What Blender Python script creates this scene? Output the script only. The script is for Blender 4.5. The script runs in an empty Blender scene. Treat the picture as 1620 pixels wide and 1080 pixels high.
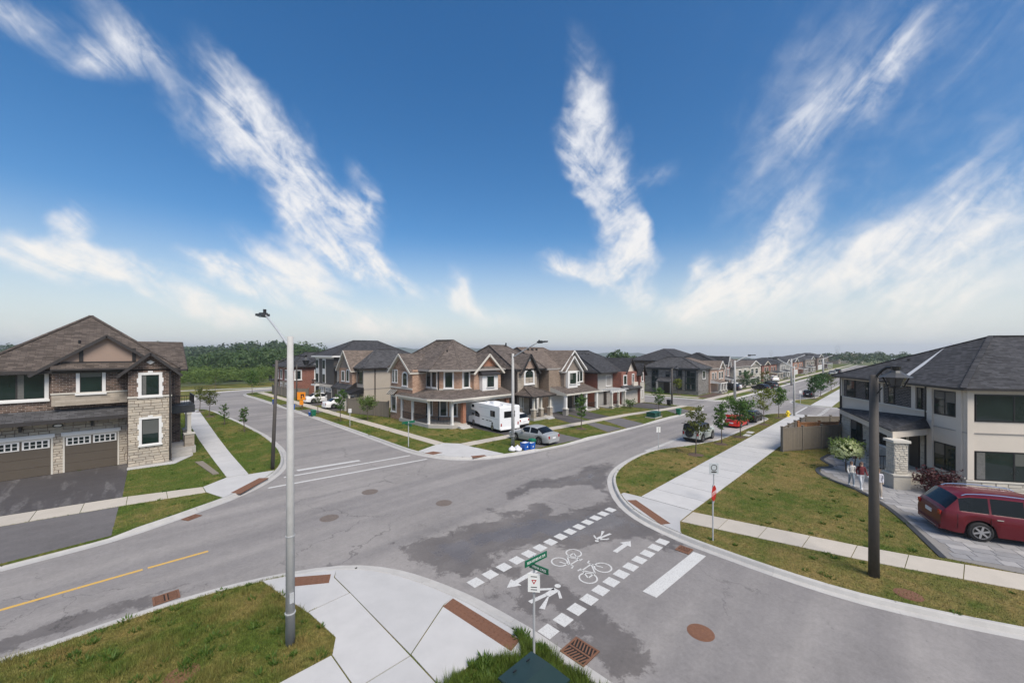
import bpy, math, random
import numpy as np
from mathutils import Vector
R = math.radians
random.seed(7)
rng = np.random.default_rng(7)
SC = bpy.context.scene
COL = SC.collection

# ---------------------------------------------------------------- camera, sky, sun, exposure
cam = bpy.data.cameras.new('camera')
cam_o = bpy.data.objects.new('camera', cam); COL.objects.link(cam_o)
cam_o.location = (0, 0, 7.5)
cam_o.rotation_euler = (R(90), 0, R(-45))
cam.sensor_fit = 'HORIZONTAL'; cam.sensor_width = 36.0
cam.lens = 620.0/1620.0*36.0
cam.shift_y = 17.0/1620.0
cam.clip_start = 0.1; cam.clip_end = 20000
SC.camera = cam_o

SUN_AZ, SUN_EL = R(-104), R(54)          # direction to the sun: angle from +X towards +Y, and height
w = bpy.data.worlds.new('World'); SC.world = w; w.use_nodes = True
wn = w.node_tree; wn.nodes.clear()
class NT:
    """tiny node-graph writer"""
    def __init__(s, tree): s.t = tree
    def n(s, typ, **kw):
        nd = s.t.nodes.new(typ)
        for k, v in kw.items():
            if k.startswith('i_'):
                key = k[2:]
                key = int(key) if key.isdigit() else key.replace('_', ' ')
                s.put(nd, key, v)
            else: setattr(nd, k, v)
        return nd
    def put(s, nd, key, v):
        if isinstance(v, bpy.types.NodeSocket): s.t.links.new(v, nd.inputs[key])
        else: nd.inputs[key].default_value = v
    def math(s, op, a, b=0.0, c=None, clamp=False):
        nd = s.n('ShaderNodeMath', operation=op, use_clamp=clamp)
        s.put(nd, 0, a); s.put(nd, 1, b)
        if c is not None: s.put(nd, 2, c)
        return nd.outputs[0]
    def vmath(s, op, a, b=(0, 0, 0), c=None, scale=None):
        nd = s.n('ShaderNodeVectorMath', operation=op)
        s.put(nd, 0, a)
        if op != 'SCALE' and op != 'LENGTH': s.put(nd, 1, b)
        if c is not None: s.put(nd, 2, c)
        if scale is not None: s.put(nd, 'Scale', scale)
        return nd.outputs['Value'] if op in ('DOT_PRODUCT', 'LENGTH', 'DISTANCE') else nd.outputs['Vector']
    def step(s, x, lo, hi, a=0.0, b=1.0, mode='SMOOTHSTEP'):
        nd = s.n('ShaderNodeMapRange', interpolation_type=mode)
        s.put(nd, 0, x); s.put(nd, 1, lo); s.put(nd, 2, hi); s.put(nd, 3, a); s.put(nd, 4, b)
        return nd.outputs[0]
    def mix(s, f, a, b, blend='MIX'):
        nd = s.n('ShaderNodeMix', data_type='RGBA', blend_type=blend)
        s.put(nd, 0, f); s.put(nd, 6, a); s.put(nd, 7, b)
        return nd.outputs[2]
    def noise(s, vec, scale, detail=4.0, rough=0.55, dist=0.0, out=0):
        nd = s.n('ShaderNodeTexNoise')
        if vec is not None: s.put(nd, 'Vector', vec)
        s.put(nd, 'Scale', scale); s.put(nd, 'Detail', detail); s.put(nd, 'Roughness', rough); s.put(nd, 'Distortion', dist)
        return nd.outputs[out]

W = NT(wn)
EXPO = 1.58
HAZE = 0.00034
sky = W.n('ShaderNodeTexSky', sky_type='NISHITA', sun_disc=False, sun_elevation=SUN_EL,
          sun_rotation=R(90)-SUN_AZ, altitude=200.0, air_density=1.0, dust_density=1.2, ozone_density=1.6)
gv = W.n('ShaderNodeTexCoord').outputs['Generated']
sx = W.n('ShaderNodeSeparateXYZ', i_Vector=gv)
az = W.math('SUBTRACT', math.pi/4, W.math('ARCTAN2', sx.outputs[1], sx.outputs[0]))     # bearing, clockwise from north-east
el = W.math('ARCSINE', sx.outputs[2])
pv = W.n('ShaderNodeCombineXYZ', i_X=az, i_Y=el).outputs[0]
wa = W.noise(gv, 3.2, 2.0, 0.6, 0.0, out=1)
wb = W.noise(gv, 13.0, 3.0, 0.62, 0.0, out=1)
pv = W.vmath('MULTIPLY_ADD', W.vmath('SUBTRACT', wa, (.5, .5, .5)), (.12, .10, 0), pv)
pv = W.vmath('MULTIPLY_ADD', W.vmath('SUBTRACT', wb, (.5, .5, .5)), (.06, .05, 0), pv)
# streaks of cirrus: bearing and height of both ends in degrees, half width in degrees, strength
CIRRUS = [(-37.7, 30.8, -32.2, 24.1, 1.33, 0.5), (-40.0, 24.4, -31.5, 22.9, 1.83, 0.45), (-33.5, 25.7, -28.0, 17.2, 2.3, 0.85), (-28.7, 18.5, -22.0, 12.4, 2.13, 0.9), (-22.0, 12.4, -11.0, 6.5, 1.1, 0.85), (-22.0, 21.8, -19.5, 15.9, 1.52, 0.6), (-25.1, 16.1, -20.4, 18.9, 1.2, 0.35), (-46.8, 31.1, -41.1, 28.0, 1.48, 0.6), (-49.3, 26.2, -44.5, 27.2, 0.75, 0.55), (-52.6, 28.0, -49.7, 28.6, 0.86, 0.55), (-52.6, 9.6, -48.1, 8.7, 1.06, 1.05), (-48.1, 9.0, -38.9, 8.0, 0.9, 0.9), (-49.9, 13.0, -47.6, 13.0, 0.45, 0.5), (-49.5, 12.2, -48.5, 10.4, 0.64, 0.45), (-38.9, 10.5, -30.8, 8.0, 0.9, 1.05), (-33.8, 13.0, -23.5, 7.7, 1.24, 0.9), (-41.1, 6.0, -33.5, 4.4, 0.9, 1.05), (-28.0, 6.3, -10.1, 2.5, 1.09, 0.75), (-52.6, 2.1, -50.4, 1.6, 0.52, 0.5), (-7.4, 11.5, -6.9, 7.9, 1.16, 0.6), (-9.2, 8.3, 1.8, 4.3, 1.0, 0.6), (9.2, 37.2, 11.0, 29.5, 1.89, 0.5), (10.1, 29.6, 13.6, 21.9, 2.41, 0.75), (6.9, 26.9, 11.0, 22.1, 1.4, 0.55), (13.6, 21.9, 15.8, 11.2, 2.13, 0.9), (17.0, 22.0, 22.8, 23.1, 1.03, 0.4), (17.0, 17.7, 17.5, 12.3, 1.06, 0.5), (4.6, 12.9, 11.8, 10.5, 0.88, 0.8), (11.8, 11.3, 17.0, 6.8, 1.46, 0.75), (17.0, 6.8, 25.8, 3.9, 0.98, 0.6), (25.1, 8.1, 37.7, 9.2, 2.1, 0.55), (34.7, 10.3, 25.8, 4.7, 2.44, 0.5), (24.7, 12.2, 26.2, 10.4, 0.76, 0.4), (33.8, 11.9, 37.2, 16.9, 0.57, 0.4), (42.6, 10.9, 47.2, 6.1, 1.77, 0.5), (43.1, 10.5, 51.9, 12.7, 2.17, 0.4), (47.2, 5.4, 52.6, 7.6, 2.07, 0.4), (44.5, 8.3, 53.2, 16.0, 2.69, 0.32), (34.7, 23.4, 45.5, 29.3, 1.59, 0.32), (32.2, 22.7, 40.5, 32.9, 3.98, 0.2), (41.1, 23.5, 45.9, 30.6, 0.91, 0.28), (43.6, 25.4, 53.2, 26.1, 4.79, 0.2), (25.1, 4.8, 53.2, 4.3, 2.28, 0.28), (13.6, 2.9, 15.8, 2.6, 0.79, 0.5)]
acc = None
for (a0, e0, a1, e1, rad, stg) in CIRRUS:
    A = Vector((R(a0), R(e0), 0)); B = Vector((R(a1), R(e1), 0)); d = B-A
    mp = W.n('ShaderNodeMapping', vector_type='TEXTURE', i_Vector=pv, i_Location=(A+B)/2, i_Rotation=(0, 0, math.atan2(d.y, d.x)),
             i_Scale=(d.length*.66+R(rad)*1.9, R(max(rad, .95))*2.4, 1.0))
    g = W.n('ShaderNodeTexGradient', gradient_type='SPHERICAL', i_Vector=mp.outputs[0]).outputs[1]
    acc = W.math('MULTIPLY', g, stg*1.5) if acc is None else W.math('MULTIPLY_ADD', g, stg*1.5, acc)
veil = W.math('MULTIPLY', W.step(W.noise(W.vmath('MULTIPLY', gv, (1.0, 1.0, 1.5)), 2.3, 4.0, .6), .34, .74, .0, .36), W.math('MULTIPLY', W.step(az, .22, .75), W.step(el, R(60), R(44))))
acc = W.math('MINIMUM', W.math('ADD', acc, veil), 1.0)
# unseen rest of the sky: similar cloud, its cover thickened to whiten the fill light
far_az = W.math('MAXIMUM', W.step(W.math('ABSOLUTE', az), 1.0, 1.5), W.step(el, R(46), R(62)))
field = W.step(W.noise(W.vmath('MULTIPLY', gv, (1.6, 2.6, 3.4)), 1.6, 3.0, .6, .0), .36, .70, 0.15, 0.95)
acc = W.math('MAXIMUM', acc, W.math('MULTIPLY', field, far_az))
def wisp_along(ang, sa, sb, detail=5.0):
    c_, s_ = math.cos(ang), math.sin(ang)
    u = W.math('ADD', W.math('MULTIPLY', az, c_*sa), W.math('MULTIPLY', el, s_*sa))
    v = W.math('ADD', W.math('MULTIPLY', az, -s_*sb), W.math('MULTIPLY', el, c_*sb))
    return W.noise(W.n('ShaderNodeCombineXYZ', i_X=u, i_Y=v).outputs[0], 1.0, detail, .62, .9)
wl = wisp_along(R(-38), 6.0, 17.0, 8.0); wr = wisp_along(R(42), 3.6, 11.0, 8.0)
wisp = W.math('ADD', W.math('MULTIPLY', wl, W.step(az, .12, .30, 1.0, 0.0)), W.math('MULTIPLY', wr, W.step(az, .12, .30)))
fine = W.noise(gv, 26.0, 4.0, .65, .5)
wisp = W.math('MULTIPLY_ADD', W.math('SUBTRACT', fine, .5), .45, wisp)
dens = W.math('MULTIPLY', acc, W.step(wisp, .24, .70, .12, 1.35, mode='LINEAR'))
dens = W.math('MULTIPLY', W.step(dens, 0.06, 1.32), 0.92)
hor = W.step(el, 0.0, R(17), 0.80, 0.0)                       # milky band that a summer horizon has
hz = W.mix(hor, sky.outputs[0], (5.7, 5.85, 5.8, 1))
hs = W.n('ShaderNodeHueSaturation', i_Saturation=1.38, i_Value=0.76, i_Color=hz)
cl = W.mix(W.step(el, 0.0, R(30)), (5.6, 5.3, 4.9, 1), (5.0, 5.05, 5.2, 1))
skyc = W.mix(dens, hs.outputs[0], cl)
bg = W.n('ShaderNodeBackground', i_Color=skyc, i_Strength=0.062)
wo = W.n('ShaderNodeOutputWorld', i_Surface=bg.outputs[0])
w.cycles.sampling_method = 'MANUAL'; w.cycles.sample_map_resolution = 256

sl = bpy.data.lights.new('sun', 'SUN'); sl.energy = 1.5; sl.angle = R(30); sl.color = (1.0, .92, .81)
sun = bpy.data.objects.new('sun', sl); COL.objects.link(sun)
sdir = Vector((math.cos(SUN_EL)*math.cos(SUN_AZ), math.cos(SUN_EL)*math.sin(SUN_AZ), math.sin(SUN_EL)))
sun.rotation_euler = (-sdir).to_track_quat('-Z', 'Y').to_euler()
SC.view_settings.view_transform = 'Standard'; SC.view_settings.look = 'None'
SC.view_settings.exposure = EXPO; SC.view_settings.gamma = 1.0; SC.view_settings.use_curve_mapping = False
SC.cycles.use_denoising = True
SC.cycles.max_bounces = 6; SC.cycles.diffuse_bounces = 3; SC.cycles.glossy_bounces = 3
SC.cycles.transmission_bounces = 4; SC.cycles.transparent_max_bounces = 8; SC.cycles.volume_bounces = 0

# ---------------------------------------------------------------- materials
MATS = {}
def newmat(name):
    m = bpy.data.materials.new(name); m.use_nodes = True; m.node_tree.nodes.clear(); MATS[name] = m
    T = NT(m.node_tree)
    b = T.n('ShaderNodeBsdfPrincipled'); T.n('ShaderNodeOutputMaterial', i_Surface=b.outputs[0])
    return m, T, b
def c4(c, k=1.0): return (c[0]*k, c[1]*k, c[2]*k, 1)
def plain(name, col, rough=.6, metal=0.0, var=.12, scale=3.0, bump=0.0, bscale=40.0, spec=.5, coat=0.0, island=0.0, objvar=0.0):
    """one colour with soft blotches, optional fine bump, optional shift per piece"""
    if name in MATS: return MATS[name]
    m, T, b = newmat(name)
    tc = T.n('ShaderNodeTexCoord').outputs['Object']
    n = T.noise(tc, scale, 5.0, .6)
    c = T.mix(n, c4(col, 1-var*1.6), c4(col, 1+var*1.6))
    if objvar:
        r = T.n('ShaderNodeObjectInfo').outputs['Random']
        c = T.mix(1.0, c, T.n('ShaderNodeCombineColor', i_0=T.math('MULTIPLY_ADD', r, objvar*2, 1-objvar), i_1=T.math('MULTIPLY_ADD', r, objvar*1.9, 1-objvar*.95), i_2=T.math('MULTIPLY_ADD', r, objvar*1.7, 1-objvar*.9)).outputs[0], 'MULTIPLY')
    if island:
        r = T.n('ShaderNodeNewGeometry').outputs['Random Per Island']
        c = T.mix(1.0, c, T.n('ShaderNodeCombineColor', i_0=T.math('MULTIPLY_ADD', r, island*2, 1-island), i_1=T.math('MULTIPLY_ADD', r, island*2, 1-island), i_2=T.math('MULTIPLY_ADD', r, island*2, 1-island)).outputs[0], 'MULTIPLY')
    T.put(b, 'Base Color', c)
    T.put(b, 'Roughness', rough); T.put(b, 'Metallic', metal); T.put(b, 'Specular IOR Level', spec)
    if coat: T.put(b, 'Coat Weight', coat); T.put(b, 'Coat Roughness', .06)
    if bump:
        bn = T.n('ShaderNodeBump', i_Strength=bump, i_Distance=.02, i_Height=T.noise(tc, bscale, 4.0, .6))
        T.put(b, 'Normal', bn.outputs[0])
    return m
def brick(name, c1, c2, mortar, w=.21, h=.075, var=.25):
    if name in MATS: return MATS[name]
    m, T, b = newmat(name)
    uv = T.n('ShaderNodeTexCoord').outputs['UV']
    bt = T.n('ShaderNodeTexBrick', i_Vector=uv, i_Color1=c4(c1), i_Color2=c4(c2), i_Mortar=c4(mortar), i_Scale=1.0)
    bt.inputs['Mortar Size'].default_value = .008; bt.inputs['Brick Width'].default_value = w; bt.inputs['Row Height'].default_value = h
    bt.inputs['Bias'].default_value = -.1
    n = T.noise(T.n('ShaderNodeTexCoord').outputs['Object'], 1.3, 6.0, .65)
    c = T.mix(1.0, bt.outputs[0], T.mix(n, (1-var, 1-var, 1-var, 1), (1+var, 1+var, 1+var, 1)), 'MULTIPLY')
    T.put(b, 'Base Color', c); T.put(b, 'Roughness', .85); T.put(b, 'Specular IOR Level', .25)
    T.put(b, 'Normal', T.n('ShaderNodeBump', i_Strength=.5, i_Distance=.012, i_Height=T.math('SUBTRACT', 1.0, bt.outputs[1])).outputs[0])
    return m
def stonewall(name, c1, c2, mortar, w=.45, h=.16):
    return brick(name, c1, c2, mortar, w, h, .18)
def shingle(name, col, var=.3):
    if name in MATS: return MATS[name]
    m, T, b = newmat(name)
    uv = T.n('ShaderNodeTexCoord').outputs['UV']
    bt = T.n('ShaderNodeTexBrick', i_Vector=uv, i_Color1=c4(col, 1-var), i_Color2=c4(col, 1+var), i_Mortar=c4(col, .55), i_Scale=1.0, offset=.37, offset_frequency=2)
    bt.inputs['Mortar Size'].default_value = .012; bt.inputs['Brick Width'].default_value = .34; bt.inputs['Row Height'].default_value = .15
    bt.inputs['Mortar Smooth'].default_value = .3
    oc = T.n('ShaderNodeTexCoord').outputs['Object']
    n = T.noise(oc, .55, 5.0, .65)
    n2 = T.noise(T.vmath('MULTIPLY', uv, (2.4, .25, 1)), 1.0, 4.0, .6)
    c = T.mix(1.0, bt.outputs[0], T.mix(n, (.72, .72, .72, 1), (1.28, 1.26, 1.24, 1)), 'MULTIPLY')
    c = T.mix(1.0, c, T.mix(n2, (.86, .86, .86, 1), (1.14, 1.14, 1.14, 1)), 'MULTIPLY')
    T.put(b, 'Base Color', c); T.put(b, 'Roughness', .9); T.put(b, 'Specular IOR Level', .2)
    T.put(b, 'Normal', T.n('ShaderNodeBump', i_Strength=.6, i_Distance=.015, i_Height=T.math('SUBTRACT', bt.outputs[0], bt.outputs[1])).outputs[0])
    return m
def glassmat(name, col=(.012, .02, .02), rough=.04):
    if name in MATS: return MATS[name]
    m, T, b = newmat(name)
    tc = T.n('ShaderNodeTexCoord').outputs['Object']
    n = T.noise(tc, .9, 3.0, .5)
    T.put(b, 'Base Color', T.mix(n, c4(col, .5), c4(col, 1.9)))
    T.put(b, 'Roughness', rough); T.put(b, 'Specular IOR Level', .55)
    T.put(b, 'Normal', T.n('ShaderNodeBump', i_Strength=.05, i_Distance=.05, i_Height=T.noise(tc, 1.4, 1.0)).outputs[0])
    return m
def paint(name, col, metal=.25, rough=.28):
    return plain(name, col, rough, metal, .02, 1.5, spec=.35, coat=.25)

M_conc = plain('concrete', (.43, .425, .42), .85, var=.09, scale=1.4, bump=.25, bscale=60, objvar=.07)
M_concw = plain('warm concrete', (.43, .39, .335), .88, var=.08, scale=1.6, bump=.25, bscale=60, objvar=.05)
M_kerb = plain('kerb concrete', (.40, .39, .375), .88, var=.14, scale=1.8, bump=.3, bscale=45, objvar=.06)
M_post = plain('post concrete', (.40, .395, .385), .8, var=.12, scale=5, bump=.3, bscale=70)
M_dpost = plain('weathered dark pole', (.075, .066, .058), .7, var=.18, scale=7, bump=.3, bscale=50)
M_black = plain('black metal', (.012, .012, .013), .45, var=.05)
M_dark = plain('dark brown metal', (.022, .019, .018), .5, var=.06)
M_galv = plain('galvanised steel', (.48, .49, .50), .45, .25, var=.08, scale=9)
M_white = plain('white trim', (.68, .67, .65), .6, var=.04)
M_cream = plain('cream trim', (.55, .52, .46), .65, var=.05)
M_rust = plain('rust iron', (.165, .078, .045), .85, var=.25, scale=14, bump=.5, bscale=90)
M_iron = plain('worn iron cover', (.17, .14, .12), .7, .2, var=.3, scale=12, bump=.4, bscale=60)
M_glass = glassmat('window glass')
M_glassg = glassmat('green window glass', (.009, .019, .017))
M_cglass = glassmat('car glass', (.006, .007, .008), .06); M_cglass.node_tree.nodes['Principled BSDF'].inputs['Specular IOR Level'].default_value = .3
M_rub = plain('tyre rubber', (.016, .016, .017), .85, var=.1)
M_alloy = plain('wheel alloy', (.5, .5, .51), .3, .8, var=.03)
M_chrome = plain('bright metal', (.7, .7, .7), .18, 1.0, var=.02)
M_under = plain('underbody black', (.008, .008, .008), .9, var=.02)
M_red_l = plain('red lamp lens', (.30, .008, .008), .15, var=.05)
M_wht_l = plain('clear lamp lens', (.6, .6, .62), .12, var=.03)
M_plate = plain('licence plate', (.7, .7, .72), .4, var=.02)
M_paintw = None
def worn_paint(name, col):
    m, T, b = newmat(name)
    tc = T.n('ShaderNodeTexCoord').outputs['Object']
    n = T.step(T.noise(tc, 22, 6, .75), .33, .50)
    n2 = T.noise(tc, 3, 4, .6)
    T.put(b, 'Base Color', T.mix(n, (.3, .29, .28, 1), T.mix(n2, c4(col, .86), c4(col, 1.05))))
    T.put(b, 'Roughness', .7)
    return m
M_mark = worn_paint('white road paint', (.54, .54, .525))
M_yel = worn_paint('yellow road paint', (.60, .36, .06))
M_green = plain('green enamel', (.004, .11, .055), .4, var=.03)
M_stopred = plain('red sign sheeting', (.42, .012, .015), .4, var=.03)
M_signw = plain('white sign sheeting', (.75, .75, .74), .45, var=.03)
M_orange = plain('orange sign sheeting', (.8, .26, .01), .5, var=.03)
M_yelp = plain('yellow hydrant paint', (.75, .55, .02), .5, var=.08)
M_tgreen = plain('transformer green', (.018, .036, .033), .38, var=.12, scale=6)
M_blue = plain('blue bin plastic', (.01, .09, .38), .45, var=.05)
M_bgreen = plain('green bin plastic', (.008, .13, .07), .45, var=.05)
M_bag = plain('white plastic bag', (.7, .7, .72), .35, var=.08, scale=9, bump=.8, bscale=18)
M_fence = plain('grey brown fence paint', (.185, .160, .128), .75, var=.1, scale=4, objvar=.08)
M_cedar = plain('cedar fence', (.36, .17, .075), .8, var=.25, scale=4, objvar=.2)
M_bark = plain('young bark', (.11, .085, .065), .9, var=.3, scale=20, bump=.5, bscale=60)
M_soil = plain('mulch soil', (.085, .055, .04), .95, var=.35, scale=12, bump=1.0, bscale=30)

def leafmat(name, c1, c2, trans=.35):
    if name in MATS: return MATS[name]
    m = bpy.data.materials.new(name); m.use_nodes = True; m.node_tree.nodes.clear(); MATS[name] = m
    T = NT(m.node_tree)
    r = T.n('ShaderNodeNewGeometry').outputs['Random Per Island']
    n = T.noise(T.n('ShaderNodeTexCoord').outputs['Object'], .9, 3.0, .5)
    f = T.math('ADD', T.math('MULTIPLY', r, .7), T.math('MULTIPLY', T.math('SUBTRACT', n, .5), 1.2), clamp=True)
    c = T.mix(f, c4(c1), c4(c2))
    d = T.n('ShaderNodeBsdfPrincipled', i_Base_Color=c, i_Roughness=.6)
    d.inputs['Specular IOR Level'].default_value = .3
    tr = T.n('ShaderNodeBsdfTranslucent', i_Color=T.mix(1.0, c, (1.5, 1.6, .7, 1), 'MULTIPLY'))
    mx = T.n('ShaderNodeMixShader', i_0=trans); T.put(mx, 1, d.outputs[0]); T.put(mx, 2, tr.outputs[0])
    T.n('ShaderNodeOutputMaterial', i_Surface=mx.outputs[0])
    return m

def grass_colour(T):
    """lawn colour by place: lush green to straw"""
    tc = T.n('ShaderNodeTexCoord').outputs['Object']
    n1 = T.noise(tc, .32, 4.0, .6); n2 = T.noise(tc, 1.7, 5.0, .65); n3 = T.noise(tc, 9.0, 3.0, .6)
    dry = T.math('ADD', T.math('MULTIPLY', n1, .80), T.math('MULTIPLY', n2, .55))
    at = T.n('ShaderNodeAttribute', attribute_name='dry').outputs['Fac']
    dry = T.math('ADD', dry, at)
    f = T.step(dry, .56, 1.0)
    c = T.mix(f, (.092, .140, .029, 1), (.285, .220, .094, 1))
    c = T.mix(T.step(n3, .3, .75), T.mix(1.0, c, (.72, .74, .7, 1), 'MULTIPLY'), T.mix(1.0, c, (1.22, 1.2, 1.15, 1), 'MULTIPLY'))
    return c, tc
m, T, b = newmat('lawn ground')
c, tc = grass_colour(T)
T.put(b, 'Base Color', T.mix(1.0, c, (.8, .78, .75, 1), 'MULTIPLY')); T.put(b, 'Roughness', .95); T.put(b, 'Specular IOR Level', .1)
T.put(b, 'Normal', T.n('ShaderNodeBump', i_Strength=.9, i_Distance=.05, i_Height=T.noise(tc, 22, 5, .7)).outputs[0])
M_lawn = m
m, T, b = newmat('grass blade')
c, tc = grass_colour(T)
r = T.n('ShaderNodeNewGeometry').outputs['Random Per Island']
c = T.mix(1.0, c, T.mix(r, (.75, .72, .6, 1), (1.45, 1.4, 1.3, 1)), 'MULTIPLY')
T.put(b, 'Base Color', c); T.put(b, 'Roughness', .7); T.put(b, 'Specular IOR Level', .2)
M_blade = m
# asphalt: wet areas come from the attribute written on the road mesh (metres inside the wet edge)
def asphalt(name, base, wet=False, stain=0.0):
    m, T, b = newmat(name)
    tc = T.n('ShaderNodeTexCoord').outputs['Object']
    n1 = T.noise(tc, .25, 5, .6); n2 = T.noise(tc, 2.2, 5, .65); n3 = T.noise(tc, 34, 5, .8)
    k = T.math('ADD', T.math('ADD', T.math('MULTIPLY', n1, .30), T.math('MULTIPLY', n2, .22)), T.math('ADD', T.math('MULTIPLY', n3, .30), T.math('MULTIPLY', T.noise(tc, 9.0, 3, .7), .26)))
    c = T.mix(T.step(k, .28, .76, mode='LINEAR'), c4(base, .56), c4(base, 1.42))
    # faint long streaks left by tyres along the street
    st = T.noise(T.vmath('MULTIPLY', tc, (.10, 1.9, 1)), 1.0, 4, .6)
    c = T.mix(1.0, c, T.mix(st, (.9, .9, .9, 1), (1.1, 1.095, 1.09, 1)), 'MULTIPLY')
    rough = .88
    if wet:
        vc = T.n('ShaderNodeTexVoronoi', feature='DISTANCE_TO_EDGE', i_Scale=.16, i_Vector=T.vmath('MULTIPLY_ADD', T.noise(tc, 1.3, 5, .6, out=1), (1.6, 1.6, 0), tc)).outputs[0]
        crk = T.math('MULTIPLY', T.step(vc, .0015, .004, 1.0, 0.0), T.step(T.noise(tc, .21, 3, .5), .46, .56))
        c = T.mix(T.math('MULTIPLY', crk, .55), c, c4(base, .35))
        spk = T.step(T.noise(tc, 5.5, 2, .5), .70, .76, 0.0, .4)
        c = T.mix(spk, c, c4(base, .55))
        lane = T.noise(T.vmath('MULTIPLY', tc, (.05, .62, 1)), 1.0, 2, .5)
        c = T.mix(1.0, c, T.mix(T.step(lane, .35, .65), (.86, .86, .87, 1), (1.10, 1.095, 1.08, 1)), 'MULTIPLY')
        oil = T.step(T.noise(tc, .9, 6, .72), .63, .74, 0.0, .35)
        c = T.mix(oil, c, c4(base, .5))
    if stain:
        s2 = T.math('MULTIPLY', T.step(T.noise(T.vmath('MULTIPLY', tc, (1.5, .22, 1)), 1.0, 3, .6), .54, .66, 0.0, stain), T.step(T.noise(tc, 9, 5, .7), .35, .6))
        c = T.mix(s2, c, c4((.24, .23, .225)))
    if wet:
        a = T.n('ShaderNodeAttribute', attribute_name='wet').outputs['Fac']
        nn = T.math('ADD', T.math('MULTIPLY', T.math('SUBTRACT', T.noise(tc, 1.6, 8, .68, .4), .5), 2.3), T.math('MULTIPLY', T.math('SUBTRACT', T.noise(tc, 17, 5, .75), .5), 1.1))
        wv = T.math('ADD', a, nn)
        f = T.math('MULTIPLY', T.step(wv, -.08, .12), T.step(T.noise(tc, 1.1, 4, .6), .25, .6, .7, 1.0))
        pud = T.step(wv, .75, 1.15)
        c = T.mix(f, c, T.mix(1.0, c, (.54, .52, .51, 1), 'MULTIPLY'))
        rr = T.step(f, 0, 1, .9, .62)
        rr2 = T.mix(pud, T.n('ShaderNodeCombineColor', i_0=rr, i_1=rr, i_2=rr).outputs[0], (.24, .24, .24, 1))
        T.put(b, 'Roughness', rr2)
    else: T.put(b, 'Roughness', rough)
    T.put(b, 'Base Color', c); T.put(b, 'Specular IOR Level', .4)
    T.put(b, 'Normal', T.n('ShaderNodeBump', i_Strength=.3, i_Distance=.008, i_Height=n3).outputs[0])
    return m
M_road = asphalt('street asphalt', (.218, .206, .200), wet=True)
M_drive = asphalt('driveway asphalt', (.060, .055, .056), stain=.35)
M_apron = asphalt('apron asphalt', (.115, .108, .108))
M_lay = asphalt('layby paving', (.30, .285, .28))

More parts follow.
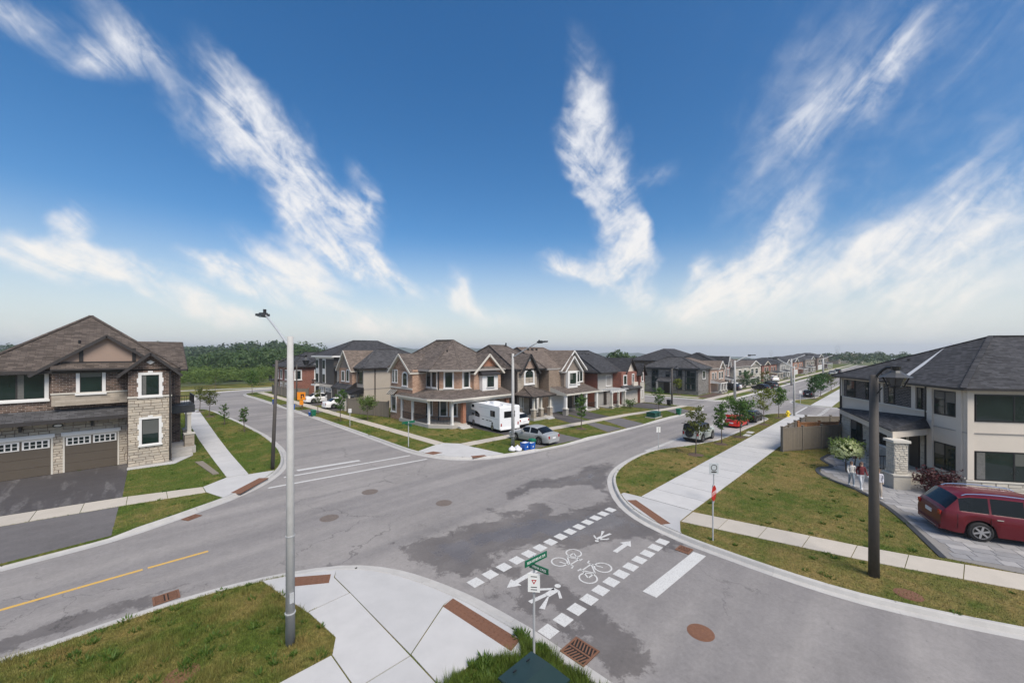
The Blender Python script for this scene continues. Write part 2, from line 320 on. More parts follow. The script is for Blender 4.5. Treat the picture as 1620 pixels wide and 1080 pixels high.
# ---------------------------------------------------------------- mesh helpers
class MB:
    def __init__(s): s.v = []; s.f = []; s.m = []
    def add(s, vs, fs, m=0):
        o = len(s.v); s.v += [tuple(p) for p in vs]
        for f in fs: s.f.append([o+i for i in f]); s.m.append(m)
        return s
    def box(s, x0, x1, y0, y1, z0, z1, m=0):
        return s.add([(x0,y0,z0),(x1,y0,z0),(x1,y1,z0),(x0,y1,z0),(x0,y0,z1),(x1,y0,z1),(x1,y1,z1),(x0,y1,z1)],
                     [(3,2,1,0),(4,5,6,7),(0,1,5,4),(1,2,6,5),(2,3,7,6),(3,0,4,7)], m)
    def fbox(s, F, u0, u1, w0, w1, z0, z1, m=0):
        """box on a wall frame F=(ox,oy,dx,dy): u to the right, w outwards"""
        P = [fp(F,u,w_,z) for z in (z0,z1) for (u,w_) in ((u0,w1),(u1,w1),(u1,w0),(u0,w0))]
        return s.add(P, [(3,2,1,0),(4,5,6,7),(0,1,5,4),(1,2,6,5),(2,3,7,6),(3,0,4,7)], m)
    def rbox(s, cx, cy, dx, dy, z0, z1, a, m=0):
        c, n = math.cos(a), math.sin(a)
        P = [(cx+c*x-n*y, cy+n*x+c*y, z) for z in (z0, z1) for (x, y) in ((-dx/2,-dy/2),(dx/2,-dy/2),(dx/2,dy/2),(-dx/2,dy/2))]
        return s.add(P, [(3,2,1,0),(4,5,6,7),(0,1,5,4),(1,2,6,5),(2,3,7,6),(3,0,4,7)], m)
    def bar(s, p, q, wd, ht, m=0, up=(0,0,1)):
        p = Vector(p); q = Vector(q); d = (q-p).normalized(); u = Vector(up)
        r = d.cross(u)
        if r.length < 1e-4: r = Vector((1,0,0))
        r.normalize(); u = r.cross(d).normalized()
        r *= wd/2; u *= ht/2
        P = [p-r-u, p+r-u, p+r+u, p-r+u, q-r-u, q+r-u, q+r+u, q-r+u]
        return s.add(P, [(0,1,2,3),(7,6,5,4),(0,4,5,1),(1,5,6,2),(2,6,7,3),(3,7,4,0)], m)
    def prism(s, poly, z0, z1, m=0, ms=None):
        n = len(poly)
        a = sum(poly[i][0]*poly[(i+1)%n][1]-poly[(i+1)%n][0]*poly[i][1] for i in range(n))
        if a < 0: poly = poly[::-1]
        zt = z1 if callable(z1) else (lambda x, y: z1)
        P = [(x,y,z0) for x,y in poly]+[(x,y,zt(x,y)) for x,y in poly]
        s.add(P, [list(range(n-1,-1,-1))], m if ms is None else ms)
        o = len(s.v)-2*n
        s.f.append([o+n+i for i in range(n)]); s.m.append(m)
        for i in range(n):
            j = (i+1)%n; s.f.append([o+i,o+j,o+n+j,o+n+i]); s.m.append(m if ms is None else ms)
        return s
    def tube(s, pts, rs, n=8, m=0, cap=True):
        pts = [Vector(p) for p in pts]
        if not hasattr(rs, '__len__'): rs = [rs]*len(pts)
        o = len(s.v); prev = None
        for i, p in enumerate(pts):
            d = (pts[min(i+1,len(pts)-1)]-pts[max(i-1,0)]).normalized()
            if prev is None:
                a = d.orthogonal().normalized()
            else:
                a = prev-d*prev.dot(d)
                a = a.normalized() if a.length > 1e-5 else d.orthogonal().normalized()
            prev = a; b = d.cross(a)
            for k in range(n):
                t = 2*math.pi*k/n
                s.v.append(tuple(p+(a*math.cos(t)+b*math.sin(t))*rs[i]))
        for i in range(len(pts)-1):
            for k in range(n):
                k2 = (k+1)%n
                s.f.append([o+i*n+k, o+i*n+k2, o+(i+1)*n+k2, o+(i+1)*n+k]); s.m.append(m)
        if cap:
            s.f.append([o+k for k in range(n-1,-1,-1)]); s.m.append(m)
            s.f.append([o+(len(pts)-1)*n+k for k in range(n)]); s.m.append(m)
        return s
    def disc(s, cx, cy, r, z0, z1, n=20, m=0):
        return s.prism([(cx+r*math.cos(2*math.pi*k/n), cy+r*math.sin(2*math.pi*k/n)) for k in range(n)], z0, z1, m)
    def build(s, name, mats, parent=None, smooth=False, org=None, loc=None, uv=True):
        if not isinstance(mats, (list, tuple)): mats = [mats]
        o3 = Vector((0,0,0))
        if parent is not None and org is None and parent.get('_w'): o3 = Vector(parent['_w'])
        if org is not None: o3 = Vector(org)
        vs = [(x-o3[0], y-o3[1], z-o3[2]) for x,y,z in s.v]
        me = bpy.data.meshes.new(name); me.from_pydata(vs, [], s.f)
        for mm in mats: me.materials.append(mm)
        if len(mats) > 1: me.polygons.foreach_set('material_index', s.m)
        if smooth: me.polygons.foreach_set('use_smooth', [True]*len(me.polygons))
        me.update()
        if uv: auto_uv(me)
        ob = bpy.data.objects.new(name, me); COL.objects.link(ob)
        if parent is not None: ob.parent = parent
        elif org is not None: ob.location = o3
        if loc is not None: ob.location = loc
        return ob
def fp(F, u, w_, z):
    return (F[0]+F[2]*u+F[3]*w_, F[1]+F[3]*u-F[2]*w_, z)
def auto_uv(me):
    ul = me.uv_layers.new(name='UVMap')
    nl = len(me.loops)
    vi = np.empty(nl, np.int32); me.loops.foreach_get('vertex_index', vi)
    co = np.empty(len(me.vertices)*3, np.float32); me.vertices.foreach_get('co', co); co = co.reshape(-1,3)
    np_ = len(me.polygons)
    nm = np.empty(np_*3, np.float32); me.polygons.foreach_get('normal', nm); nm = nm.reshape(-1,3)
    tot = np.empty(np_, np.int32); me.polygons.foreach_get('loop_total', tot)
    ln = np.repeat(nm, tot, axis=0)
    t = np.stack([-ln[:,1], ln[:,0], np.zeros(nl)], 1); l = np.linalg.norm(t, axis=1)
    flat = l < .08
    t[flat] = (1,0,0); l[flat] = 1; t /= l[:,None]
    bb = np.cross(ln, t)
    p = co[vi]
    uv = np.stack([(p*t).sum(1), (p*bb).sum(1)], 1).astype(np.float32)
    ul.data.foreach_set('uv', uv.ravel())
def tag(o, label=None, cat=None, group=None, kind=None):
    if label: o['label'] = label
    if cat: o['category'] = cat
    if group: o['group'] = group
    if kind: o['kind'] = kind
    return o
def thing(name, label, cat, loc=(0,0,0), rz=0.0, group=None):
    o = bpy.data.objects.new(name, None); COL.objects.link(o)
    o.location = loc; o.rotation_euler = (0,0,rz)
    o.empty_display_size = .3
    return tag(o, label, cat, group)
def wthing(name, label, cat, loc, group=None):
    """a thing whose parts are written in world coordinates"""
    o = thing(name, label, cat, loc, 0, group); o['_w'] = loc
    return o
def copy_tree(o, parent=None):
    c = o.copy(); COL.objects.link(c); c.parent = parent
    for ch in list(o.children): copy_tree(ch, c)
    return c
def offset_line(pts, d):
    """shift a polyline to its left by d"""
    out = []; n = len(pts)
    for i in range(n):
        a = Vector(pts[max(i-1,0)]); b = Vector(pts[i]); c = Vector(pts[min(i+1,n-1)])
        d1 = (b-a).normalized() if i > 0 else (c-b).normalized()
        d2 = (c-b).normalized() if i < n-1 else d1
        n1 = Vector((-d1.y, d1.x)); n2 = Vector((-d2.y, d2.x))
        m_ = (n1+n2); m_ = m_.normalized() if m_.length > 1e-6 else n1
        k = max(.5, m_.dot(n1))
        q = b+m_*(d/k); out.append((q.x, q.y))
    return out
def smooth_line(pts, step=.6):
    """Catmull-Rom through pts"""
    P = [Vector(p) for p in pts]; out = []
    for i in range(len(P)-1):
        p0 = P[max(i-1,0)]; p1 = P[i]; p2 = P[i+1]; p3 = P[min(i+2,len(P)-1)]
        L = (p2-p1).length
        if L > 9:
            out.append(tuple(p1)); continue
        if i == 0 or (p1-p0).length > 9: p0 = p1-(p2-p1)*.6
        if i+2 > len(P)-1 or (p3-p2).length > 9: p3 = p2+(p2-p1)*.6
        k = max(1, int(L/step))
        for j in range(k):
            t = j/k
            q = .5*((2*p1)+(p2-p0)*t+(2*p0-5*p1+4*p2-p3)*t*t+(-p0+3*p1-3*p2+p3)*t**3)
            out.append((q.x, q.y))
    out.append(tuple(P[-1]))
    return out
def inpoly(xs, ys, poly):
    ins = np.zeros(len(xs), bool); n = len(poly); j = n-1
    for i in range(n):
        xi, yi = poly[i]; xj, yj = poly[j]
        if yi != yj:
            ins ^= ((yi > ys) != (yj > ys)) & (xs < (xj-xi)*(ys-yi)/(yj-yi)+xi)
        j = i
    return ins
def sdist(xs, ys, poly):
    """signed distance, positive inside"""
    d = np.full(len(xs), 1e9); n = len(poly)
    for i in range(n):
        ax, ay = poly[i]; bx, by = poly[(i+1)%n]
        dx, dy = bx-ax, by-ay; l2 = dx*dx+dy*dy+1e-12
        t = np.clip(((xs-ax)*dx+(ys-ay)*dy)/l2, 0, 1)
        d = np.minimum(d, np.hypot(xs-ax-t*dx, ys-ay-t*dy))
    return np.where(inpoly(xs, ys, poly), d, -d)

# ---------------------------------------------------------------- ground, streets, kerbs
def zfar(x, y):
    """land: level round the crossing, a shallow valley to the north-west, falling away far off"""
    d = (x+y)*.7071; l = (x-y)*.7071
    z = -.12
    nw = max(0.0, min(1.0, (y-122)/60.0))*max(0.0, min(1.0, (60-x)/40.0))
    up = max(0.0, min(1.0, (d-230)/160.0))
    z -= 6.0*nw*(1-up)
    r = math.hypot(x, y)
    z -= .022*max(0.0, r-520)*max(0.0, min(1.0, (l+250)/300.0))
    z -= .006*max(0.0, r-700)
    return z
gs = sorted(set([-4000,-2500,-1500,-900,-600,-400,-250]+list(range(-200,500,12))+[500,560,640,740,900,1200,1700,2500,4000]))
mb = MB()
for y in gs:
    for x in gs: mb.v.append((x, y, zfar(x, y)))
n = len(gs)
for j in range(n-1):
    for i in range(n-1): mb.f.append([j*n+i, j*n+i+1, (j+1)*n+i+1, (j+1)*n+i]); mb.m.append(0)
m, T, b = newmat('open land')
tc = T.n('ShaderNodeTexCoord').outputs['Object']
T.put(b, 'Base Color', T.mix(T.noise(tc, .03, 6, .6), (.05, .085, .022, 1), (.13, .125, .05, 1))); T.put(b, 'Roughness', .95)
g_land = mb.build('ground', m, smooth=True, uv=False); tag(g_land, kind='structure')

WET = [[(9.34, 13.37), (11.1, 13.24), (12.94, 12.44), (14.48, 12.96), (14.97, 12.47), (14.23, 11.42), (15.25, 10.97), (17.0, 10.44), (18.02, 10.75), (17.08, 9.43), (15.47, 6.0), (14.81, 6.27), (15.01, 7.06), (14.9, 7.91), (13.28, 8.39), (12.68, 8.79), (11.97, 8.93), (11.91, 9.56), (11.63, 10.04), (10.56, 10.52), (9.69, 10.85), (9.58, 10.44), (8.86, 10.19), (8.41, 10.49), (7.65, 10.95)], [(8.9, 10.15), (9.86, 9.82), (9.53, 8.92), (10.39, 8.65), (10.16, 8.16), (10.09, 7.54), (9.87, 6.54), (9.81, 5.74), (9.74, 5.12), (9.22, 4.52), (8.82, 4.02), (8.5, 4.42), (8.38, 5.05), (8.37, 5.54), (8.72, 6.05), (9.04, 7.26), (8.93, 7.71), (8.27, 6.88), (8.28, 7.68), (8.22, 8.19), (8.19, 8.93), (8.4, 9.49), (8.58, 8.54), (8.91, 8.34), (9.26, 8.91)], [(8.52, 6.53), (8.95, 6.2), (8.83, 5.58), (9.01, 4.73), (8.87, 4.05), (8.13, 4.58), (8.14, 5.14), (8.28, 5.96)], [(18.75, 14.0), (20.84, 14.52), (24.3, 14.13), (21.26, 13.01), (18.85, 11.65), (17.38, 10.1), (17.07, 9.43), (15.51, 9.49), (13.41, 10.01), (14.99, 11.19), (16.85, 10.63), (18.07, 10.84), (18.6, 12.33), (18.99, 13.76)], [(7.66, 14.78), (7.71, 13.53), (8.53, 13.66), (9.15, 13.55), (10.06, 12.9), (10.94, 13.14), (11.54, 12.85), (13.24, 12.41), (9.63, 10.73), (8.78, 10.21), (8.16, 10.47), (7.66, 10.97), (7.65, 11.71), (7.54, 12.21), (7.06, 12.99), (7.61, 12.75)], [(14.4, 14.87), (17.07, 15.33), (20.97, 13.7), (22.35, 14.6), (21.16, 14.78), (19.28, 12.59), (17.82, 13.3), (16.22, 14.41), (14.11, 14.11)], [(12.32, 14.02), (13.29, 12.87), (13.24, 12.41), (12.3, 12.7)], [(-6, 16.75), (-1.5, 16.7), (0.6, 16.5), (1.9, 15.9), (-0.2, 15.9), (-6, 15.9)]]
def frange(a, b, s): return list(np.arange(a, b+1e-6, s))
rx = [-60,-40,-20]+frange(-8,24,.3)+[26,30,40,60,90,140,200,300]
ry = [-40,-20,-8]+frange(-2,24,.3)+[26,30,40,60,80,86,92,96,100]
XX, YY = np.meshgrid(rx, ry); xs = XX.ravel(); ys = YY.ravel()
wet = np.full(len(xs), -9.0)
for P_ in WET: wet = np.maximum(wet, sdist(xs, ys, P_))
wet = np.clip(wet*1.15+.02, -1.6, 1.6)
nx, ny = len(rx), len(ry)
me = bpy.data.meshes.new('road')
me.from_pydata(list(zip(xs.tolist(), ys.tolist(), [0.0]*len(xs))), [], [[j*nx+i, j*nx+i+1, (j+1)*nx+i+1, (j+1)*nx+i] for j in range(ny-1) for i in range(nx-1)])
me.materials.append(M_road)
at = me.attributes.new('wet', 'FLOAT', 'POINT'); at.data.foreach_set('value', wet.astype(np.float32))
road = bpy.data.objects.new('road', me); COL.objects.link(road); tag(road, kind='structure')

KERB = {
 'sw': [(7.95,-30),(7.9,4.7),(7.9,6),(7.9,7.2),(7.6,9.7),(6.8,12.3),(5.5,14.0),(3.4,15.1),(1.5,15.55),(-0.3,15.65),(-40,15.6)],
 'nw': [(-40,21.8),(-2.9,21.85),(-.2,22.15),(1.4,22.75),(2.7,23.4),(4.6,24.5),(6.5,26.4),(7.9,29),(8.8,32.7),(9.2,36.5),(9.4,41),(9.2,50),(8.6,61),(8.2,63.8),(7.0,65.4),(5,65.8),(-40,65.8)],
 'ne': [(60,86),(22,86),(17.5,85.2),(15.6,83.3),(15.1,80),(15.3,75),(15.5,47),(15.25,31),(15.2,26.5),(15.5,24.3),(16.2,22.4),(17.4,21.1),(19,20.3),(21.1,19.7),(25.4,19.1),(35.5,18.8),(51,18.4),(53.3,18.3),(54.8,18.9),(55.4,20.2),(55.5,23),(55.5,60)],
 'ne2': [(64,70),(64,24),(64.3,20.8),(65.5,19.2),(67.5,18.8),(300,18.8)],
 'se': [(57.6,-30),(57.6,7.5),(57.2,10),(56,11.4),(54,12.1),(52.8,12.2),(51.8,11.8),(51,11.2),(49.5,11.0),(42.5,11.2),(36.5,11.4),(34,11.9),(32,12.5),(30,13.3),(28.5,13.7),(26,13.75),(22.8,13.3),(20.2,12.3),(17.7,10.4),(16.35,8.6),(15.7,6.5),(15.5,4.5),(15.45,2.5),(15.6,.9),(16.1,-.8),(16.8,-2.6),(19,-8),(22,-16)],
 'se2': [(300,10.5),(80,10.5),(76,11.6),(74.5,12.2),(72,12.3),(69.5,11.5),(67.5,9.6),(67,7),(67,-30)],
 'nwfar': [(-40,77),(6.5,77),(8.3,78.2),(8.8,82),(9.5,86),(11.5,89),(15,91),(20,91.6),(60,91.6)],
}
CLOSE = {'sw': [(-40,-30)], 'nw': [(-40,22)], 'ne': [(60,60),(60,86)], 'ne2': [(300,70)], 'se': [(30,-30)], 'se2': [(300,-30)], 'nwfar': [(60,110),(-40,110)]}
CLOSE['nw'] = []; CLOSE['ne'] = [(55.5,86)]
LAWN_Z = .115
LABELS = {}
KERB_S = {k: smooth_line(v) for k, v in KERB.items()}
LAWN = {}
DRY = {'se': .10, 'sw': .07, 'nw': -.02, 'ne': .02, 'se2': .05, 'nwfar': .08}
def low_kerb(key, x, y):
    """driveway lips"""
    if key == 'nw' and x < -.2: return .04
    if key == 'ne':
        for a, b_ in ((22.6,28.0),(31.9,34.6),(35.0,38.8),(47.0,50.6)):
            if a < x < b_ and y < 21: return .045
        for a, b_ in ((49.4,53.0),(56.4,60.6)):
            if a < y < b_ and x < 16: return .045
    if key == 'se' and y < -9: return .05
    return .135
for key, line in KERB_S.items():
    inner = offset_line(line, .44)
    LAWN[key] = inner+CLOSE[key]
    lo = MB().prism(LAWN[key], -.05, LAWN_Z).build('lawn', M_lawn); tag(lo, kind='structure')
    at = lo.data.attributes.new('dry', 'FLOAT', 'POINT'); at.data.foreach_set('value', [DRY.get(key, 0.0)]*len(lo.data.vertices))
    ks = bpy.data.objects.new('kerb', None); COL.objects.link(ks); tag(ks, kind='structure')
    # cut the line into cast sections about 3 m long
    secs = []; cur = [line[0]]; acc_l = 0
    for a, b_ in zip(line[:-1], line[1:]):
        A = Vector(a); B = Vector(b_); L = (B-A).length
        steps = max(1, int(round(L/3.0))) if L > 4 else 1
        if L > 60: steps = 4
        for q in range(1, steps+1):
            pt = A.lerp(B, q/steps); cur.append((pt.x, pt.y)); acc_l += L/steps
            if acc_l >= 2.7: secs.append(cur); cur = [cur[-1]]; acc_l = 0
    if len(cur) > 1: secs.append(cur)
    full = line
    for sec in secs:
        # extend by neighbours so that the ends are mitred
        outl = []
        dirs0 = (Vector(sec[1])-Vector(sec[0])).normalized(); dirs1 = (Vector(sec[-1])-Vector(sec[-2])).normalized()
        gap = .006
        s2 = list(sec); s2[0] = tuple(Vector(sec[0])+dirs0*gap); s2[-1] = tuple(Vector(sec[-1])-dirs1*gap)
        mb = MB(); rows = []
        for (off, zt) in ((0.0, 0), (.0, 1), (.27, 2), (.33, 3), (.36, 4), (.46, 4), (.48, 3), (.48, 0)):
            ol = offset_line(s2, off)
            for (x, y) in ol:
                h_ = low_kerb(key, x, y)
                z = (-.05, .008, .004, h_-.02, h_)[zt] if zt != 3 else h_-.02
                mb.v.append((x, y, z))
        k = len(s2)
        for r_ in range(7):
            for i in range(k-1):
                mb.f.append([r_*k+i, r_*k+i+1, (r_+1)*k+i+1, (r_+1)*k+i]); mb.m.append(0)
        mb.f.append([r_*k for r_ in range(8)]); mb.m.append(0)
        mb.f.append([r_*k+k-1 for r_ in range(7,-1,-1)]); mb.m.append(0)
        c0 = sec[len(sec)//2]
        mb.build('kerb_section', M_kerb, ks, uv=False)

PAVED = []          # polygons without grass
def walk(name, label):
    o = bpy.data.objects.new(name, None); COL.objects.link(o); o['kind'] = 'structure'; return o
def slab_strip(parent, left, right, n_slabs, mat, z=.135, gap=.012):
    """a path laid in slabs between two edge lines given as matching stations"""
    L = [Vector(p) for p in left]; Rr = [Vector(p) for p in right]
    def at_(P, t):
        tot = [0]
        for a, b_ in zip(P[:-1], P[1:]): tot.append(tot[-1]+(b_-a).length)
        d = t*tot[-1]
        for i in range(len(P)-1):
            if d <= tot[i+1]+1e-9: return P[i].lerp(P[i+1], (d-tot[i])/max(1e-9, tot[i+1]-tot[i]))
        return P[-1]
    for i in range(n_slabs):
        t0 = i/n_slabs; t1 = (i+1)/n_slabs
        a, b_, c, d = at_(L, t0), at_(L, t1), at_(Rr, t1), at_(Rr, t0)
        e = (b_-a).normalized()*gap; e2 = (c-d).normalized()*gap
        poly = [tuple(a+e), tuple(b_-e), tuple(c-e2), tuple(d+e2)]
        dz = random.uniform(-.003, .003)
        MB().prism(poly, .02, z+dz).build('slab', mat, parent, uv=False)
    PAVED.append([tuple(p) for p in L]+[tuple(p) for p in Rr[::-1]])
def pad(parent, poly, mat, z=.135, name='slab'):
    PAVED.append(poly)
    return MB().prism(poly, .02, z).build(name, mat, parent, uv=False)

def arc_of(key, x0, x1, y0, y1, off=.50):
    return [p for p in offset_line(KERB_S[key], off) if x0 <= p[0] <= x1 and y0 <= p[1] <= y1]
# our corner
wk = walk('sidewalk', '')
a = arc_of('sw', 3.1, 8, 6.4, 15.2)
i1 = next(i for i, p in enumerate(a) if p[1] > 9.45)
i2 = next(i for i, p in enumerate(a) if p[0] < 5.0)
pad(wk, [(5.0,7.2),(6.1,7.25),(6.9,6.55)]+a[:i1+1]+[(6.72,9.5),(5.03,8.5)], M_conc)
pad(wk, [(5.02,8.53),(6.70,9.53)]+a[i1:i2]+[(4.98,13.2),(5.0,12.05)], M_conc)
pad(wk, [(4.98,8.5),(4.98,12.0),(3.78,11.95),(3.95,10.4),(3.66,9.85),(3.66,8.5)], M_conc)
pad(wk, [(4.97,12.03),(4.95,13.2)]+a[i2-1:]+[(3.25,14.6),(3.5,13.2),(3.76,11.98)], M_conc)
pad(wk, [(3.66,8.47),(4.98,8.47),(4.97,7.2),(3.66,7.25)], M_conc)
slab_strip(wk, [(-30,9.85),(3.64,9.85)], [(-30,7.25),(3.64,7.25)], 20, M_conc)
# left house corner
wk = walk('sidewalk', '')
slab_strip(wk, [(-30,32.6),(-3.8,28.7),(.1,28.1),(3.2,27.15)], [(-30,31),(-3.6,27.1),(0,26.6),(3.2,26.0)], 22, M_concw)
a = arc_of('nw', 3.3, 8, 23.8, 28.0)
pad(wk, [(3.22,27.15),(3.22,26.0)]+a+[(5.5,28.0),(4.42,28.2)], M_conc)
slab_strip(wk, [(4.45,28.25),(4.55,35),(4.7,42),(5,50),(5.6,64)], [(5.5,28.05),(5.7,35),(6.0,42),(6.4,50),(7.1,64)], 24, M_conc)
# corner of the brick house with the porch
wk = walk('sidewalk', '')
a = arc_of('ne', 15, 20, 20.2, 26.2)
pad(wk, a+[(19.4,24.2),(19.4,25.35),(18.6,26.45),(17.8,26.4)], M_conc)
slab_strip(wk, [(17.75,26.43),(17.7,60),(17.7,84)], [(18.65,26.48),(18.85,60),(18.85,84)], 38, M_concw)
slab_strip(wk, [(19.42,25.35),(25,25.0),(30,24.6),(42.5,23.6),(50,22.3),(55,21.9)], [(19.42,24.25),(25,24.0),(30,23.5),(42.5,22.6),(50,21.2),(55,20.9)], 24, M_concw)
wk = walk('sidewalk', '')
slab_strip(wk, [(64.6,22.3),(120,22.2),(300,22.2)], [(64.6,21),(120,20.9),(300,20.9)], 60, M_concw)
slab_strip(wk, [(65.7,23.5),(65.7,60)], [(66.9,23.5),(66.9,60)], 20, M_concw)
# wide path on the right
wk = walk('sidewalk', '')
a = arc_of('se', 15.9, 18.7, 6.2, 10.8)
pad(wk, [(18.72,10.4),(18.8,9.52),(18.8,6.95),(17.3,6.92),(16.3,6.5)]+a[::-1], M_conc)
slab_strip(wk, [(18.84,9.5),(57.1,9.4)], [(18.84,6.95),(57.1,6.8)], 24, M_conc)
slab_strip(wk, [(17.3,6.88),(18.7,.8),(19.8,-2.6),(23.4,-12)], [(18.7,6.9),(20,.8),(21.2,-2.8),(24.8,-12.3)], 14, M_concw)
wk = walk('sidewalk', '')
slab_strip(wk, [(68,9.2),(300,8.9)], [(68,6.9),(300,6.6)], 60, M_conc)
wk = walk('sidewalk', '')
slab_strip(wk, [(-20,98.6),(8,98.3),(20,94.9),(60,94.3)], [(-20,97.2),(8,96.9),(20,93.5),(60,93)], 30, M_conc)

# layby with a concrete edge strip
lay = MB().prism([(28.6,13.3),(30,12.9),(32,12.1),(34,11.5),(36.5,11.0),(49.5,10.6),(51,10.9),(52.2,11.7),(53,12.0),(53.4,13.62),(28.6,13.62)], -.02, .005).build('layby', M_lay); tag(lay, kind='structure')
st = bpy.data.objects.new('kerb', None); COL.objects.link(st); tag(st, kind='structure')
for i in range(9):
    MB().box(28.2+i*2.8, 28.2+(i+1)*2.8-.012, 13.62, 13.98, -.02, .016).build('edge_slab', M_kerb, st, uv=False)

# driveways
def drive(poly, mat, z, name='driveway'):
    PAVED.append(poly)
    o = MB().prism(poly, .0, z).build(name, mat); tag(o, kind='structure')
drive([(-9,36.4),(-9,29.5),(-3.8,28.74),(.08,28.14),(.35,34.7),(.35,36.4)], M_drive, .128)
drive([(-12,29.7),(-12,22.28),(-2.9,22.33),(-.25,22.6),(-.05,26.56),(-3.6,27.06)], M_apron, .1235)
drive([(24.3,33.0),(24.3,25.1),(29.3,24.7),(29.6,33.0)], M_drive, .126)
drive([(22.6,20.0),(27.9,19.4),(28.3,23.6),(24.4,23.98)], M_apron, .1235)
drive([(33.2,24.5),(35.6,24.2),(38.2,31),(35.6,31)], M_drive, .126)
drive([(36.4,24.15),(39.8,23.85),(42,31),(38.6,31)], M_drive, .126)
drive([(31.9,19.35),(34.4,19.3),(35.2,23.05),(34.0,23.15)], M_apron, .1235)
drive([(35.0,19.25),(38.4,19.1),(39.8,22.7),(37.0,22.95)], M_apron, .1235)
drive([(48.6,27.2),(49.0,22.55),(53.4,22.1),(54.2,27.2)], M_drive, .126)
drive([(46.8,18.95),(50.8,18.85),(52.2,21.0),(49.0,21.3)], M_apron, .1235)
for y0, y1 in ((49.4,56.0),(56.6,63.6)):
    drive([(18.9,y0+.8),(22.4,y0+.8),(22.4,y1-.8),(18.9,y1-.8)], M_drive, .126)
    drive([(15.9,y0+1.5),(17.65,y0+1.2),(17.65,y1-1.4),(15.9,y1-1.6)], M_apron, .1235)
drive([(67.0,22.4),(76,22.4),(76,24.5),(67,24.5)], M_soil, .126, 'garden_bed')
for x0 in (84,98,112,128,146,166):
    drive([(x0,22.3),(x0+4,22.3),(x0+4,27),(x0,27)], M_drive, .126)
    drive([(x0-1,19.3),(x0+3.4,19.3),(x0+4,20.85),(x0,20.85)], M_apron, .1235)

# tactile plates at the ramps
def tactile(poly, label):
    PAVED.append(poly)
    P = [Vector(p) for p in poly]; mb = MB(); mb.prism(poly, .1, .142)
    L = (P[1]-P[0]).length; Wd = (P[3]-P[0]).length
    nu = max(2, int(L/.16)); nv = max(2, int(Wd/.12))
    for i in range(nu):
        for j in range(nv):
            q = P[0].lerp(P[1], (i+.5)/nu).lerp(P[3].lerp(P[2], (i+.5)/nu), (j+.5)/nv)
            mb.box(q.x-.025, q.x+.025, q.y-.025, q.y+.025, .14, .15)
    o = mb.build('tactile_plate', M_rust, uv=False); tag(o, label, 'tactile plate', 'rusty tactile plates at the crossings')
tactile([(4.0,14.15),(4.95,13.45),(4.72,13.0),(3.85,13.6)], 'short rusty tactile plate at our corner, beside the concrete lamp post')
tactile([(7.05,9.55),(7.25,6.95),(6.82,6.85),(6.62,9.45)], 'long rusty tactile plate at our corner, facing the painted crossing')
tactile([(4.1,24.95),(5.75,26.7),(6.15,26.35),(4.45,24.5)], 'rusty tactile plate at the corner below the brick house with garages')
tactile([(15.75,24.75),(16.45,24.75),(16.75,23.95),(15.95,23.95)], 'rusty tactile plate nearest the street name post of the porch house corner')
tactile([(17.6,21.75),(18.5,21.3),(18.4,20.95),(17.45,21.3)], 'rusty tactile plate on the porch house corner, on the side of the white motorhome')
tactile([(16.35,7.35),(17.85,9.75),(18.2,9.45),(16.75,7.1)], 'long rusty tactile plate at the end of the wide concrete path')

# paint on the road, each mark 4 mm proud
def mark(poly, name, label, mat=None, z=.006, group=None):
    o = MB().prism(poly, .0015, z).build(name, mat or M_mark, uv=False); tag(o, label, 'road marking', group); return o
ORD = 'first second third fourth fifth sixth seventh eighth ninth tenth eleventh twelfth thirteenth fourteenth'.split()
for i in range(14):
    x = 8.2+i*.64
    mark([(x-.21,9.67),(x+.21,9.67),(x+.21,10.09),(x-.21,10.09)], 'crosswalk_block', f'white crossing square, {ORD[i]} from our corner in the row away from the stop bar', group='squares of the far crossing row')
for i in range(12):
    x = 8.15+i*.64
    mark([(x-.21,6.55),(x+.21,6.55),(x+.21,6.97),(x-.21,6.97)], 'crosswalk_block', f'white crossing square, {ORD[i]} from our corner in the row beside the stop bar', group='squares of the near crossing row')
mark([(11.6,5.35),(15.25,5.15),(15.25,5.6),(11.6,5.8)], 'stop_bar', 'wide white stop bar beside the near row of crossing squares')
mark([(7.95,27.05),(11.75,26.55),(11.75,26.85),(7.95,27.4)], 'stop_bar', 'white stop bar across half of the left street')
mark([(6.9,26.2),(14.9,25.3),(14.9,25.48),(7.0,26.38)], 'crosswalk_line', 'thin white crossing line on the left street, nearer its stop bar')
mark([(5.75,24.75),(15.25,23.62),(15.25,23.8),(5.85,24.93)], 'crosswalk_line', 'thin white crossing line on the left street, nearer the crossroads')
mark([(-40,18.6),(.55,18.53),(.55,18.66),(-40,18.75)], 'centre_line', 'long yellow centre line on the street at left', M_yel)
mark([(.68,18.53),(2.35,18.5),(2.35,18.63),(.68,18.66)], 'centre_line', 'short end piece of the yellow centre line', M_yel)
mark([(57.9,9.3),(66.6,9.3),(66.6,9.5),(57.9,9.5)], 'crosswalk_line', 'thin white crossing line on the far side street')
for i in range(6):
    mark([(58.6+i*1.4,6.9),(59.2+i*1.4,6.9),(59.2+i*1.4,7.3),(58.6+i*1.4,7.3)], 'crosswalk_block', f'white square of the far crossing past the fence, {ORD[i]} from the lamp post', group='squares of the far crossing')
def arrow(x0, x1, y, label):
    s = 1 if x1 > x0 else -1
    hx = x1-s*.42
    mark([(x0,y-.09),(hx,y-.09),(hx,y-.24),(x1,y),(hx,y+.24),(hx,y+.09),(x0,y+.09)], 'painted_arrow', label)
arrow(13.15, 14.35, 7.68, 'white painted arrow pointing to the wide path')
arrow(10.2, 8.72, 8.95, 'white painted arrow pointing to our corner, behind the street sign')
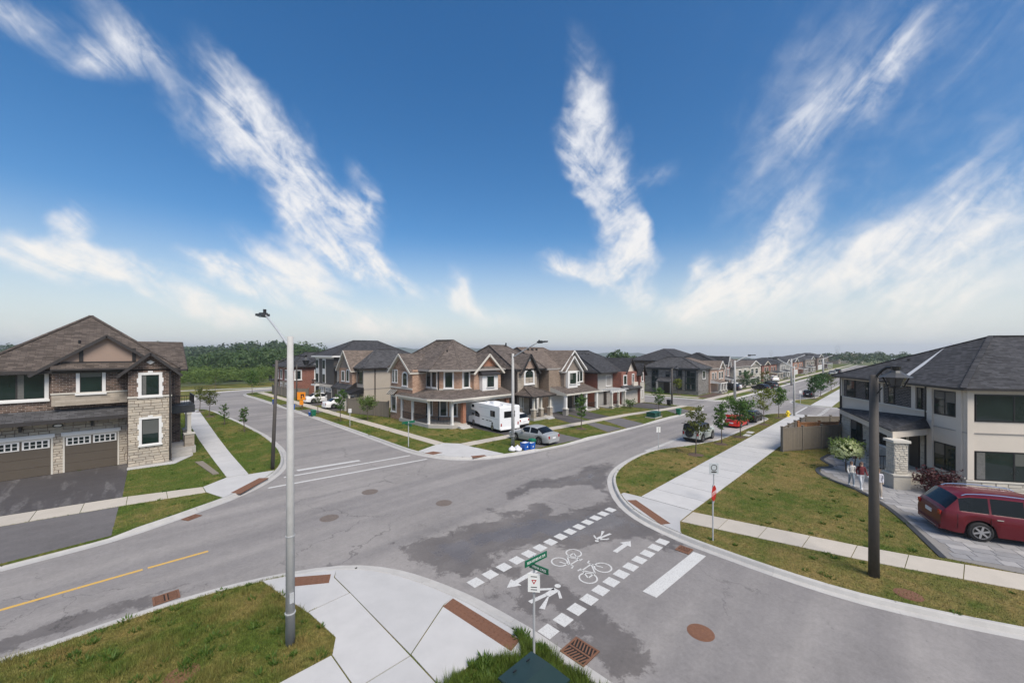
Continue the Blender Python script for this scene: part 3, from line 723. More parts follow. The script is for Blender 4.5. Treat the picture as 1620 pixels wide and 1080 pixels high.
def bike(cx, cy, s, fl, label):
    mb = MB(); z = .006
    def ring(x, y, r):
        n = 24; w_ = .034
        for k in range(n):
            t0, t1 = 2*math.pi*k/n, 2*math.pi*(k+1)/n
            mb.add([(cx+s*fl*(x+(r+q)*math.cos(t))*1, cy+fl*s*(y+(r+q)*math.sin(t))*1.0, z) for t, q in ((t0,-w_),(t1,-w_),(t1,w_),(t0,w_))], [(0,1,2,3)])
    def ln(a, b_):
        a = Vector(a); b_ = Vector(b_); d = (b_-a).normalized(); q = Vector((-d.y, d.x))*.032
        mb.add([(cx+s*fl*p.x, cy+fl*s*p.y, z) for p in (a-q, b_-q, b_+q, a+q)], [(0,1,2,3)])
    ring(-.55, 0, .36); ring(.55, 0, .36)
    for a, b_ in (((-.55,0),(-.25,.5)),((-.25,.5),(.42,.5)),((-.05,0),(.42,.5)),((-.05,0),(-.55,0)),((-.05,0),(-.3,.58)),((-.42,.6),(-.18,.6)),((.55,0),(.38,.66)),((.38,.66),(.6,.72))): ln(a, b_)
    o = mb.build('painted_bicycle', M_mark, uv=False)
    tag(o, label, 'road marking')
bike(11.55, 8.72, .78, -1, 'white bicycle symbol painted nearer the far row of squares')
bike(11.45, 7.42, .82, 1, 'white bicycle symbol painted nearer the near row of squares')
def walker(cx, cy, s, fl, label):
    mb = MB(); z = .006
    def pg(pts): mb.add([(cx+s*fl*x, cy+s*fl*y, z) for x, y in pts], [list(range(len(pts)))])
    pg([(.62+.11*math.cos(t*.5236), .12+.11*math.sin(t*.5236)) for t in range(12)])
    pg([(.45,-.1),(.45,.14),(-.02,.16),(-.06,-.06)])            # trunk
    pg([(-.02,.16),(-.06,.02),(-.7,.12),(-.68,.28)])            # leg
    pg([(-.02,.0),(-.06,-.06),(-.62,-.36),(-.7,-.2)])
    pg([(.44,.14),(.36,.05),(.02,.36),(.10,.44)])              # arm
    pg([(.10,.44),(.02,.36),(-.12,.40),(-.08,.5)])
    pg([(.45,-.1),(.36,-.08),(.12,-.34),(.2,-.40)])
    o = mb.build('painted_walker', M_mark, uv=False); tag(o, label, 'road marking')
walker(13.85, 8.72, .72, -1, 'white walking figure painted near the wide path end of the crossing')
walker(9.35, 7.75, .95, 1, 'white walking figure painted behind the street name post')

# covers and drains
def cover(x, y, z, r, label, mat=None):
    mb = MB(); mb.disc(x, y, r, z-.02, z+.006, 24); mb.disc(x, y, r*.86, z, z+.011, 24)
    for k in range(-3, 4):
        hw = math.sqrt(max(0, (r*.78)**2-(k*r*.24)**2)); mb.box(x-hw, x+hw, y+k*r*.24-.02, y+k*r*.24+.02, z, z+.016)
    o = mb.build('manhole_cover', mat or M_iron, uv=False, org=(x, y, z)); tag(o, label, 'manhole cover', 'manhole covers')
cover(9.5, 20.3, 0, .42, 'worn manhole cover nearest the white lines of the left street')
cover(6.7, 18.4, 0, .40, 'worn manhole cover nearest the yellow centre line')
cover(11.4, 16.2, 0, .40, 'worn manhole cover in the middle of the crossroads')
cover(11.0, 3.85, 0, .34, 'rusty manhole cover below the wide stop bar', M_rust)
cover(17.0, -.1, .115, .34, 'rusty cover sunk in the grass beside the dark lantern pole', M_rust)
cover(1.0, 11.7, .115, .34, 'rusty cover sunk in the grass at the bottom of the picture', M_rust)
def drain(x, y, dx, dy, label, a=0):
    o = wthing('storm_drain', label, 'storm drain', (x, y, 0), 'storm drains')
    MB().rbox(x, y, dx, dy, -.02, .009, a).build('pit', M_under, o, uv=False)
    f = MB(); c, s_ = math.cos(a), math.sin(a)
    def rb(lx, ly, w_, h_, z1=.022): f.rbox(x+c*lx-s_*ly, y+s_*lx+c*ly, w_, h_, .0, z1, a)
    for sg in (-1, 1): rb(0, sg*(dy/2-.025), dx, .05); rb(sg*(dx/2-.025), 0, .05, dy-.1)
    rb(0, 0, .05, dy-.1)
    f.build('frame', M_rust, o, uv=False)
    nb = 7
    for k in range(nb):
        yy = -dy/2+.05+(dy-.1)*(k+.5)/nb
        for sg in (-1, 1):
            q = MB(); lx = sg*dx/4
            q.rbox(x+c*lx-s_*yy, y+s_*lx+c*yy, dx/2-.1, .035, .004, .019, a+sg*.35); q.build('grate_bar', M_rust, o, uv=False)
drain(8.15, 5.75, .7, .72, 'rusty square storm drain beside the dark green transformer box')
drain(1.0, 15.95, .62, .55, 'rusty storm drain in the gutter along the near grass bank')
drain(2.3, 22.85, .6, .45, 'rusty storm drain at the kerb below the brick house with garages', .5)
drain(15.15, 5.9, .5, .5, 'rusty storm drain at the kerb by the wide stop bar')

# ---------------------------------------------------------------- houses
B_darkbrown = brick('dark brown brick', (.060,.038,.030), (.215,.145,.110), (.30,.27,.24), .27, .105)
B_tan = brick('tan pink brick', (.30,.165,.105), (.46,.29,.20), (.44,.38,.32), .24, .09)
B_red = brick('red brick', (.20,.062,.042), (.27,.095,.065), (.24,.19,.16))
B_redor = brick('orange red brick', (.33,.12,.06), (.38,.16,.09), (.30,.24,.20))
B_grey = brick('grey brown brick', (.19,.155,.13), (.26,.215,.18), (.28,.25,.22))
B_char = brick('charcoal brick', (.045,.041,.040), (.085,.076,.072), (.26,.24,.225), .24, .10)
S_warm = stonewall('warm rubble stone', (.30,.255,.205), (.42,.365,.30), (.33,.29,.24), .42, .15)
S_grey = stonewall('grey rubble stone', (.26,.245,.23), (.40,.38,.35), (.24,.22,.20), .5, .17)
S_pale = stonewall('pale limestone', (.40,.37,.32), (.50,.465,.41), (.42,.39,.34), .55, .19)
M_stuc = plain('beige stucco', (.40,.355,.30), .85, var=.06, scale=1.1, bump=.2, bscale=90)
M_stucg = plain('grey stucco', (.33,.315,.295), .85, var=.06, scale=1.1, bump=.2, bscale=90)
M_stucd = plain('dark stucco', (.075,.068,.062), .85, var=.08, scale=1.1)
M_stucb = plain('brown gable stucco', (.30,.22,.175), .85, var=.06, scale=1.1)
M_stucc = plain('pale grey stucco', (.56,.505,.435), .85, var=.09, scale=.7, bump=.2, bscale=90)
M_charp = plain('charcoal panel', (.035,.038,.042), .55, var=.06)
M_tgrn = plain('dark teal panel', (.020,.040,.042), .4, var=.1)
M_gdoor = plain('brown garage steel', (.090,.073,.055), .5, var=.05, scale=2)
M_gdark = plain('dark garage steel', (.05,.043,.037), .5, var=.05)
M_gwht = plain('white garage steel', (.6,.6,.6), .5, var=.03)
M_door = plain('dark front door', (.03,.024,.02), .4, var=.08)
M_sofit = plain('soffit dark', (.030,.026,.025), .6, var=.05)
M_fasc = plain('grey fascia', (.30,.28,.26), .6, var=.05)
M_found = plain('foundation concrete', (.40,.38,.35), .9, var=.1, bump=.3)
SH_brown = shingle('brown shingles', (.092,.076,.066), .38)
SH_grey = shingle('grey brown shingles', (.118,.099,.088), .36)
SH_char = shingle('charcoal shingles', (.050,.051,.056), .42)
SH_dark = shingle('dark grey shingles', (.068,.068,.072), .4)
SH_tan = shingle('tan shingles', (.155,.125,.105), .3)

def Sf(x, y): return (x, y, 1, 0)            # south wall frame from its west end
def Wf(x, y): return (x, y, 0, -1)           # west wall frame from its north end
def Ef(x, y): return (x, y, 0, 1)
def fline(a, b):
    d = Vector(b)-Vector(a); d.normalize(); return (a[0], a[1], d.x, d.y)
Z0 = .115
def wall(h, poly, z0, z1, mat, name='wall', z1f=None):
    return MB().prism(poly, z0, z1).build(name, mat, h)
def roof(h, poly, ridge, ze, zr, over, mats, th=.18, name='roof', flat_ends=()):
    """sloping roof from an eave outline up to a ridge line (a, b); flat_ends lists edges closed as gables"""
    n = len(poly)
    a = sum(poly[i][0]*poly[(i+1)%n][1]-poly[(i+1)%n][0]*poly[i][1] for i in range(n))
    if a < 0: poly = poly[::-1]
    P = offset_line([poly[-1]]+list(poly)+[poly[0]], -over)[1:-1]
    A, B = [Vector((p[0], p[1], zr)) for p in ridge]
    mb = MB()
    for z in (ze-th, ze): mb.v += [(x, y, z) for x, y in P]
    mb.v += [tuple(A), tuple(B)]; ia, ib = 2*n, 2*n+1
    near = [ia if (Vector(p)-A.xy).length <= (Vector(p)-B.xy).length else ib for p in P]
    mb.f.append(list(range(n-1,-1,-1))); mb.m.append(1)
    for i in range(n):
        j = (i+1)%n
        mb.f.append([i, j, n+j, n+i]); mb.m.append(1)
        if near[i] == near[j]: mb.f.append([n+i, n+j, near[i]]); mb.m.append(0)
        else:
            mb.f.append([n+i, n+j, near[j], near[i]]); mb.m.append(0)
    r = mb.build(name, mats, h)
    if (A-B).length > .4:
        cap = MB().bar(A+Vector((0,0,.02)), B+Vector((0,0,.02)), .26, .05); cap.build('ridge_cap', mats[0], r, org=h.get('_w'))
    for i in range(n):
        e = Vector((P[i][0], P[i][1], ze+.02)); t = Vector(mb.v[near[i]])
        MB().bar(e, t+Vector((0,0,.02)), .24, .04).build('hip_cap', mats[0], r, org=h.get('_w'))
    return r
def shed(h, F, u0, u1, w0, w1, z0, z1, mats, name='porch_roof', th=.14, hip=.0):
    """lean-to roof: high (z1) at w0 on the wall, low (z0) at w1"""
    mb = MB()
    T_ = [fp(F,u0,w1,z0), fp(F,u1,w1,z0), fp(F,u1-hip,w0,z1), fp(F,u0+hip,w0,z1)]
    Bt = [fp(F,u0,w1,z0-th), fp(F,u1,w1,z0-th), fp(F,u1,w0,z0-th), fp(F,u0,w0,z0-th)]
    mb.add(T_+Bt, [(0,1,2,3)], 0); mb.f += [[o_ for o_ in f] for f in ((7,6,5,4),(4,5,1,0),(5,6,2,1),(6,7,3,2),(7,4,0,3))]; mb.m += [1, 1, 0 if hip else 1, 1, 0 if hip else 1]
    return mb.build(name, mats, h)
def gable(h, F, u0, u1, ze, zp, depth, over, roofm, wallm, trimm, trim=.16, proud=.0, th=.14, front=.35, name='gable_roof'):
    """front gable on frame F: roof prism running back by depth, triangle wall, two barge boards"""
    um = (u0+u1)/2; o = over; sl = (zp-ze)/((u1-u0)/2)
    a0, a1 = u0-o, u1+o; zl = ze-o*sl
    mb = MB()
    V = []
    for w_ in (front, -depth):
        V += [fp(F,a0,w_,zl), fp(F,a1,w_,zl), fp(F,um,w_,zp), fp(F,a0,w_,zl-th), fp(F,a1,w_,zl-th), fp(F,um,w_,zp-th)]
    mb.add(V, [(1,7,8,2),(2,8,6,0)], 0)
    for f in ((3,5,2,0),(5,4,1,2),(4,10,7,1),(9,3,0,6),(3,9,11,5),(5,11,10,4)): mb.f.append(list(f)); mb.m.append(1)
    r = mb.build(name, [roofm, trimm], h)
    if wallm is not None:
        t = MB(); zb = ze
        V = [fp(F,u0,proud,zb), fp(F,u1,proud,zb), fp(F,um,proud,zp-th-.02), fp(F,u0,-.3,zb), fp(F,u1,-.3,zb), fp(F,um,-.3,zp-th-.02)]
        t.add(V, [(0,1,2),(5,4,3),(0,3,4,1),(1,4,5,2),(2,5,3,0)]); t.build('gable_wall', wallm, h)
    for (ua, ub) in ((a0, um), (a1, um)):
        MB().bar(fp(F,ua,front+.025,zl-trim/2), fp(F,ub,front+.025,zp-trim/2), .05, trim).build('bargeboard', trimm, r, org=h.get('_w'))
    return r
WR = random.Random(21)
M_blind = plain('blind behind glass', (.10,.105,.10), .1, var=.06, scale=2, spec=.6); M_curt = plain('curtain behind glass', (.13,.13,.125), .1, var=.25, scale=9, spec=.6)
def window(h, F, uc, wd, z0, ht, trim=.12, tmat=None, gmat=None, nx=2, ny=1, arch=False, sill=True, fmat=None, keyed=False, name='window', proud=.06):
    """trim round the opening is the part; sash bars and panes are its sub-parts"""
    tmat = tmat or M_white; gmat = gmat or M_glass; fmat = fmat or M_dark
    u0, u1 = uc-wd/2, uc+wd/2; z1 = z0+ht
    mb = MB(); org = h.get('_w')
    if trim > 0:
        mb.fbox(F, u0-trim, u0, .002, proud, z0-trim*.4, z1); mb.fbox(F, u1, u1+trim, .002, proud, z0-trim*.4, z1)
        if not arch: mb.fbox(F, u0-trim, u1+trim, .002, proud+.01, z1, z1+trim)
        if sill: mb.fbox(F, u0-trim*1.25, u1+trim*1.25, .002, proud+.05, z0-trim*1.1, z0-trim*.4)
        mb.fbox(F, u0, u1, .002, proud-.01, z0-trim*.4, z0)
        if keyed:
            mb.fbox(F, uc-.12, uc+.12, .002, proud+.03, z1+.01, z1+trim+.1)
            for q in (.18, .62):
                mb.fbox(F, u0-trim-.06, u0-trim, .002, proud-.006, z0+ht*q, z0+ht*q+.3); mb.fbox(F, u1+trim, u1+trim+.06, .002, proud-.006, z0+ht*q, z0+ht*q+.3)
    ar = []
    if arch:
        r_ = wd/2; k = 10; rise = wd*.32
        ar = [(uc+r_*math.cos(math.pi*i/k), z1+rise*math.sin(math.pi*i/k)) for i in range(k+1)]
        ro = [(uc+(r_+trim)*math.cos(math.pi*i/k), z1+(rise+trim)*math.sin(math.pi*i/k)) for i in range(k+1)]
        for i in range(k):
            V = [fp(F,p[0],w_,p[1]) for w_ in (.002, proud) for p in (ar[i], ar[i+1], ro[i+1], ro[i])]
            mb.add(V, [(7,6,5,4),(0,1,2,3),(2,6,7,3),(0,4,5,1)])
    if trim <= 0:
        mb.fbox(F, u0-.03, u1+.03, .002, .03, z0-.03, z1+.03)
    wn_ = mb.build(name, tmat if trim > 0 else fmat, h)
    g_ = MB()
    # panes
    du = (u1-u0)/nx; dz = (z1-z0)/ny; fr = .035
    for i in range(nx):
        for j in range(ny):
            p = MB(); tt = .018 if trim > 0 else .036
            za, zb = z0+j*dz+fr, z0+(j+1)*dz-fr; ua, ub = u0+i*du+fr, u0+(i+1)*du-fr
            rr_ = WR.random()
            if rr_ < .33 and ny == 1:          # a blind drawn part of the way behind the glass
                zc = zb-(zb-za)*WR.choice((.3,.45,.6)); q = MB(); q.fbox(F, ua, ub, .004, tt, zc, zb); q.build('pane', M_blind, wn_, org=org); zb = zc
            elif rr_ < .5 and ub-ua > .5:      # a curtain gathered at one side
                uc_ = ua+(ub-ua)*.24; q = MB(); q.fbox(F, ua, uc_, .004, tt, za, zb); q.build('pane', M_curt, wn_, org=org); ua = uc_
            p.fbox(F, ua, ub, .004, tt, za, zb); p.build('pane', gmat, wn_, org=org)
    s = MB(); so = .034 if trim > 0 else .05
    for i in range(nx+1):
        u = u0+i*du; s.fbox(F, max(u0, u-fr), min(u1, u+fr), .003, so, z0, z1)
    for j in range(ny+1):
        z = z0+j*dz; s.fbox(F, u0, u1, .003, so-.002, max(z0, z-fr), min(z1, z+fr))
    s.build('sash', fmat, wn_, org=org)
    if arch:
        p = MB(); k = len(ar)
        p.add([fp(F,a_,.018,b_) for a_, b_ in ar], [list(range(k))]); p.build('pane', gmat, wn_, org=org)
        s = MB(); c_ = (uc, z1)
        for i in (3, 5, 7): s.bar(fp(F,uc,.026,z1), fp(F,ar[i][0],.026,ar[i][1]), .03, .03)
        s.build('sash', fmat, wn_, org=org)
    return wn_
def garage(h, F, u0, u1, z0, ht, dmat, tmat, win=True, rows=4, tr=.08, lint=.0):
    org = h.get('_w')
    mb = MB(); mb.fbox(F, u0-tr, u0, .002, .05, z0, z0+ht); mb.fbox(F, u1, u1+tr, .002, .05, z0, z0+ht); mb.fbox(F, u0-tr, u1+tr, .002, .052, z0+ht, z0+ht+tr)
    d = mb.build('garage_door', tmat, h)
    rh = ht/rows
    for r_ in range(rows):
        if r_ == rows-1 and win:
            for i in range(2):
                a = u0+(u1-u0)*(i*.5+.02); b_ = u0+(u1-u0)*(i*.5+.48)
                MB().fbox(F, a, b_, .006, .035, z0+r_*rh+.01, z0+ht-.02).build('window_panel', M_white, d, org=org)
                for k in range(4):
                    for j in range(2):
                        ww = (b_-a-.1)/4; hh = (rh-.12)/2
                        MB().fbox(F, a+.05+k*ww+.03, a+.05+(k+1)*ww-.03, .03, .039, z0+r_*rh+.05+j*hh+.02, z0+r_*rh+.05+(j+1)*hh-.01).build('pane', M_glass, d, org=org)
            MB().fbox(F, u0, u1, .003, .012, z0+r_*rh, z0+ht).build('panel', dmat, d, org=org)
        else:
            MB().fbox(F, u0, u1, .003, .022, z0+r_*rh+.008, z0+(r_+1)*rh-.006).build('panel', dmat, d, org=org)
    if lint:
        MB().fbox(F, u0-.15, u1+.15, .003, .08, z0+ht+tr+.005, z0+ht+tr+lint).build('lintel', M_white, h)
    return d
def column(h, x, y, z0, z1, w_=.24, mat=None, base=0.0, bw=.5, bmat=None, name='column'):
    mb = MB()
    z = z0
    if base: z = z0+base
    mb.box(x-w_/2, x+w_/2, y-w_/2, y+w_/2, z, z1-.12); mb.box(x-w_/2-.04, x+w_/2+.04, y-w_/2-.04, y+w_/2+.04, z1-.12, z1)
    mb.box(x-w_/2-.03, x+w_/2+.03, y-w_/2-.03, y+w_/2+.03, z+.002, z+.1)
    c = mb.build(name, mat or M_white, h)
    if base:
        MB().box(x-bw/2, x+bw/2, y-bw/2, y+bw/2, z0, z0+base-.08).build('pier', bmat or S_warm, c, org=h.get('_w'))
        MB().box(x-bw/2-.05, x+bw/2+.05, y-bw/2-.05, y+bw/2+.05, z0+base-.078, z0+base).build('pier_cap', M_cream, c, org=h.get('_w'))
    return c
def railing(h, a, b_, z0, ht=.9, mat=None, gap=.14, name='railing'):
    a = Vector(a); b_ = Vector(b_); mb = MB(); L = (b_-a).length
    mb.bar((a.x,a.y,z0+ht), (b_.x,b_.y,z0+ht), .05, .05); mb.bar((a.x,a.y,z0+.1), (b_.x,b_.y,z0+.1), .04, .04)
    k = max(2, int(L/gap))
    for i in range(k+1):
        q = a.lerp(b_, i/k); mb.box(q.x-.011, q.x+.011, q.y-.011, q.y+.011, z0+.1, z0+ht)
    return mb.build(name, mat or M_black, h)
def downspout(h, F, u, z0, z1, mat=None):
    MB().fbox(F, u-.05, u+.05, .01, .11, z0, z1).fbox(F, u-.065, u+.065, .008, .12, z1*.5, z1*.5+.04).build('downspout', mat or M_dark, h)
def band(h, F, u0, u1, z0, z1, out, mat, name='trim_band'):
    MB().fbox(F, u0, u1, .002, out, z0, z1).build(name, mat, h)
def stones(h, F, regions, z0, mat, size=(.28,.62), row=.165, limit=300, skip=(), proud=(.012,.045), rest=None):
    """coursed stone blocks set proud of the wall; openings in skip are left free"""
    cnt = 0
    for (u0, u1, za, zb) in regions:
        z = za; r_ = 0
        while z < zb-.05:
            hh = min(row*random.choice((.8,1,1,1.25)), zb-z)
            u = u0-random.uniform(0, .3)
            while u < u1-.02:
                L = random.uniform(*size); a = max(u, u0); b_ = min(u+L, u1)
                u += L
                if b_-a < .06: continue
                segs = [(a, b_)]
                for (s0, s1, t0, t1) in skip:
                    if z < t1 and z+hh > t0:
                        ns = []
                        for (p, q) in segs:
                            if q <= s0 or p >= s1: ns.append((p, q))
                            else:
                                if p < s0: ns.append((p, s0))
                                if q > s1: ns.append((s1, q))
                        segs = ns
                for (p, q) in segs:
                    if q-p < .05: continue
                    pr = random.uniform(*proud)
                    mb = MB(); e = .008
                    V = [fp(F,uu,.002,zz) for zz in (z+e, z+hh-e) for uu in (p+e, q-e)]
                    b2 = .018
                    V += [fp(F,uu,pr,zz) for zz in (z+e+b2, z+hh-e-b2) for uu in (p+e+b2, q-e-b2)]
                    mb.add(V, [(4,5,7,6),(0,1,5,4),(1,3,7,5),(3,2,6,7),(2,0,4,6)])
                    cnt += 1
                    if cnt <= limit: mb.build('stone', mat, h, uv=False)
                    elif rest is not None: rest.add(mb.v, mb.f)
            z += hh
    return cnt
M_stone = plain('split stone', (.42,.37,.305), .88, var=.12, scale=3, bump=.6, bscale=22, objvar=.17)
M_stonep = plain('pale split stone', (.46,.425,.365), .88, var=.10, scale=3, bump=.5, bscale=22, objvar=.13)

# ---- brick and stone house with two garage doors, at left
h = wthing('house', 'dark brown brick and stone house with two garage doors and a corner balcony', 'house', (-1.5, 36.4, Z0))
F1 = Sf(-12, 36.4); F2 = Sf(.35, 34.85); FE = Ef(2.45, 34.85)
wall(h, [(-5.7,36.4),(.4,36.4),(.4,48),(-5.7,48)], 0, 6.3, B_darkbrown)
wall(h, [(.35,34.85),(2.45,34.85),(2.45,46),(.35,46)], 0, 6.3, B_darkbrown)
wall(h, [(2.44,39.5),(3.3,39.5),(3.3,46),(2.44,46)], 0, 6.3, B_darkbrown)
# upper storey slightly proud over the garages
wall(h, [(-2.9,35.95),(.34,35.95),(.34,36.5),(-2.9,36.5)], 4.35, 6.3, B_darkbrown, 'wall')
FU = Sf(-2.9, 35.95)
band(h, FU, 0, 3.24, 4.25, 4.95, .03, S_warm, 'stone_band'); band(h, FU, -.03, 3.25, 4.95, 5.03, .07, M_cream, 'sill_band')
rest = MB()
stones(h, F1, [(9.1,9.55,.12,3.35),(11.95,12.35,.12,3.35),(6.35,11.95,2.58,3.35)], 0, M_stone, limit=120, rest=rest)
stones(h, F2, [(0,2.1,.2,4.55)], 0, M_stone, limit=150, skip=((.58,1.52,1.45,3.2),), rest=rest)
if rest.v: tag(rest.build('stonework', M_stone, h, uv=False), kind='stuff')
band(h, F2, -.02, 2.12, 4.56, 4.66, .08, M_cream, 'sill_band')
band(h, F2, -.03, 2.13, 0, .2, .06, M_found, 'foundation')
garage(h, F1, 9.6, 11.88, .14, 2.15, M_gdoor, M_cream, lint=.22)
garage(h, F1, 6.75, 9.05, .14, 2.15, M_gdoor, M_cream, lint=.22)
window(h, F2, 1.05, .82, 1.55, 1.6, .14, keyed=True, nx=1, gmat=M_glassg)
window(h, F2, 1.05, .84, 4.72, 1.3, .16, keyed=True, nx=1, gmat=M_glassg)
window(h, FU, 1.62, .95, 5.03, 1.35, .16, nx=1, gmat=M_glassg)
window(h, Sf(-12,36.4), 7.75, 2.1, 4.75, 1.45, .17, nx=2, gmat=M_glassg)
# canopy roof over the garages
shed(h, Sf(-12,36.4), 5.9, 12.36, 0, .95, 3.5, 4.0, [SH_dark, M_sofit], 'canopy_roof', .22)
# main roof, gables
roof(h, [(-5.7,36.4),(2.45,36.4),(2.45,48.5),(-5.7,48.5)], ((-1.5,42.0),(-1.5,44.2)), 6.42, 10.15, .55, [SH_brown, M_sofit], .2)
gable(h, Sf(-3.4,35.95), 0, 5.6, 6.45, 8.6, 5.2, .35, SH_brown, M_stucb, M_sofit, .17, .0, front=.25)
FG = Sf(-3.4,35.95)
for u in (1.7, 4.05): band(h, FG, u-.09, u+.09, 6.9, 7.75, .05, M_dark, 'timber')
band(h, FG, .9, 4.8, 6.82, 6.92, .05, M_dark, 'timber')
shed(h, FG, .5, 4.2, .03, .55, 6.5, 6.85, [SH_brown, M_sofit], 'skirt_roof', .1)
gable(h, F2, -.1, 2.2, 6.4, 7.5, 3.0, .42, SH_brown, B_darkbrown, M_sofit, .16, .0, front=.4)
MB().add([fp(F2,1.05+a,.03,6.85+b_) for a, b_ in ((-.2,0),(0,-.14),(.2,0),(0,.14))], [(0,1,2,3)]).build('diamond_plaque', M_white, h)
gable(h, Ef(3.3,39.3), 0, 6.4, 6.4, 8.35, 3.6, .3, SH_brown, B_darkbrown, M_sofit, .22, front=.35)
for u in (10.1, ): MB().tube([(-12+u,38.6,7.4),(-12+u,38.6,8.3)], .06, 8).build('vent_pipe', M_black, h)
MB().tube([(-4.6,38.2,6.9),(-4.6,38.2,7.7)], .12, 8).build('vent_pipe', M_black, h)
downspout(h, F2, 2.02, .3, 6.2)
# wall lamps and the number plaque
for u in (7.9, 10.75):
    MB().fbox(F1, u-.06, u+.06, .05, .2, 2.85, 3.1).fbox(F1, u-.1, u+.1, .05, .24, 3.1, 3.14).fbox(F1, u-.02, u+.02, .05, .1, 3.1, 3.22).build('wall_lamp', M_dark, h)
pq = MB(); pq.add([fp(F1,9.33+.24*math.cos(t*.393),.05,3.05+.12*math.sin(t*.393)) for t in range(16)], [list(range(16))]); pq = pq.build('number_plaque', M_black, h)
MB().add([fp(F1,9.33+.16*math.cos(t*.393),.054,3.05+.08*math.sin(t*.393)) for t in range(16)], [list(range(16))]).build('plate', M_signw, pq, org=(-1.5,36.4,Z0))
# side balcony, porch and steps
MB().box(2.46, 3.95, 37.4, 40.0, 3.05, 3.6).build('balcony', M_charp, h)
railing(h, (3.9,37.45), (3.9,39.95), 3.6, .7); railing(h, (2.5,37.45), (3.9,37.45), 3.6, .7)
MB().box(2.46, 3.95, 36.9, 40.2, 0, .62).box(2.5,3.7,36.45,36.9,0,.42).box(2.5,3.7,36.05,36.45,0,.25).build('porch', M_found, h)
column(h, 3.6, 37.3, .62, 3.05, .22, M_cream, .95, .55, S_warm); column(h, 3.7, 39.7, .62, 3.05, .22, M_cream, .95, .5, S_warm)
MB().fbox(FE, 3.1, 4.0, .01, .06, .65, 2.7).build('door', M_door, h)
window(h, FE, 2.0, .7, 4.75, 1.3, .15, nx=1); window(h, FE, 3.5, .8, 3.75, 1.9, .0, nx=1)
MB().prism([(.3,34.8),(.3,34.35),(2.6,34.2),(3.2,35.2),(3.7,36.0),(2.5,36.0),(2.5,34.8)], .02, .15).build('walkway', M_conc, h, uv=False)
PAVED.append([(.3,34.8),(.3,34.35),(2.6,34.2),(3.2,35.2),(3.7,36.0),(2.5,36.0),(2.5,34.8)])

# ---- corner house with the wrap-round porch
h = wthing('house', 'tan brick corner house with wrap-round porch behind the white motorhome', 'house', (26.5, 32.6, Z0))
X0, Y0 = 23.3, 32.6
wall(h, [(23.3,41),(23.3,34.2),(24.9,32.6),(30.4,32.6),(30.4,43),(23.3,43)], 0, 5.65, B_tan)
wall(h, [(21.6,41),(21.6,36.3),(23.32,36.3),(23.32,41)], 0, 5.65, B_tan)
FW = Wf(23.3,41); FB = Wf(21.6,41); FC = fline((23.3,34.2),(24.9,32.6)); FS = Sf(24.9,32.6)
roof(h, [(22.7,42.6),(22.7,34.4),(24.7,32.3),(30.4,32.3),(30.4,42.6)], ((26.2,38.6),(26.9,36.4)), 5.72, 8.9, .45, [SH_grey, M_fasc], .2)
gable(h, FB, .3, 4.5, 5.6, 7.35, 4.6, .3, SH_grey, B_tan, M_cream, .2)
FGB = Sf(26.5,32.2)
wall(h, [(26.5,32.2),(30.4,32.2),(30.4,32.7),(26.5,32.7)], 3.3, 5.6, B_tan)
gable(h, FGB, .1, 3.8, 5.6, 7.35, 5.2, .35, SH_grey, B_redor, M_cream, .2)
window(h, FB, 3.2, .85, 3.95, 1.05, .16, arch=True, nx=1); window(h, FB, .7, .35, 4.2, 1.3, .1, nx=1); window(h, FB, 1.35, .35, 4.2, 1.3, .1, nx=1)
window(h, FW, 5.15, .8, 3.85, 1.55, .15, nx=1); window(h, FW, 6.2, .8, 3.85, 1.55, .15, nx=1)
window(h, FC, 1.15, .75, 3.85, 1.55, .16, nx=1, gmat=M_glassg); window(h, FS, .85, .7, 3.85, 1.55, .16, nx=1)
# box bay under a metal hood
MB().fbox(FGB, .75, 3.0, .002, .5, 3.15, 5.05).build('bay', M_white, h)
FBY = (FGB[0]+.75, FGB[1]-.5, 1, 0)
window(h, FBY, 1.13, 1.0, 3.75, 1.15, .06, nx=2, gmat=M_glassg)
for k in range(9): MB().fbox(FBY, .2+k*.21, .32+k*.21, .002, .03, 3.22, 3.42).build('baluster', M_cream, h)
shed(h, FGB, .55, 3.2, 0, .75, 5.12, 5.6, [plain('standing seam metal', (.035,.033,.035), .45, .3, var=.08), M_dark], 'bay_hood', .1, .2)
for F_, a, b_ in ((FW,4.7,6.8),(FC,0,2.26),(FS,0,1.7)): band(h, F_, a, b_, 3.5, 3.7, .06, M_cream, 'belt_course')
band(h, FB, 0, 4.7, 3.55, 3.72, .06, M_cream, 'belt_course')
window(h, FB, .8, .9, 1.0, 1.55, .16, nx=1)
MB().add([fp(FB,.1,.02,3.35), fp(FB,1.6,.02,3.35), fp(FB,1.6,.6,2.85), fp(FB,.1,.6,2.85)], [(0,1,2,3)]).build('awning', M_black, h)
for k in range(5): MB().bar(fp(FB,.15+k*.35,.04,3.37), fp(FB,.15+k*.35,.6,2.88), .05, .04).build('awning_rib', M_cream, h)
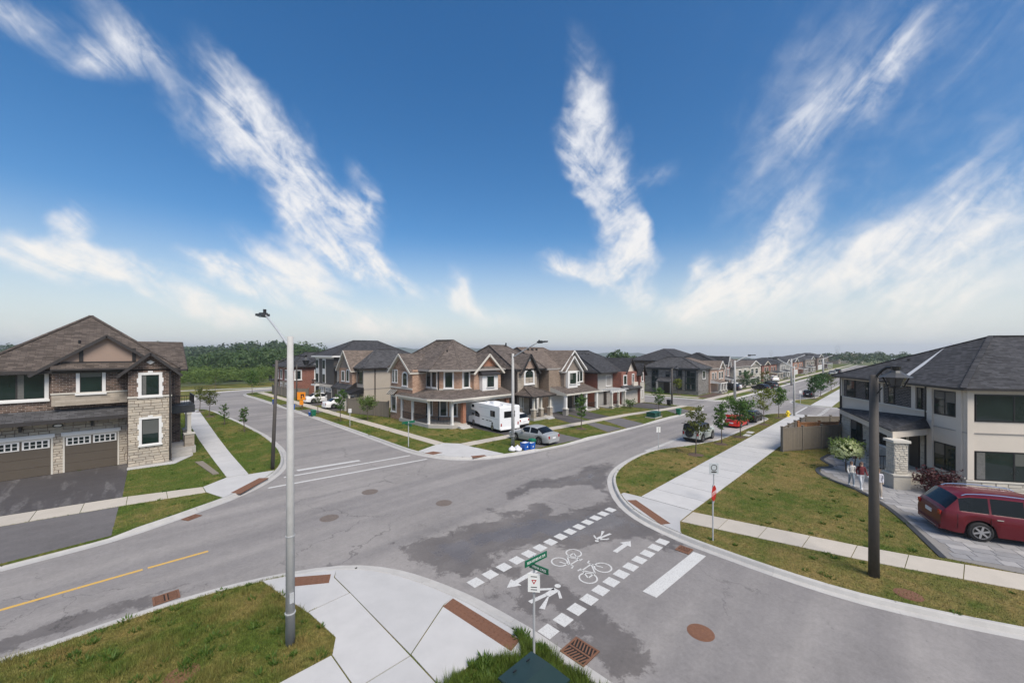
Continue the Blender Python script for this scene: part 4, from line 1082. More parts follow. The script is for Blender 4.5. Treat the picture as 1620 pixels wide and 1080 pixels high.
# porch
PP = [(21.2,38.4),(21.2,32.7),(22.6,30.7),(24.4,30.7),(24.4,33.0),(23.3,34.3),(23.3,36.3),(21.6,36.3),(21.6,38.4)]
MB().prism(PP, 0, .45).build('porch', M_found, h)
MB().box(23.2, 24.4, 30.2, 30.69, 0, .3).box(23.2,24.4,29.8,30.2,0,.16).build('porch_step', M_conc, h)
mb = MB()
O = [(20.9,38.7),(20.9,32.5),(22.4,30.35),(30.7,30.35)]; I = [(23.3,38.7),(23.3,34.4),(24.9,32.5),(30.7,32.55)]
mb.v += [(x,y,2.98) for x,y in O]+[(x,y,3.62) for x,y in I]+[(x,y,2.8) for x,y in O]+[(x,y,2.8) for x,y in I]
for i in range(3):
    mb.f += [[i+1,i,4+i,5+i],[8+i,i,i+1,9+i],[8+i,9+i,13+i,12+i]]; mb.m += [0,1,1]
mb.f += [[0,8,12,4],[3,7,15,11]]; mb.m += [1,1]
mb.build('porch_roof', [SH_grey, M_cream], h)
band(h, Sf(22.6,30.72), 0, 8.0, 2.55, 2.82, .12, M_cream, 'porch_beam'); band(h, Wf(21.22,38.4), 0, 5.7, 2.55, 2.8, .12, M_cream, 'porch_beam')
for (x, y) in ((21.45,38.2),(21.45,36.0),(21.45,33.0),(22.75,30.95)): column(h, x, y, .45, 2.8, .2, M_white)
MB().box(24.0,24.38,30.85,31.25,0.455,2.8).build('pier', B_redor, h); MB().box(30.0,30.4,30.85,31.25,0,2.8).build('pier', B_redor, h)
railing(h, (21.4,38), (21.4,36.2), .45, .75); railing(h, (21.4,35.8), (21.4,33.2), .45, .75); railing(h, (21.5,32.8), (22.7,31.1), .45, .75)
window(h, FW, 5.4, .75, .95, 1.6, .14, nx=1); window(h, FC, .6, .6, .95, 1.6, .14, nx=1, gmat=M_glassg); window(h, FC, 1.65, .6, .95, 1.6, .14, nx=1, gmat=M_glassg)
MB().fbox(FW, 4.0, 4.9, .01, .06, .47, 2.5).build('door', M_door, h)
garage(h, Sf(24.9,32.6), .6, 4.9, .14, 2.1, M_gwht, M_cream, win=False)
MB().tube([(25.2,35.2,7.2),(25.2,35.2,7.75)], .08, 8).build('vent_pipe', M_black, h); MB().tube([(28.1,35,7.0),(28.1,35,7.5)], .08, 8).build('vent_pipe', M_black, h)
MB().box(23.6,24.3,34.9,35.3,.45,1.0).box(23.6,24.3,35.2,35.3,1.0,1.5).build('porch_seat', M_dark, h)
downspout(h, FC, .1, .45, 5.6)

# ---- next: brown stone house with an arched window over a small porch
def front_gable_house(): pass
h = wthing('house', 'brown stone house with arched upper window and small pillared porch', 'house', (33.6, 30.4, Z0))
wall(h, [(31.5,30.6),(34.7,30.6),(34.7,31.6),(36.2,31.6),(36.2,42),(31.5,42)], 0, 5.55, B_grey)
FS = Sf(31.5,30.6)
band(h, FS, 0, 3.2, 0, 4.6, .03, S_warm, 'stone_facing')
roof(h, [(31.5,30.9),(36.4,30.9),(36.4,42),(31.5,42)], ((32.6,36.6),(35.3,36.6)), 5.6, 8.4, .4, [SH_grey, M_dark], .2)
gable(h, FS, .5, 3.2, 5.5, 7.35, 4.4, .3, SH_grey, M_stucb, M_dark, .22, .03)
window(h, FS, 1.85, 1.35, 3.95, 1.05, .2, arch=True, nx=2, gmat=M_glassg, proud=.1)
window(h, FS, .55, .5, 1.0, 1.5, .1, nx=1, proud=.08)
band(h, FS, 1.55, 2.15, 6.5, 6.75, .06, M_white, 'diamond_plaque')
mb = MB(); mb.prism([(31.3,28.0),(34.6,28.0),(34.6,30.6),(31.3,30.6)], 0, .4).build('porch', M_found, h)
MB().box(33.2,34.3,27.55,27.99,0,.25).build('porch_step', M_conc, h)
roof(h, [(31.3,28.1),(34.6,28.1),(34.6,31.0),(31.3,31.0)], ((32.6,30.7),(33.6,30.7)), 2.75, 3.6, .3, [SH_brown, M_dark], .16, 'porch_roof')
for x in (31.55, 32.75, 34.3): column(h, x, 28.25, .4, 2.6, .22, M_cream, .95, .42, S_warm)
column(h, 31.55, 30.2, .4, 2.6, .22, M_cream, .95, .42, S_warm)
railing(h, (31.6,28.25),(32.6,28.25), .4, .75); railing(h, (32.9,28.25),(33.4,28.25), .4, .75)
MB().fbox(FS, 1.9, 2.7, .04, .1, .42, 2.4).build('door', M_door, h)
garage(h, Sf(34.7,31.6), .1, 1.45, .14, 2.0, M_gwht, M_cream, win=False)
MB().tube([(35.1,36.2,8.3),(35.1,36.2,8.7)], .09, 8).build('vent_pipe', M_black, h)
downspout(h, Wf(31.5,42), 11.2, .1, 5.5)

# ---- next: double white gable and box window
h = wthing('house', 'brown brick house with double white-edged gable and box window over a wide porch', 'house', (40, 30, Z0))
wall(h, [(36.6,30.3),(44.0,30.3),(44.0,42),(36.6,42)], 0, 5.5, brick('brown mixed brick', (.20,.14,.10), (.31,.235,.175), (.30,.26,.22)))
FS = Sf(36.6,30.3)
roof(h, [(36.6,30.6),(44.2,30.6),(44.2,42),(36.6,42)], ((37.2,36.2),(42.4,36.2)), 5.55, 8.15, .35, [SH_tan, M_fasc], .2)
gable(h, FS, 2.2, 7.3, 5.45, 7.75, 5.4, .25, SH_tan, B_grey, M_white, .16, .02)
gable(h, (FS[0],FS[1]-.55,1,0), 2.3, 5.6, 5.3, 7.05, 1.4, .2, SH_tan, B_grey, M_white, .16, .02)
wall(h, [(38.9,29.75),(42.2,29.75),(42.2,30.35),(38.9,30.35)], 3.2, 5.35, B_grey)
F_ = (FS[0],FS[1]-.55,1,0)
MB().fbox(F_, 2.6, 4.6, .002, .35, 2.95, 5.15).build('bay', M_white, h)
window(h, (FS[0],FS[1]-.9,1,0), 3.6, 1.3, 3.55, 1.35, .05, nx=2, gmat=M_glassg)
window(h, F_, 5.15, .5, 3.7, 1.3, .12, nx=1); window(h, FS, 6.6, .6, 3.7, 1.3, .14, nx=1)
band(h, F_, 4.6, 5.6, 3.2, 3.5, .05, M_white, 'sill_band')
shed(h, FS, .2, 7.4, 0, 2.5, 2.6, 3.3, [SH_grey, M_cream], 'porch_roof', .2)
MB().box(40.2,43.8,27.9,30.3,0,.35).build('porch', M_found, h)
for x, b in ((37.0,.9),(41.1,.35),(43.5,.35)): column(h, x, 28.1, .0, 2.45, .3, M_white, b, .5, S_grey)
railing(h, (41.3,28.1),(43.4,28.1), .35, .75)
garage(h, FS, .45, 3.0, .14, 2.0, M_gwht, M_cream, win=False)
window(h, FS, 5.6, .9, .9, 1.4, .12, nx=1); MB().fbox(FS, 3.8, 4.6, .01, .06, .37, 2.3).build('door', M_door, h)
for k in range(3): MB().box(38.2+k*.85,38.42+k*.85,35.2,35.42,7.7,8.0).build('roof_vent', M_dark, h)

# ---- next: grey house with red brick tower side
h = wthing('house', 'grey stucco and red brick house with dark roof, pergola porch and twin brown garage doors', 'house', (50, 28.5, Z0))
wall(h, [(45.2,29.0),(49.0,29.0),(49.0,27.6),(53.6,27.6),(53.6,27.2),(54.9,27.2),(54.9,40),(45.2,40)], 0, 4.75, B_red)
FS = Sf(45.2,29.0); FR = Sf(49.0,27.6); FT = Sf(53.6,27.2)
band(h, FS, 0, 3.78, 0, 4.7, .04, M_stucg, 'stucco_facing'); band(h, FR, 0, 4.6, 0, 2.35, .03, S_pale, 'stone_facing')
band(h, FT, 0, 1.3, 0, 3.1, .03, S_pale, 'stone_facing')
band(h, FR, 2.9, 4.2, 2.6, 3.2, .3, M_stucc, 'balcony')
roof(h, [(45.2,28.6),(54.6,28.6),(54.6,40),(45.2,40)], ((47.2,34.6),(51.3,34.6)), 4.8, 7.75, .4, [SH_char, M_dark], .18)
gable(h, FT, -.1, 1.4, 4.6, 5.9, 4.2, .25, SH_char, M_stucc, M_dark, .16)
gable(h, FR, 1.4, 4.4, 4.75, 6.7, 4.5, .2, SH_char, M_stucc, M_dark, .14, -.4, front=.1)
window(h, FS, 2.7, 1.2, 2.9, 1.35, .1, nx=2, ny=2, gmat=M_glassg); window(h, FR, .95, .75, 3.0, 1.2, .13, nx=1, gmat=M_glassg); window(h, FR, 3.2, .4, 3.1, 1.2, .13, nx=1)
window(h, FT, .65, .4, 3.3, 1.15, .12, nx=1, gmat=M_glassg); window(h, FT, .65, .4, .9, 1.1, .1, nx=1)
garage(h, FR, .35, 1.9, .14, 1.75, M_gdark, M_cream, rows=4, win=False); garage(h, FR, 2.4, 4.1, .14, 1.75, M_gdark, M_cream, win=False)
shed(h, FR, -.2, 4.7, 0, .7, 2.45, 2.85, [SH_dark, M_dark], 'canopy_roof', .16)
MB().box(45.3,49.2,26.9,27.15,2.2,2.45).box(45.3,49.2,28.7,28.9,2.2,2.45).build('pergola_beam', M_white, h)
for k in range(7): MB().box(45.5+k*.58,45.6+k*.58,26.6,29.0,2.46,2.58).build('pergola_rafter', M_white, h)
for x in (45.5,47.2,48.9): column(h, x, 27.05, 0, 2.2, .24, M_cream, .5, .4, S_pale)
railing(h, (45.6,27.05),(47.0,27.05), .3, .7); MB().box(45.3,49.0,27.2,29.0,0,.28).build('porch', M_found, h)
MB().fbox(FS, 1.4, 2.1, .05, .1, .3, 2.2).build('door', M_door, h)
for k in range(5): MB().box(46.4+k*.8,46.65+k*.8,33.4,33.65,7.0,7.3).build('roof_vent', M_dark, h)

# ---- across the side street: modern dark house
h = wthing('house', 'modern dark stone and glass house with tall teal windows across the side street', 'house', (72, 28, Z0))
wall(h, [(70,24.9),(75,24.9),(75,34.5),(70,34.5)], 0, 4.7, stonewall('dark grey stone', (.15,.14,.13), (.25,.24,.225), (.14,.13,.12), .5, .17))
FW = Wf(70,34.5)
for u0, u1 in ((1.3,2.6),(5.9,6.9),(7.4,9.2)):
    band(h, FW, u0, u1, .9, 4.5, .06, M_tgrn, 'glazed_panel')
    for j, z in enumerate((1.0,2.2,3.3)): window(h, (FW[0]-.062,FW[1],FW[2],FW[3]), (u0+u1)/2, (u1-u0)-.2, z, .95, 0, nx=1 if u1-u0 < 1.2 else 2, gmat=M_glassg)
window(h, FW, 4.3, .7, 3.1, .9, 0, nx=1); band(h, FW, 0, 9.6, 4.35, 4.72, .1, M_charp, 'fascia_band')
MB().fbox(FW, 3.6, 4.9, .02, .1, .2, 2.2).build('door', M_door, h)
shed(h, FW, 2.8, 5.7, 0, 1.5, 2.35, 3.0, [SH_dark, M_charp], 'porch_roof', .2)
for u in (2.95,5.5): column(h, 70-1.35, 34.5-u, 0, 2.2, .3, M_stucg)
window(h, Sf(70,24.9), 2.6, 1.2, 2.9, 1.3, .1, nx=2)
roof(h, [(70,24.9),(75,24.9),(75,34.5),(70,34.5)], ((72.6,28.6),(72.6,31.4)), 4.75, 6.6, .5, [SH_dark, M_charp], .22)

# ---- row beyond along the street
def row_house(x0, x1, y, ze, zp, wm, rm, label, cfg=0, tm=None, depth=11):
    tm = tm or M_white
    h = wthing('house', label, 'house', ((x0+x1)/2, y, Z0))
    W_ = x1-x0
    wall(h, [(x0,y),(x1,y),(x1,y+depth),(x0,y+depth)], 0, ze, wm)
    F_ = Sf(x0,y); FWd = Wf(x0,y+depth)
    rx_ = min(W_, depth)/2
    roof(h, [(x0,y+.2),(x1,y+.2),(x1,y+depth),(x0,y+depth)], ((x0+W_*.3,y+depth*.5),(x1-W_*.3,y+depth*.5)), ze+.05, zp, .4, [rm, M_fasc if cfg%2 else M_dark], .18)
    g0, g1 = (W_*.08, W_*.45) if cfg%2 == 0 else (W_*.52, W_*.92)
    gable(h, F_, g0, g1, ze, ze+(zp-ze)*.72, depth*.4, .2, rm, wm if cfg%3 else M_stucg, tm, .16, .02)
    gm = (g0+g1)/2
    for q in (-.22, .22): window(h, F_, gm+q*(g1-g0), (g1-g0)*.25, ze*.56, ze*.27, .1, tmat=tm, nx=1)
    o0, o1 = (g1+W_*.06, W_*.94) if cfg%2 == 0 else (W_*.06, g0-W_*.06)
    for q in (.3, .75): window(h, F_, o0+(o1-o0)*q, (o1-o0)*.22, ze*.56, ze*.26, .1, tmat=tm, nx=1)
    shed(h, F_, o0-.3, o1+.3, 0, 1.8, ze*.45, ze*.56, [rm, tm], 'porch_roof', .16)
    for q in (0.03, .5, .97): column(h, o0+(o1-o0)*q+x0, y-1.6, 0, ze*.42, .22, tm, ze*.14, .4, S_grey)
    MB().box(x0+o0,x0+o1,y-1.8,y,0,.25).build('porch', M_found, h)
    garage(h, F_, g0+.15, g1-.15, .14, ze*.36, M_gdark if cfg%2 else M_gwht, tm, win=False, rows=3)
    for k in range(3): window(h, FWd, depth*(.3+.25*k), .6, ze*.56, ze*.24, .1, tmat=tm, nx=1)
    return h
row_house(75.4, 83.6, 24.8, 4.5, 6.4, brick('rosy tan brick', (.33,.21,.155), (.40,.27,.20), (.4,.34,.3)), SH_tan, 'small tan brick house with white porch posts beside the modern dark house', 1)
row_house(84.5, 89.0, 25.4, 4.9, 7.4, B_red, SH_char, 'red brick house under a tall dark roof, second past the modern house', 1)
row_house(90.5, 112, 25.0, 4.4, 6.0, S_pale, SH_grey, 'pale stone house with white gables behind the white parked car', 1, M_white)
row_house(115, 131, 25.4, 4.3, 5.6, B_red, SH_char, 'red and grey house with dark roof past the pale stone house', 0, M_stucc)
row_house(134, 149, 25.2, 4.3, 5.8, M_stucg, SH_char, 'grey stucco gabled house farther down the street', 1)
row_house(153, 170, 25.2, 4.4, 6.0, B_redor, SH_dark, 'orange brick house in the far row of the street', 0)
row_house(175, 196, 25.2, 4.8, 6.4, B_grey, SH_dark, 'grey brown house in the far row of the street', 1)
row_house(202, 236, 25.2, 5.4, 7.2, B_darkbrown, SH_dark, 'last dark house closing the far row of the street', 0)
# houses behind the first row
def back_house(x0, x1, y0, y1, ze, zp, wm, rm, label):
    h = wthing('house', label, 'house', ((x0+x1)/2, y0, Z0))
    wall(h, [(x0,y0),(x1,y0),(x1,y1),(x0,y1)], 0, ze, wm)
    long_x = (x1-x0) > (y1-y0)
    cx, cy = (x0+x1)/2, (y0+y1)/2
    rd = ((cx-(x1-x0)*.2,cy),(cx+(x1-x0)*.2,cy)) if long_x else ((cx,cy-(y1-y0)*.2),(cx,cy+(y1-y0)*.2))
    roof(h, [(x0,y0),(x1,y0),(x1,y1),(x0,y1)], rd, ze+.05, zp, .4, [rm, M_dark], .18)
    for k in range(3): window(h, Sf(x0,y0), (x1-x0)*(.2+.3*k), 1.0, ze*.58, ze*.25, .1, nx=2); window(h, Wf(x0,y1), (y1-y0)*(.2+.3*k), 1.0, ze*.58, ze*.25, .1, nx=2)
    return h
back_house(86,101,34,46,5.6,8.3,B_darkbrown,SH_char,'house behind the modern one showing only its big charcoal roof')
back_house(33,44,46,57,5.4,7.8,B_grey,SH_grey,'house behind the porch house showing only grey brown roof')
back_house(66,76,44,56,5.2,7.2,B_grey,SH_tan,'house far behind the grey house with a tan roof')

# ---- left street, east side
h = wthing('house', 'beige house with tan gabled roof and black porch canopy beyond the fence', 'house', (26, 52, Z0))
wall(h, [(21.8,48.4),(31,48.4),(31,57),(21.8,57)], 0, 5.45, M_stuc)
FW = Wf(21.8,57); FS = Sf(21.8,48.4)
roof(h, [(21.8,48.4),(31,48.4),(31,57),(21.8,57)], ((25.5,52.7),(28.5,52.7)), 5.5, 7.9, .4, [SH_dark, M_dark], .18)
wall(h, [(21.3,54.9),(21.3,50.6),(21.9,50.6),(21.9,54.9)], 2.9, 5.4, B_tan)
FG_ = Wf(21.3,54.9)
gable(h, FG_, 0, 4.3, 5.4, 7.75, 5.4, .3, SH_tan, B_grey, M_cream, .18)
for u in (1.4, 2.9): window(h, FG_, u, .7, 3.7, 1.2, .14, arch=(u > 2), nx=1)
window(h, FW, 7.6, 1.5, 3.5, 1.7, 0, nx=2, gmat=M_glassg)
shed(h, FW, 1.2, 6.6, 0, 1.3, 2.75, 3.6, [SH_char, M_dark], 'canopy_roof', .18)
shed(h, FW, 6.2, 8.7, 0, 1.9, 2.4, 3.0, [M_black, M_black], 'porch_canopy', .14)
for u in (6.4,7.4,8.5): column(h, 20.0, 57-u, 0, 2.3, .22, M_cream)
garage(h, FW, 1.0, 3.2, .14, 2.0, M_gwht, M_cream); garage(h, FW, 3.7, 5.9, .14, 2.0, M_gdark, M_cream)
for u in (1.5, 4.2, 7.5): downspout(h, FS, u, .1, 5.4)
band(h, FS, 0, 9.2, 2.75, 2.85, .03, M_fasc, 'joint_strip'); MB().fbox(FW, 6.7, 7.5, .01, .06, .3, 2.2).build('door', M_door, h)
band(h, FS, .3, 2.4, 0, 2.0, .03, M_stuc, 'base_facing')
h = wthing('house', 'tall dark three-storey house with pale corner windows and charcoal roof', 'house', (27, 61, Z0))
wall(h, [(21.6,57.6),(34,57.6),(34,65),(21.6,65)], 0, 6.9, M_stucd)
FW = Wf(21.6,65); FS = Sf(21.6,57.6)
roof(h, [(21.6,57.6),(34,57.6),(34,65),(21.6,65)], ((26,61.3),(30,61.3)), 7.0, 9.35, .5, [SH_char, M_white], .22)
band(h, FW, 0, 7.4, 6.55, 6.98, .1, M_white, 'cornice')
for u in (.35, 3.1): band(h, FW, u, u+1.2, 2.9, 6.5, .07, M_white, 'pale_panel'); window(h, (FW[0]-.072,FW[1],FW[2],FW[3]), u+.6, .8, 5.1, 1.2, 0, nx=2, gmat=M_glassg); window(h, (FW[0]-.072,FW[1],FW[2],FW[3]), u+.6, .8, 3.0, 1.2, 0, nx=2)
garage(h, FW, 1.6, 3.6, .14, 2.1, M_gwht, M_cream); garage(h, FW, 4.2, 6.6, .14, 2.1, M_gdark, M_cream)
band(h, FW, 0, 7.4, 2.35, 2.75, .12, M_stucc, 'fascia_band'); railing(h, (21.0,64.8),(21.0,63.2), 2.6, .7)
MB().box(20.9,21.59,63.1,65,2.4,2.6).build('balcony', M_white, h)
h = wthing('house', 'red brick house with white window trim at the bend of the left street', 'house', (25, 76, Z0))
wall(h, [(19.8,71.5),(32,71.5),(32,80),(19.8,80)], 0, 5.1, B_red)
FW = Wf(19.8,80); FS = Sf(19.8,71.5)
roof(h, [(19.8,71.5),(32,71.5),(32,80),(19.8,80)], ((23.6,75.8),(28.4,75.8)), 5.15, 7.5, .45, [SH_char, M_dark], .2)
gable(h, FS, 2.2, 6.8, 5.1, 6.6, 3.2, .25, SH_char, M_cream, M_dark, .16)
for u in (1.2,4.3,8.2): window(h, FS, u, .8, 3.0, 1.4, .18, nx=1)
window(h, FS, 4.5, 1.1, .7, 1.6, .2, nx=2); window(h, FS, 8.2, .8, .9, 1.3, .16, nx=1)
for u in (1.4,3.6,6.4): window(h, FW, u, .8, 3.0, 1.4, .18, nx=1); window(h, FW, u, .8, .8, 1.3, .18, nx=1)
band(h, FW, 2.6, 8.4, 0, 2.6, .02, S_warm, 'stone_facing'); MB().box(18.6,19.79,77.5,79.6,2.5,2.75).build('balcony', M_dark, h); railing(h, (18.65,77.5),(18.65,79.6), 2.75, .7)

# ---- stone and stucco house at right, turned to the corner
h = wthing('house', 'pale stone and stucco house with dark roof and wide black windows at right', 'house', (34, 0, Z0))
A_ = (39.9,3.47); C_ = (31.1,-2.27)
FN = (A_[0],A_[1],-.837,-.547); FV = (C_[0],C_[1],.547,-.837)
def q2(F, u, w_): p = fp(F,u,w_,0); return (p[0],p[1])
body = [A_, C_, q2(FV,11,0), q2((q2(FV,11,0)[0],q2(FV,11,0)[1],.837,.547),10.5,0)]
wall(h, body, 0, 5.6, M_stucc)
roof(h, body, (q2(FN,5.1,-5.4), q2(FN,5.1,-7.2)), 5.66, 8.5, .45, [SH_char, M_dark], .12)
org = h['_w']
MB().bar(fp(FN,6.65,.42,5.72), fp(FN,3.5,-4.6,8.05), .2, .05).build('valley_flashing', M_galv, h)
for u, w_ in ((3.4,-2.2),(7.9,-3.0)): p = fp(FN,u,w_,6.6); MB().tube([p,(p[0],p[1],7.05)], .09, 8).build('vent_pipe', M_black, h)
# second floor of the entrance side: charcoal brick between pilasters, ledge and spandrel
band(h, FN, .35, 8.25, 4.12, 5.42, .02, B_char, 'brick_band')
band(h, FN, .3, 8.3, 4.02, 4.12, .10, M_cream, 'ledge')
for u, w_ in ((0.15,.2),(4.55,.2),(7.2,.3),(8.35,.35),(10.2,.3)): band(h, FN, u-w_/2, u+w_/2, 4.12 if u < 8 else 1.0, 5.5, .09, M_stucc, 'pilaster')
for u, wd in ((1.25,.95),(3.05,.3),(5.35,.5),(7.62,.3)): window(h, (FN[0]-.0117,FN[1]+.018,FN[2],FN[3]), u, wd, 4.2, 1.2, 0, nx=1, fmat=M_black)
window(h, FN, 9.3, 1.35, 4.05, 1.3, 0, nx=2, fmat=M_black); window(h, FN, 9.3, 1.35, 1.05, 1.4, 0, nx=2, fmat=M_black, gmat=M_glassg)
window(h, FV, 2.0, 3.2, 3.95, 1.35, 0, nx=2, fmat=M_black); window(h, FV, 2.0, 3.2, .92, 1.45, 0, nx=2, fmat=M_black)
window(h, FV, 6.6, 2.2, 3.95, 1.35, 0, nx=2, fmat=M_black); window(h, FV, 6.6, 2.2, .92, 1.45, 0, nx=2, fmat=M_black)
band(h, FN, 8.55, 10.5, 3.3, 3.34, .04, M_fasc, 'panel_joint'); band(h, FV, 0, 11, 3.3, 3.34, .04, M_fasc, 'panel_joint')
band(h, FV, 0.02, .3, .9, 5.5, .08, M_stucc, 'pilaster'); band(h, FN, 0, 10.5, 5.42, 5.56, .06, M_stucc, 'frieze'); band(h, FV, 0, 11, 5.42, 5.56, .06, M_stucc, 'frieze')
window(h, FN, 1.88, 1.25, 1.0, 1.45, 0, nx=2, fmat=M_black, gmat=M_glassg); window(h, FN, 4.6, .8, 1.3, 1.1, .1, nx=2, ny=2, fmat=M_black)
# stone courses below
band(h, FN, 0, 10.5, 0, .82, .015, S_pale, 'stone_base'); band(h, FV, 0, 11, 0, .78, .015, S_pale, 'stone_base')
rest = MB()
FN2 = (FN[0]-.0082,FN[1]+.0126,FN[2],FN[3]); FV2 = (FV[0]-.0126,FV[1]-.0082,FV[2],FV[3])
stones(h, FV2, [(0,4.6,.05,.8)], 0, M_stonep, (.35,.8), .19, 60, rest=rest)
stones(h, FN2, [(8.0,10.45,.05,.92),(.1,8.0,.05,2.72)], 0, M_stonep, (.35,.8), .19, 170, skip=((1.2,2.56,.92,2.5),(4.05,5.15,1.15,2.55),(6.05,7.65,.5,2.7)), rest=rest)
band(h, FV, -.03, 11, .8, .88, .08, M_cream, 'sill_band'); band(h, FN, 8.0, 10.53, .92, 1.0, .08, M_cream, 'sill_band')
# entrance canopy, column, steps, door
mb = MB(); cp = [q2(FN,.2,0), q2(FN,.2,.2), q2(FN,9.75,2.75), q2(FN,8.25,.02)]
mb.prism(cp, 2.75, 3.12, 0).build('canopy', M_stucc, h)
mb = MB(); co = [q2(FN,.1,.3), q2(FN,9.85,2.9), q2(FN,8.4,0)]
mb.v += [(x,y,3.14) for x,y in co]+[(x,y,3.2) for x,y in co]+[(*q2(FN,2.0,0.0),3.2),(*q2(FN,8.0,0.0),3.75)]
mb.f += [[2,1,0],[0,1,4,3],[1,2,5,4],[3,4,7,6],[4,5,7]]; mb.m = [0]*5
mb.build('canopy_roof', SH_char, h)
cb = q2(FN,10.05,2.75)
col_a = math.atan2(-.547,-.837)
MB().rbox(cb[0],cb[1],.78,.78,0,.85,col_a).build('pier_base', M_stonep, h); MB().rbox(cb[0],cb[1],.86,.86,.852,.93,col_a).build('pier_cap', M_cream, h)
MB().rbox(cb[0],cb[1],.62,.62,.93,2.62,col_a).build('column', S_pale, h); MB().rbox(cb[0],cb[1],.8,.8,2.62,2.75,col_a).build('column_cap', M_cream, h)
Fc = (cb[0]-.31*.837*-1-.31*-.547*-1, cb[1], 0, 0)
Fca = fline(tuple(Vector(cb)-Vector((-.837,-.547))*.31+Vector((-.547,.837))*.31), tuple(Vector(cb)+Vector((-.837,-.547))*.31+Vector((-.547,.837))*.31))
Fcb = fline(tuple(Vector(cb)+Vector((-.837,-.547))*.31+Vector((-.547,.837))*.31), tuple(Vector(cb)+Vector((-.837,-.547))*.31-Vector((-.547,.837))*.31))
for F_ in (Fca, Fcb): stones(h, F_, [(0.0,.62,.95,2.6)], 0, M_stonep, (.14,.34), .11, 90, proud=(.01,.03), rest=rest)
if rest.v: tag(rest.build('stonework', M_stonep, h, uv=False), kind='stuff')
MB().prism([q2(FN,3.4,0),q2(FN,4.6,1.5),q2(FN,7.6,1.7),q2(FN,8.3,0)], 0, .62).build('porch', M_stonep, h)
for k in range(3): MB().prism([q2(FN,4.6-.0,1.5+.3*k),q2(FN,4.6,1.8+.3*k),q2(FN,7.4,1.95+.3*k),q2(FN,7.4,1.65+.3*k)], 0, .48-.15*k).build('step', M_cream, h)
MB().prism([q2(FN,8.3,.03),q2(FN,8.4,2.3),q2(FN,9.6,2.3),q2(FN,9.6,2.0),q2(FN,8.75,.03)], 0, .7).build('planter_wall', M_stonep, h)
railing(h, q2(FN,4.5,1.6), q2(FN,4.5,2.6), .35, .85); railing(h, q2(FN,7.4,1.6), q2(FN,7.4,2.6), .35, .85); railing(h, q2(FN,3.5,.4), q2(FN,4.5,1.5), .62, .8)
MB().fbox(FN, 6.9, 7.6, .02, .1, .62, 2.6).build('door', M_door, h); window(h, FN, 6.3, .35, .8, 1.7, 0, nx=1, fmat=M_black)
downspout(h, FN, .05, .05, 5.5, M_black); downspout(h, FN, 8.1, .05, 5.5, M_black)

# paved forecourt: separate pavers on a sand bed, dark edging
FORE = [(36.2,3.75),(34.2,3.95),(32.6,3.2),(31.5,3.75),(30.2,3.6),(29.1,2.85),(27.6,1.45),(25.1,.2),(20.95,-1.05),(21.3,-2.9),(24.6,-12.0),(36,-12),(33.0,-5.2),(31.1,-2.27),(36.0,.95),(38,2.3)]
PAVED.append(FORE)
fc = MB().prism(FORE, .02, .128).build('forecourt', plain('joint sand', (.20,.19,.18), .95, var=.15, scale=8)); tag(fc, kind='structure')
M_paver = plain('grey paver', (.27,.265,.27), .85, var=.16, scale=2.5, bump=.3, bscale=30, objvar=.22)
npv = 0; ca, sa = math.cos(R(-69.5)), math.sin(R(-69.5))
inner = FORE
for j in range(-24, 26):
    u = -16+random.uniform(0, .4)
    while u < 16:
        L = random.choice((.5,.62,.75)); wd = .42
        cx_, cy_ = u+L/2, j*wd
        x = 27+ca*cx_-sa*cy_; y = -3+sa*cx_+ca*cy_
        cs = [(x+ca*a-sa*b_, y+sa*a+ca*b_) for a, b_ in ((-L/2+.012,-wd/2+.01),(L/2-.012,-wd/2+.01),(L/2-.012,wd/2-.01),(-L/2+.012,wd/2-.01))]
        xs_ = np.array([p[0] for p in cs]); ys_ = np.array([p[1] for p in cs])
        u += L
        if y < -7.5 or not inpoly(xs_, ys_, inner).all(): continue
        npv += 1
        MB().prism(cs, .1, .139+random.uniform(-.003,.003)).build('paver', M_paver, fc, uv=False)
edge = smooth_line([(36.2,3.8),(34.2,4.0),(32.6,3.3),(31.5,3.82),(30.2,3.68),(29.05,2.93),(27.55,1.5),(25.05,.25),(20.9,-1.0)], .4)
for a, b_ in zip(edge[:-1], edge[1:]):
    MB().bar((a[0],a[1],.12), (b_[0],b_[1],.12), .2, .06).build('edging', M_charp, fc, uv=False)

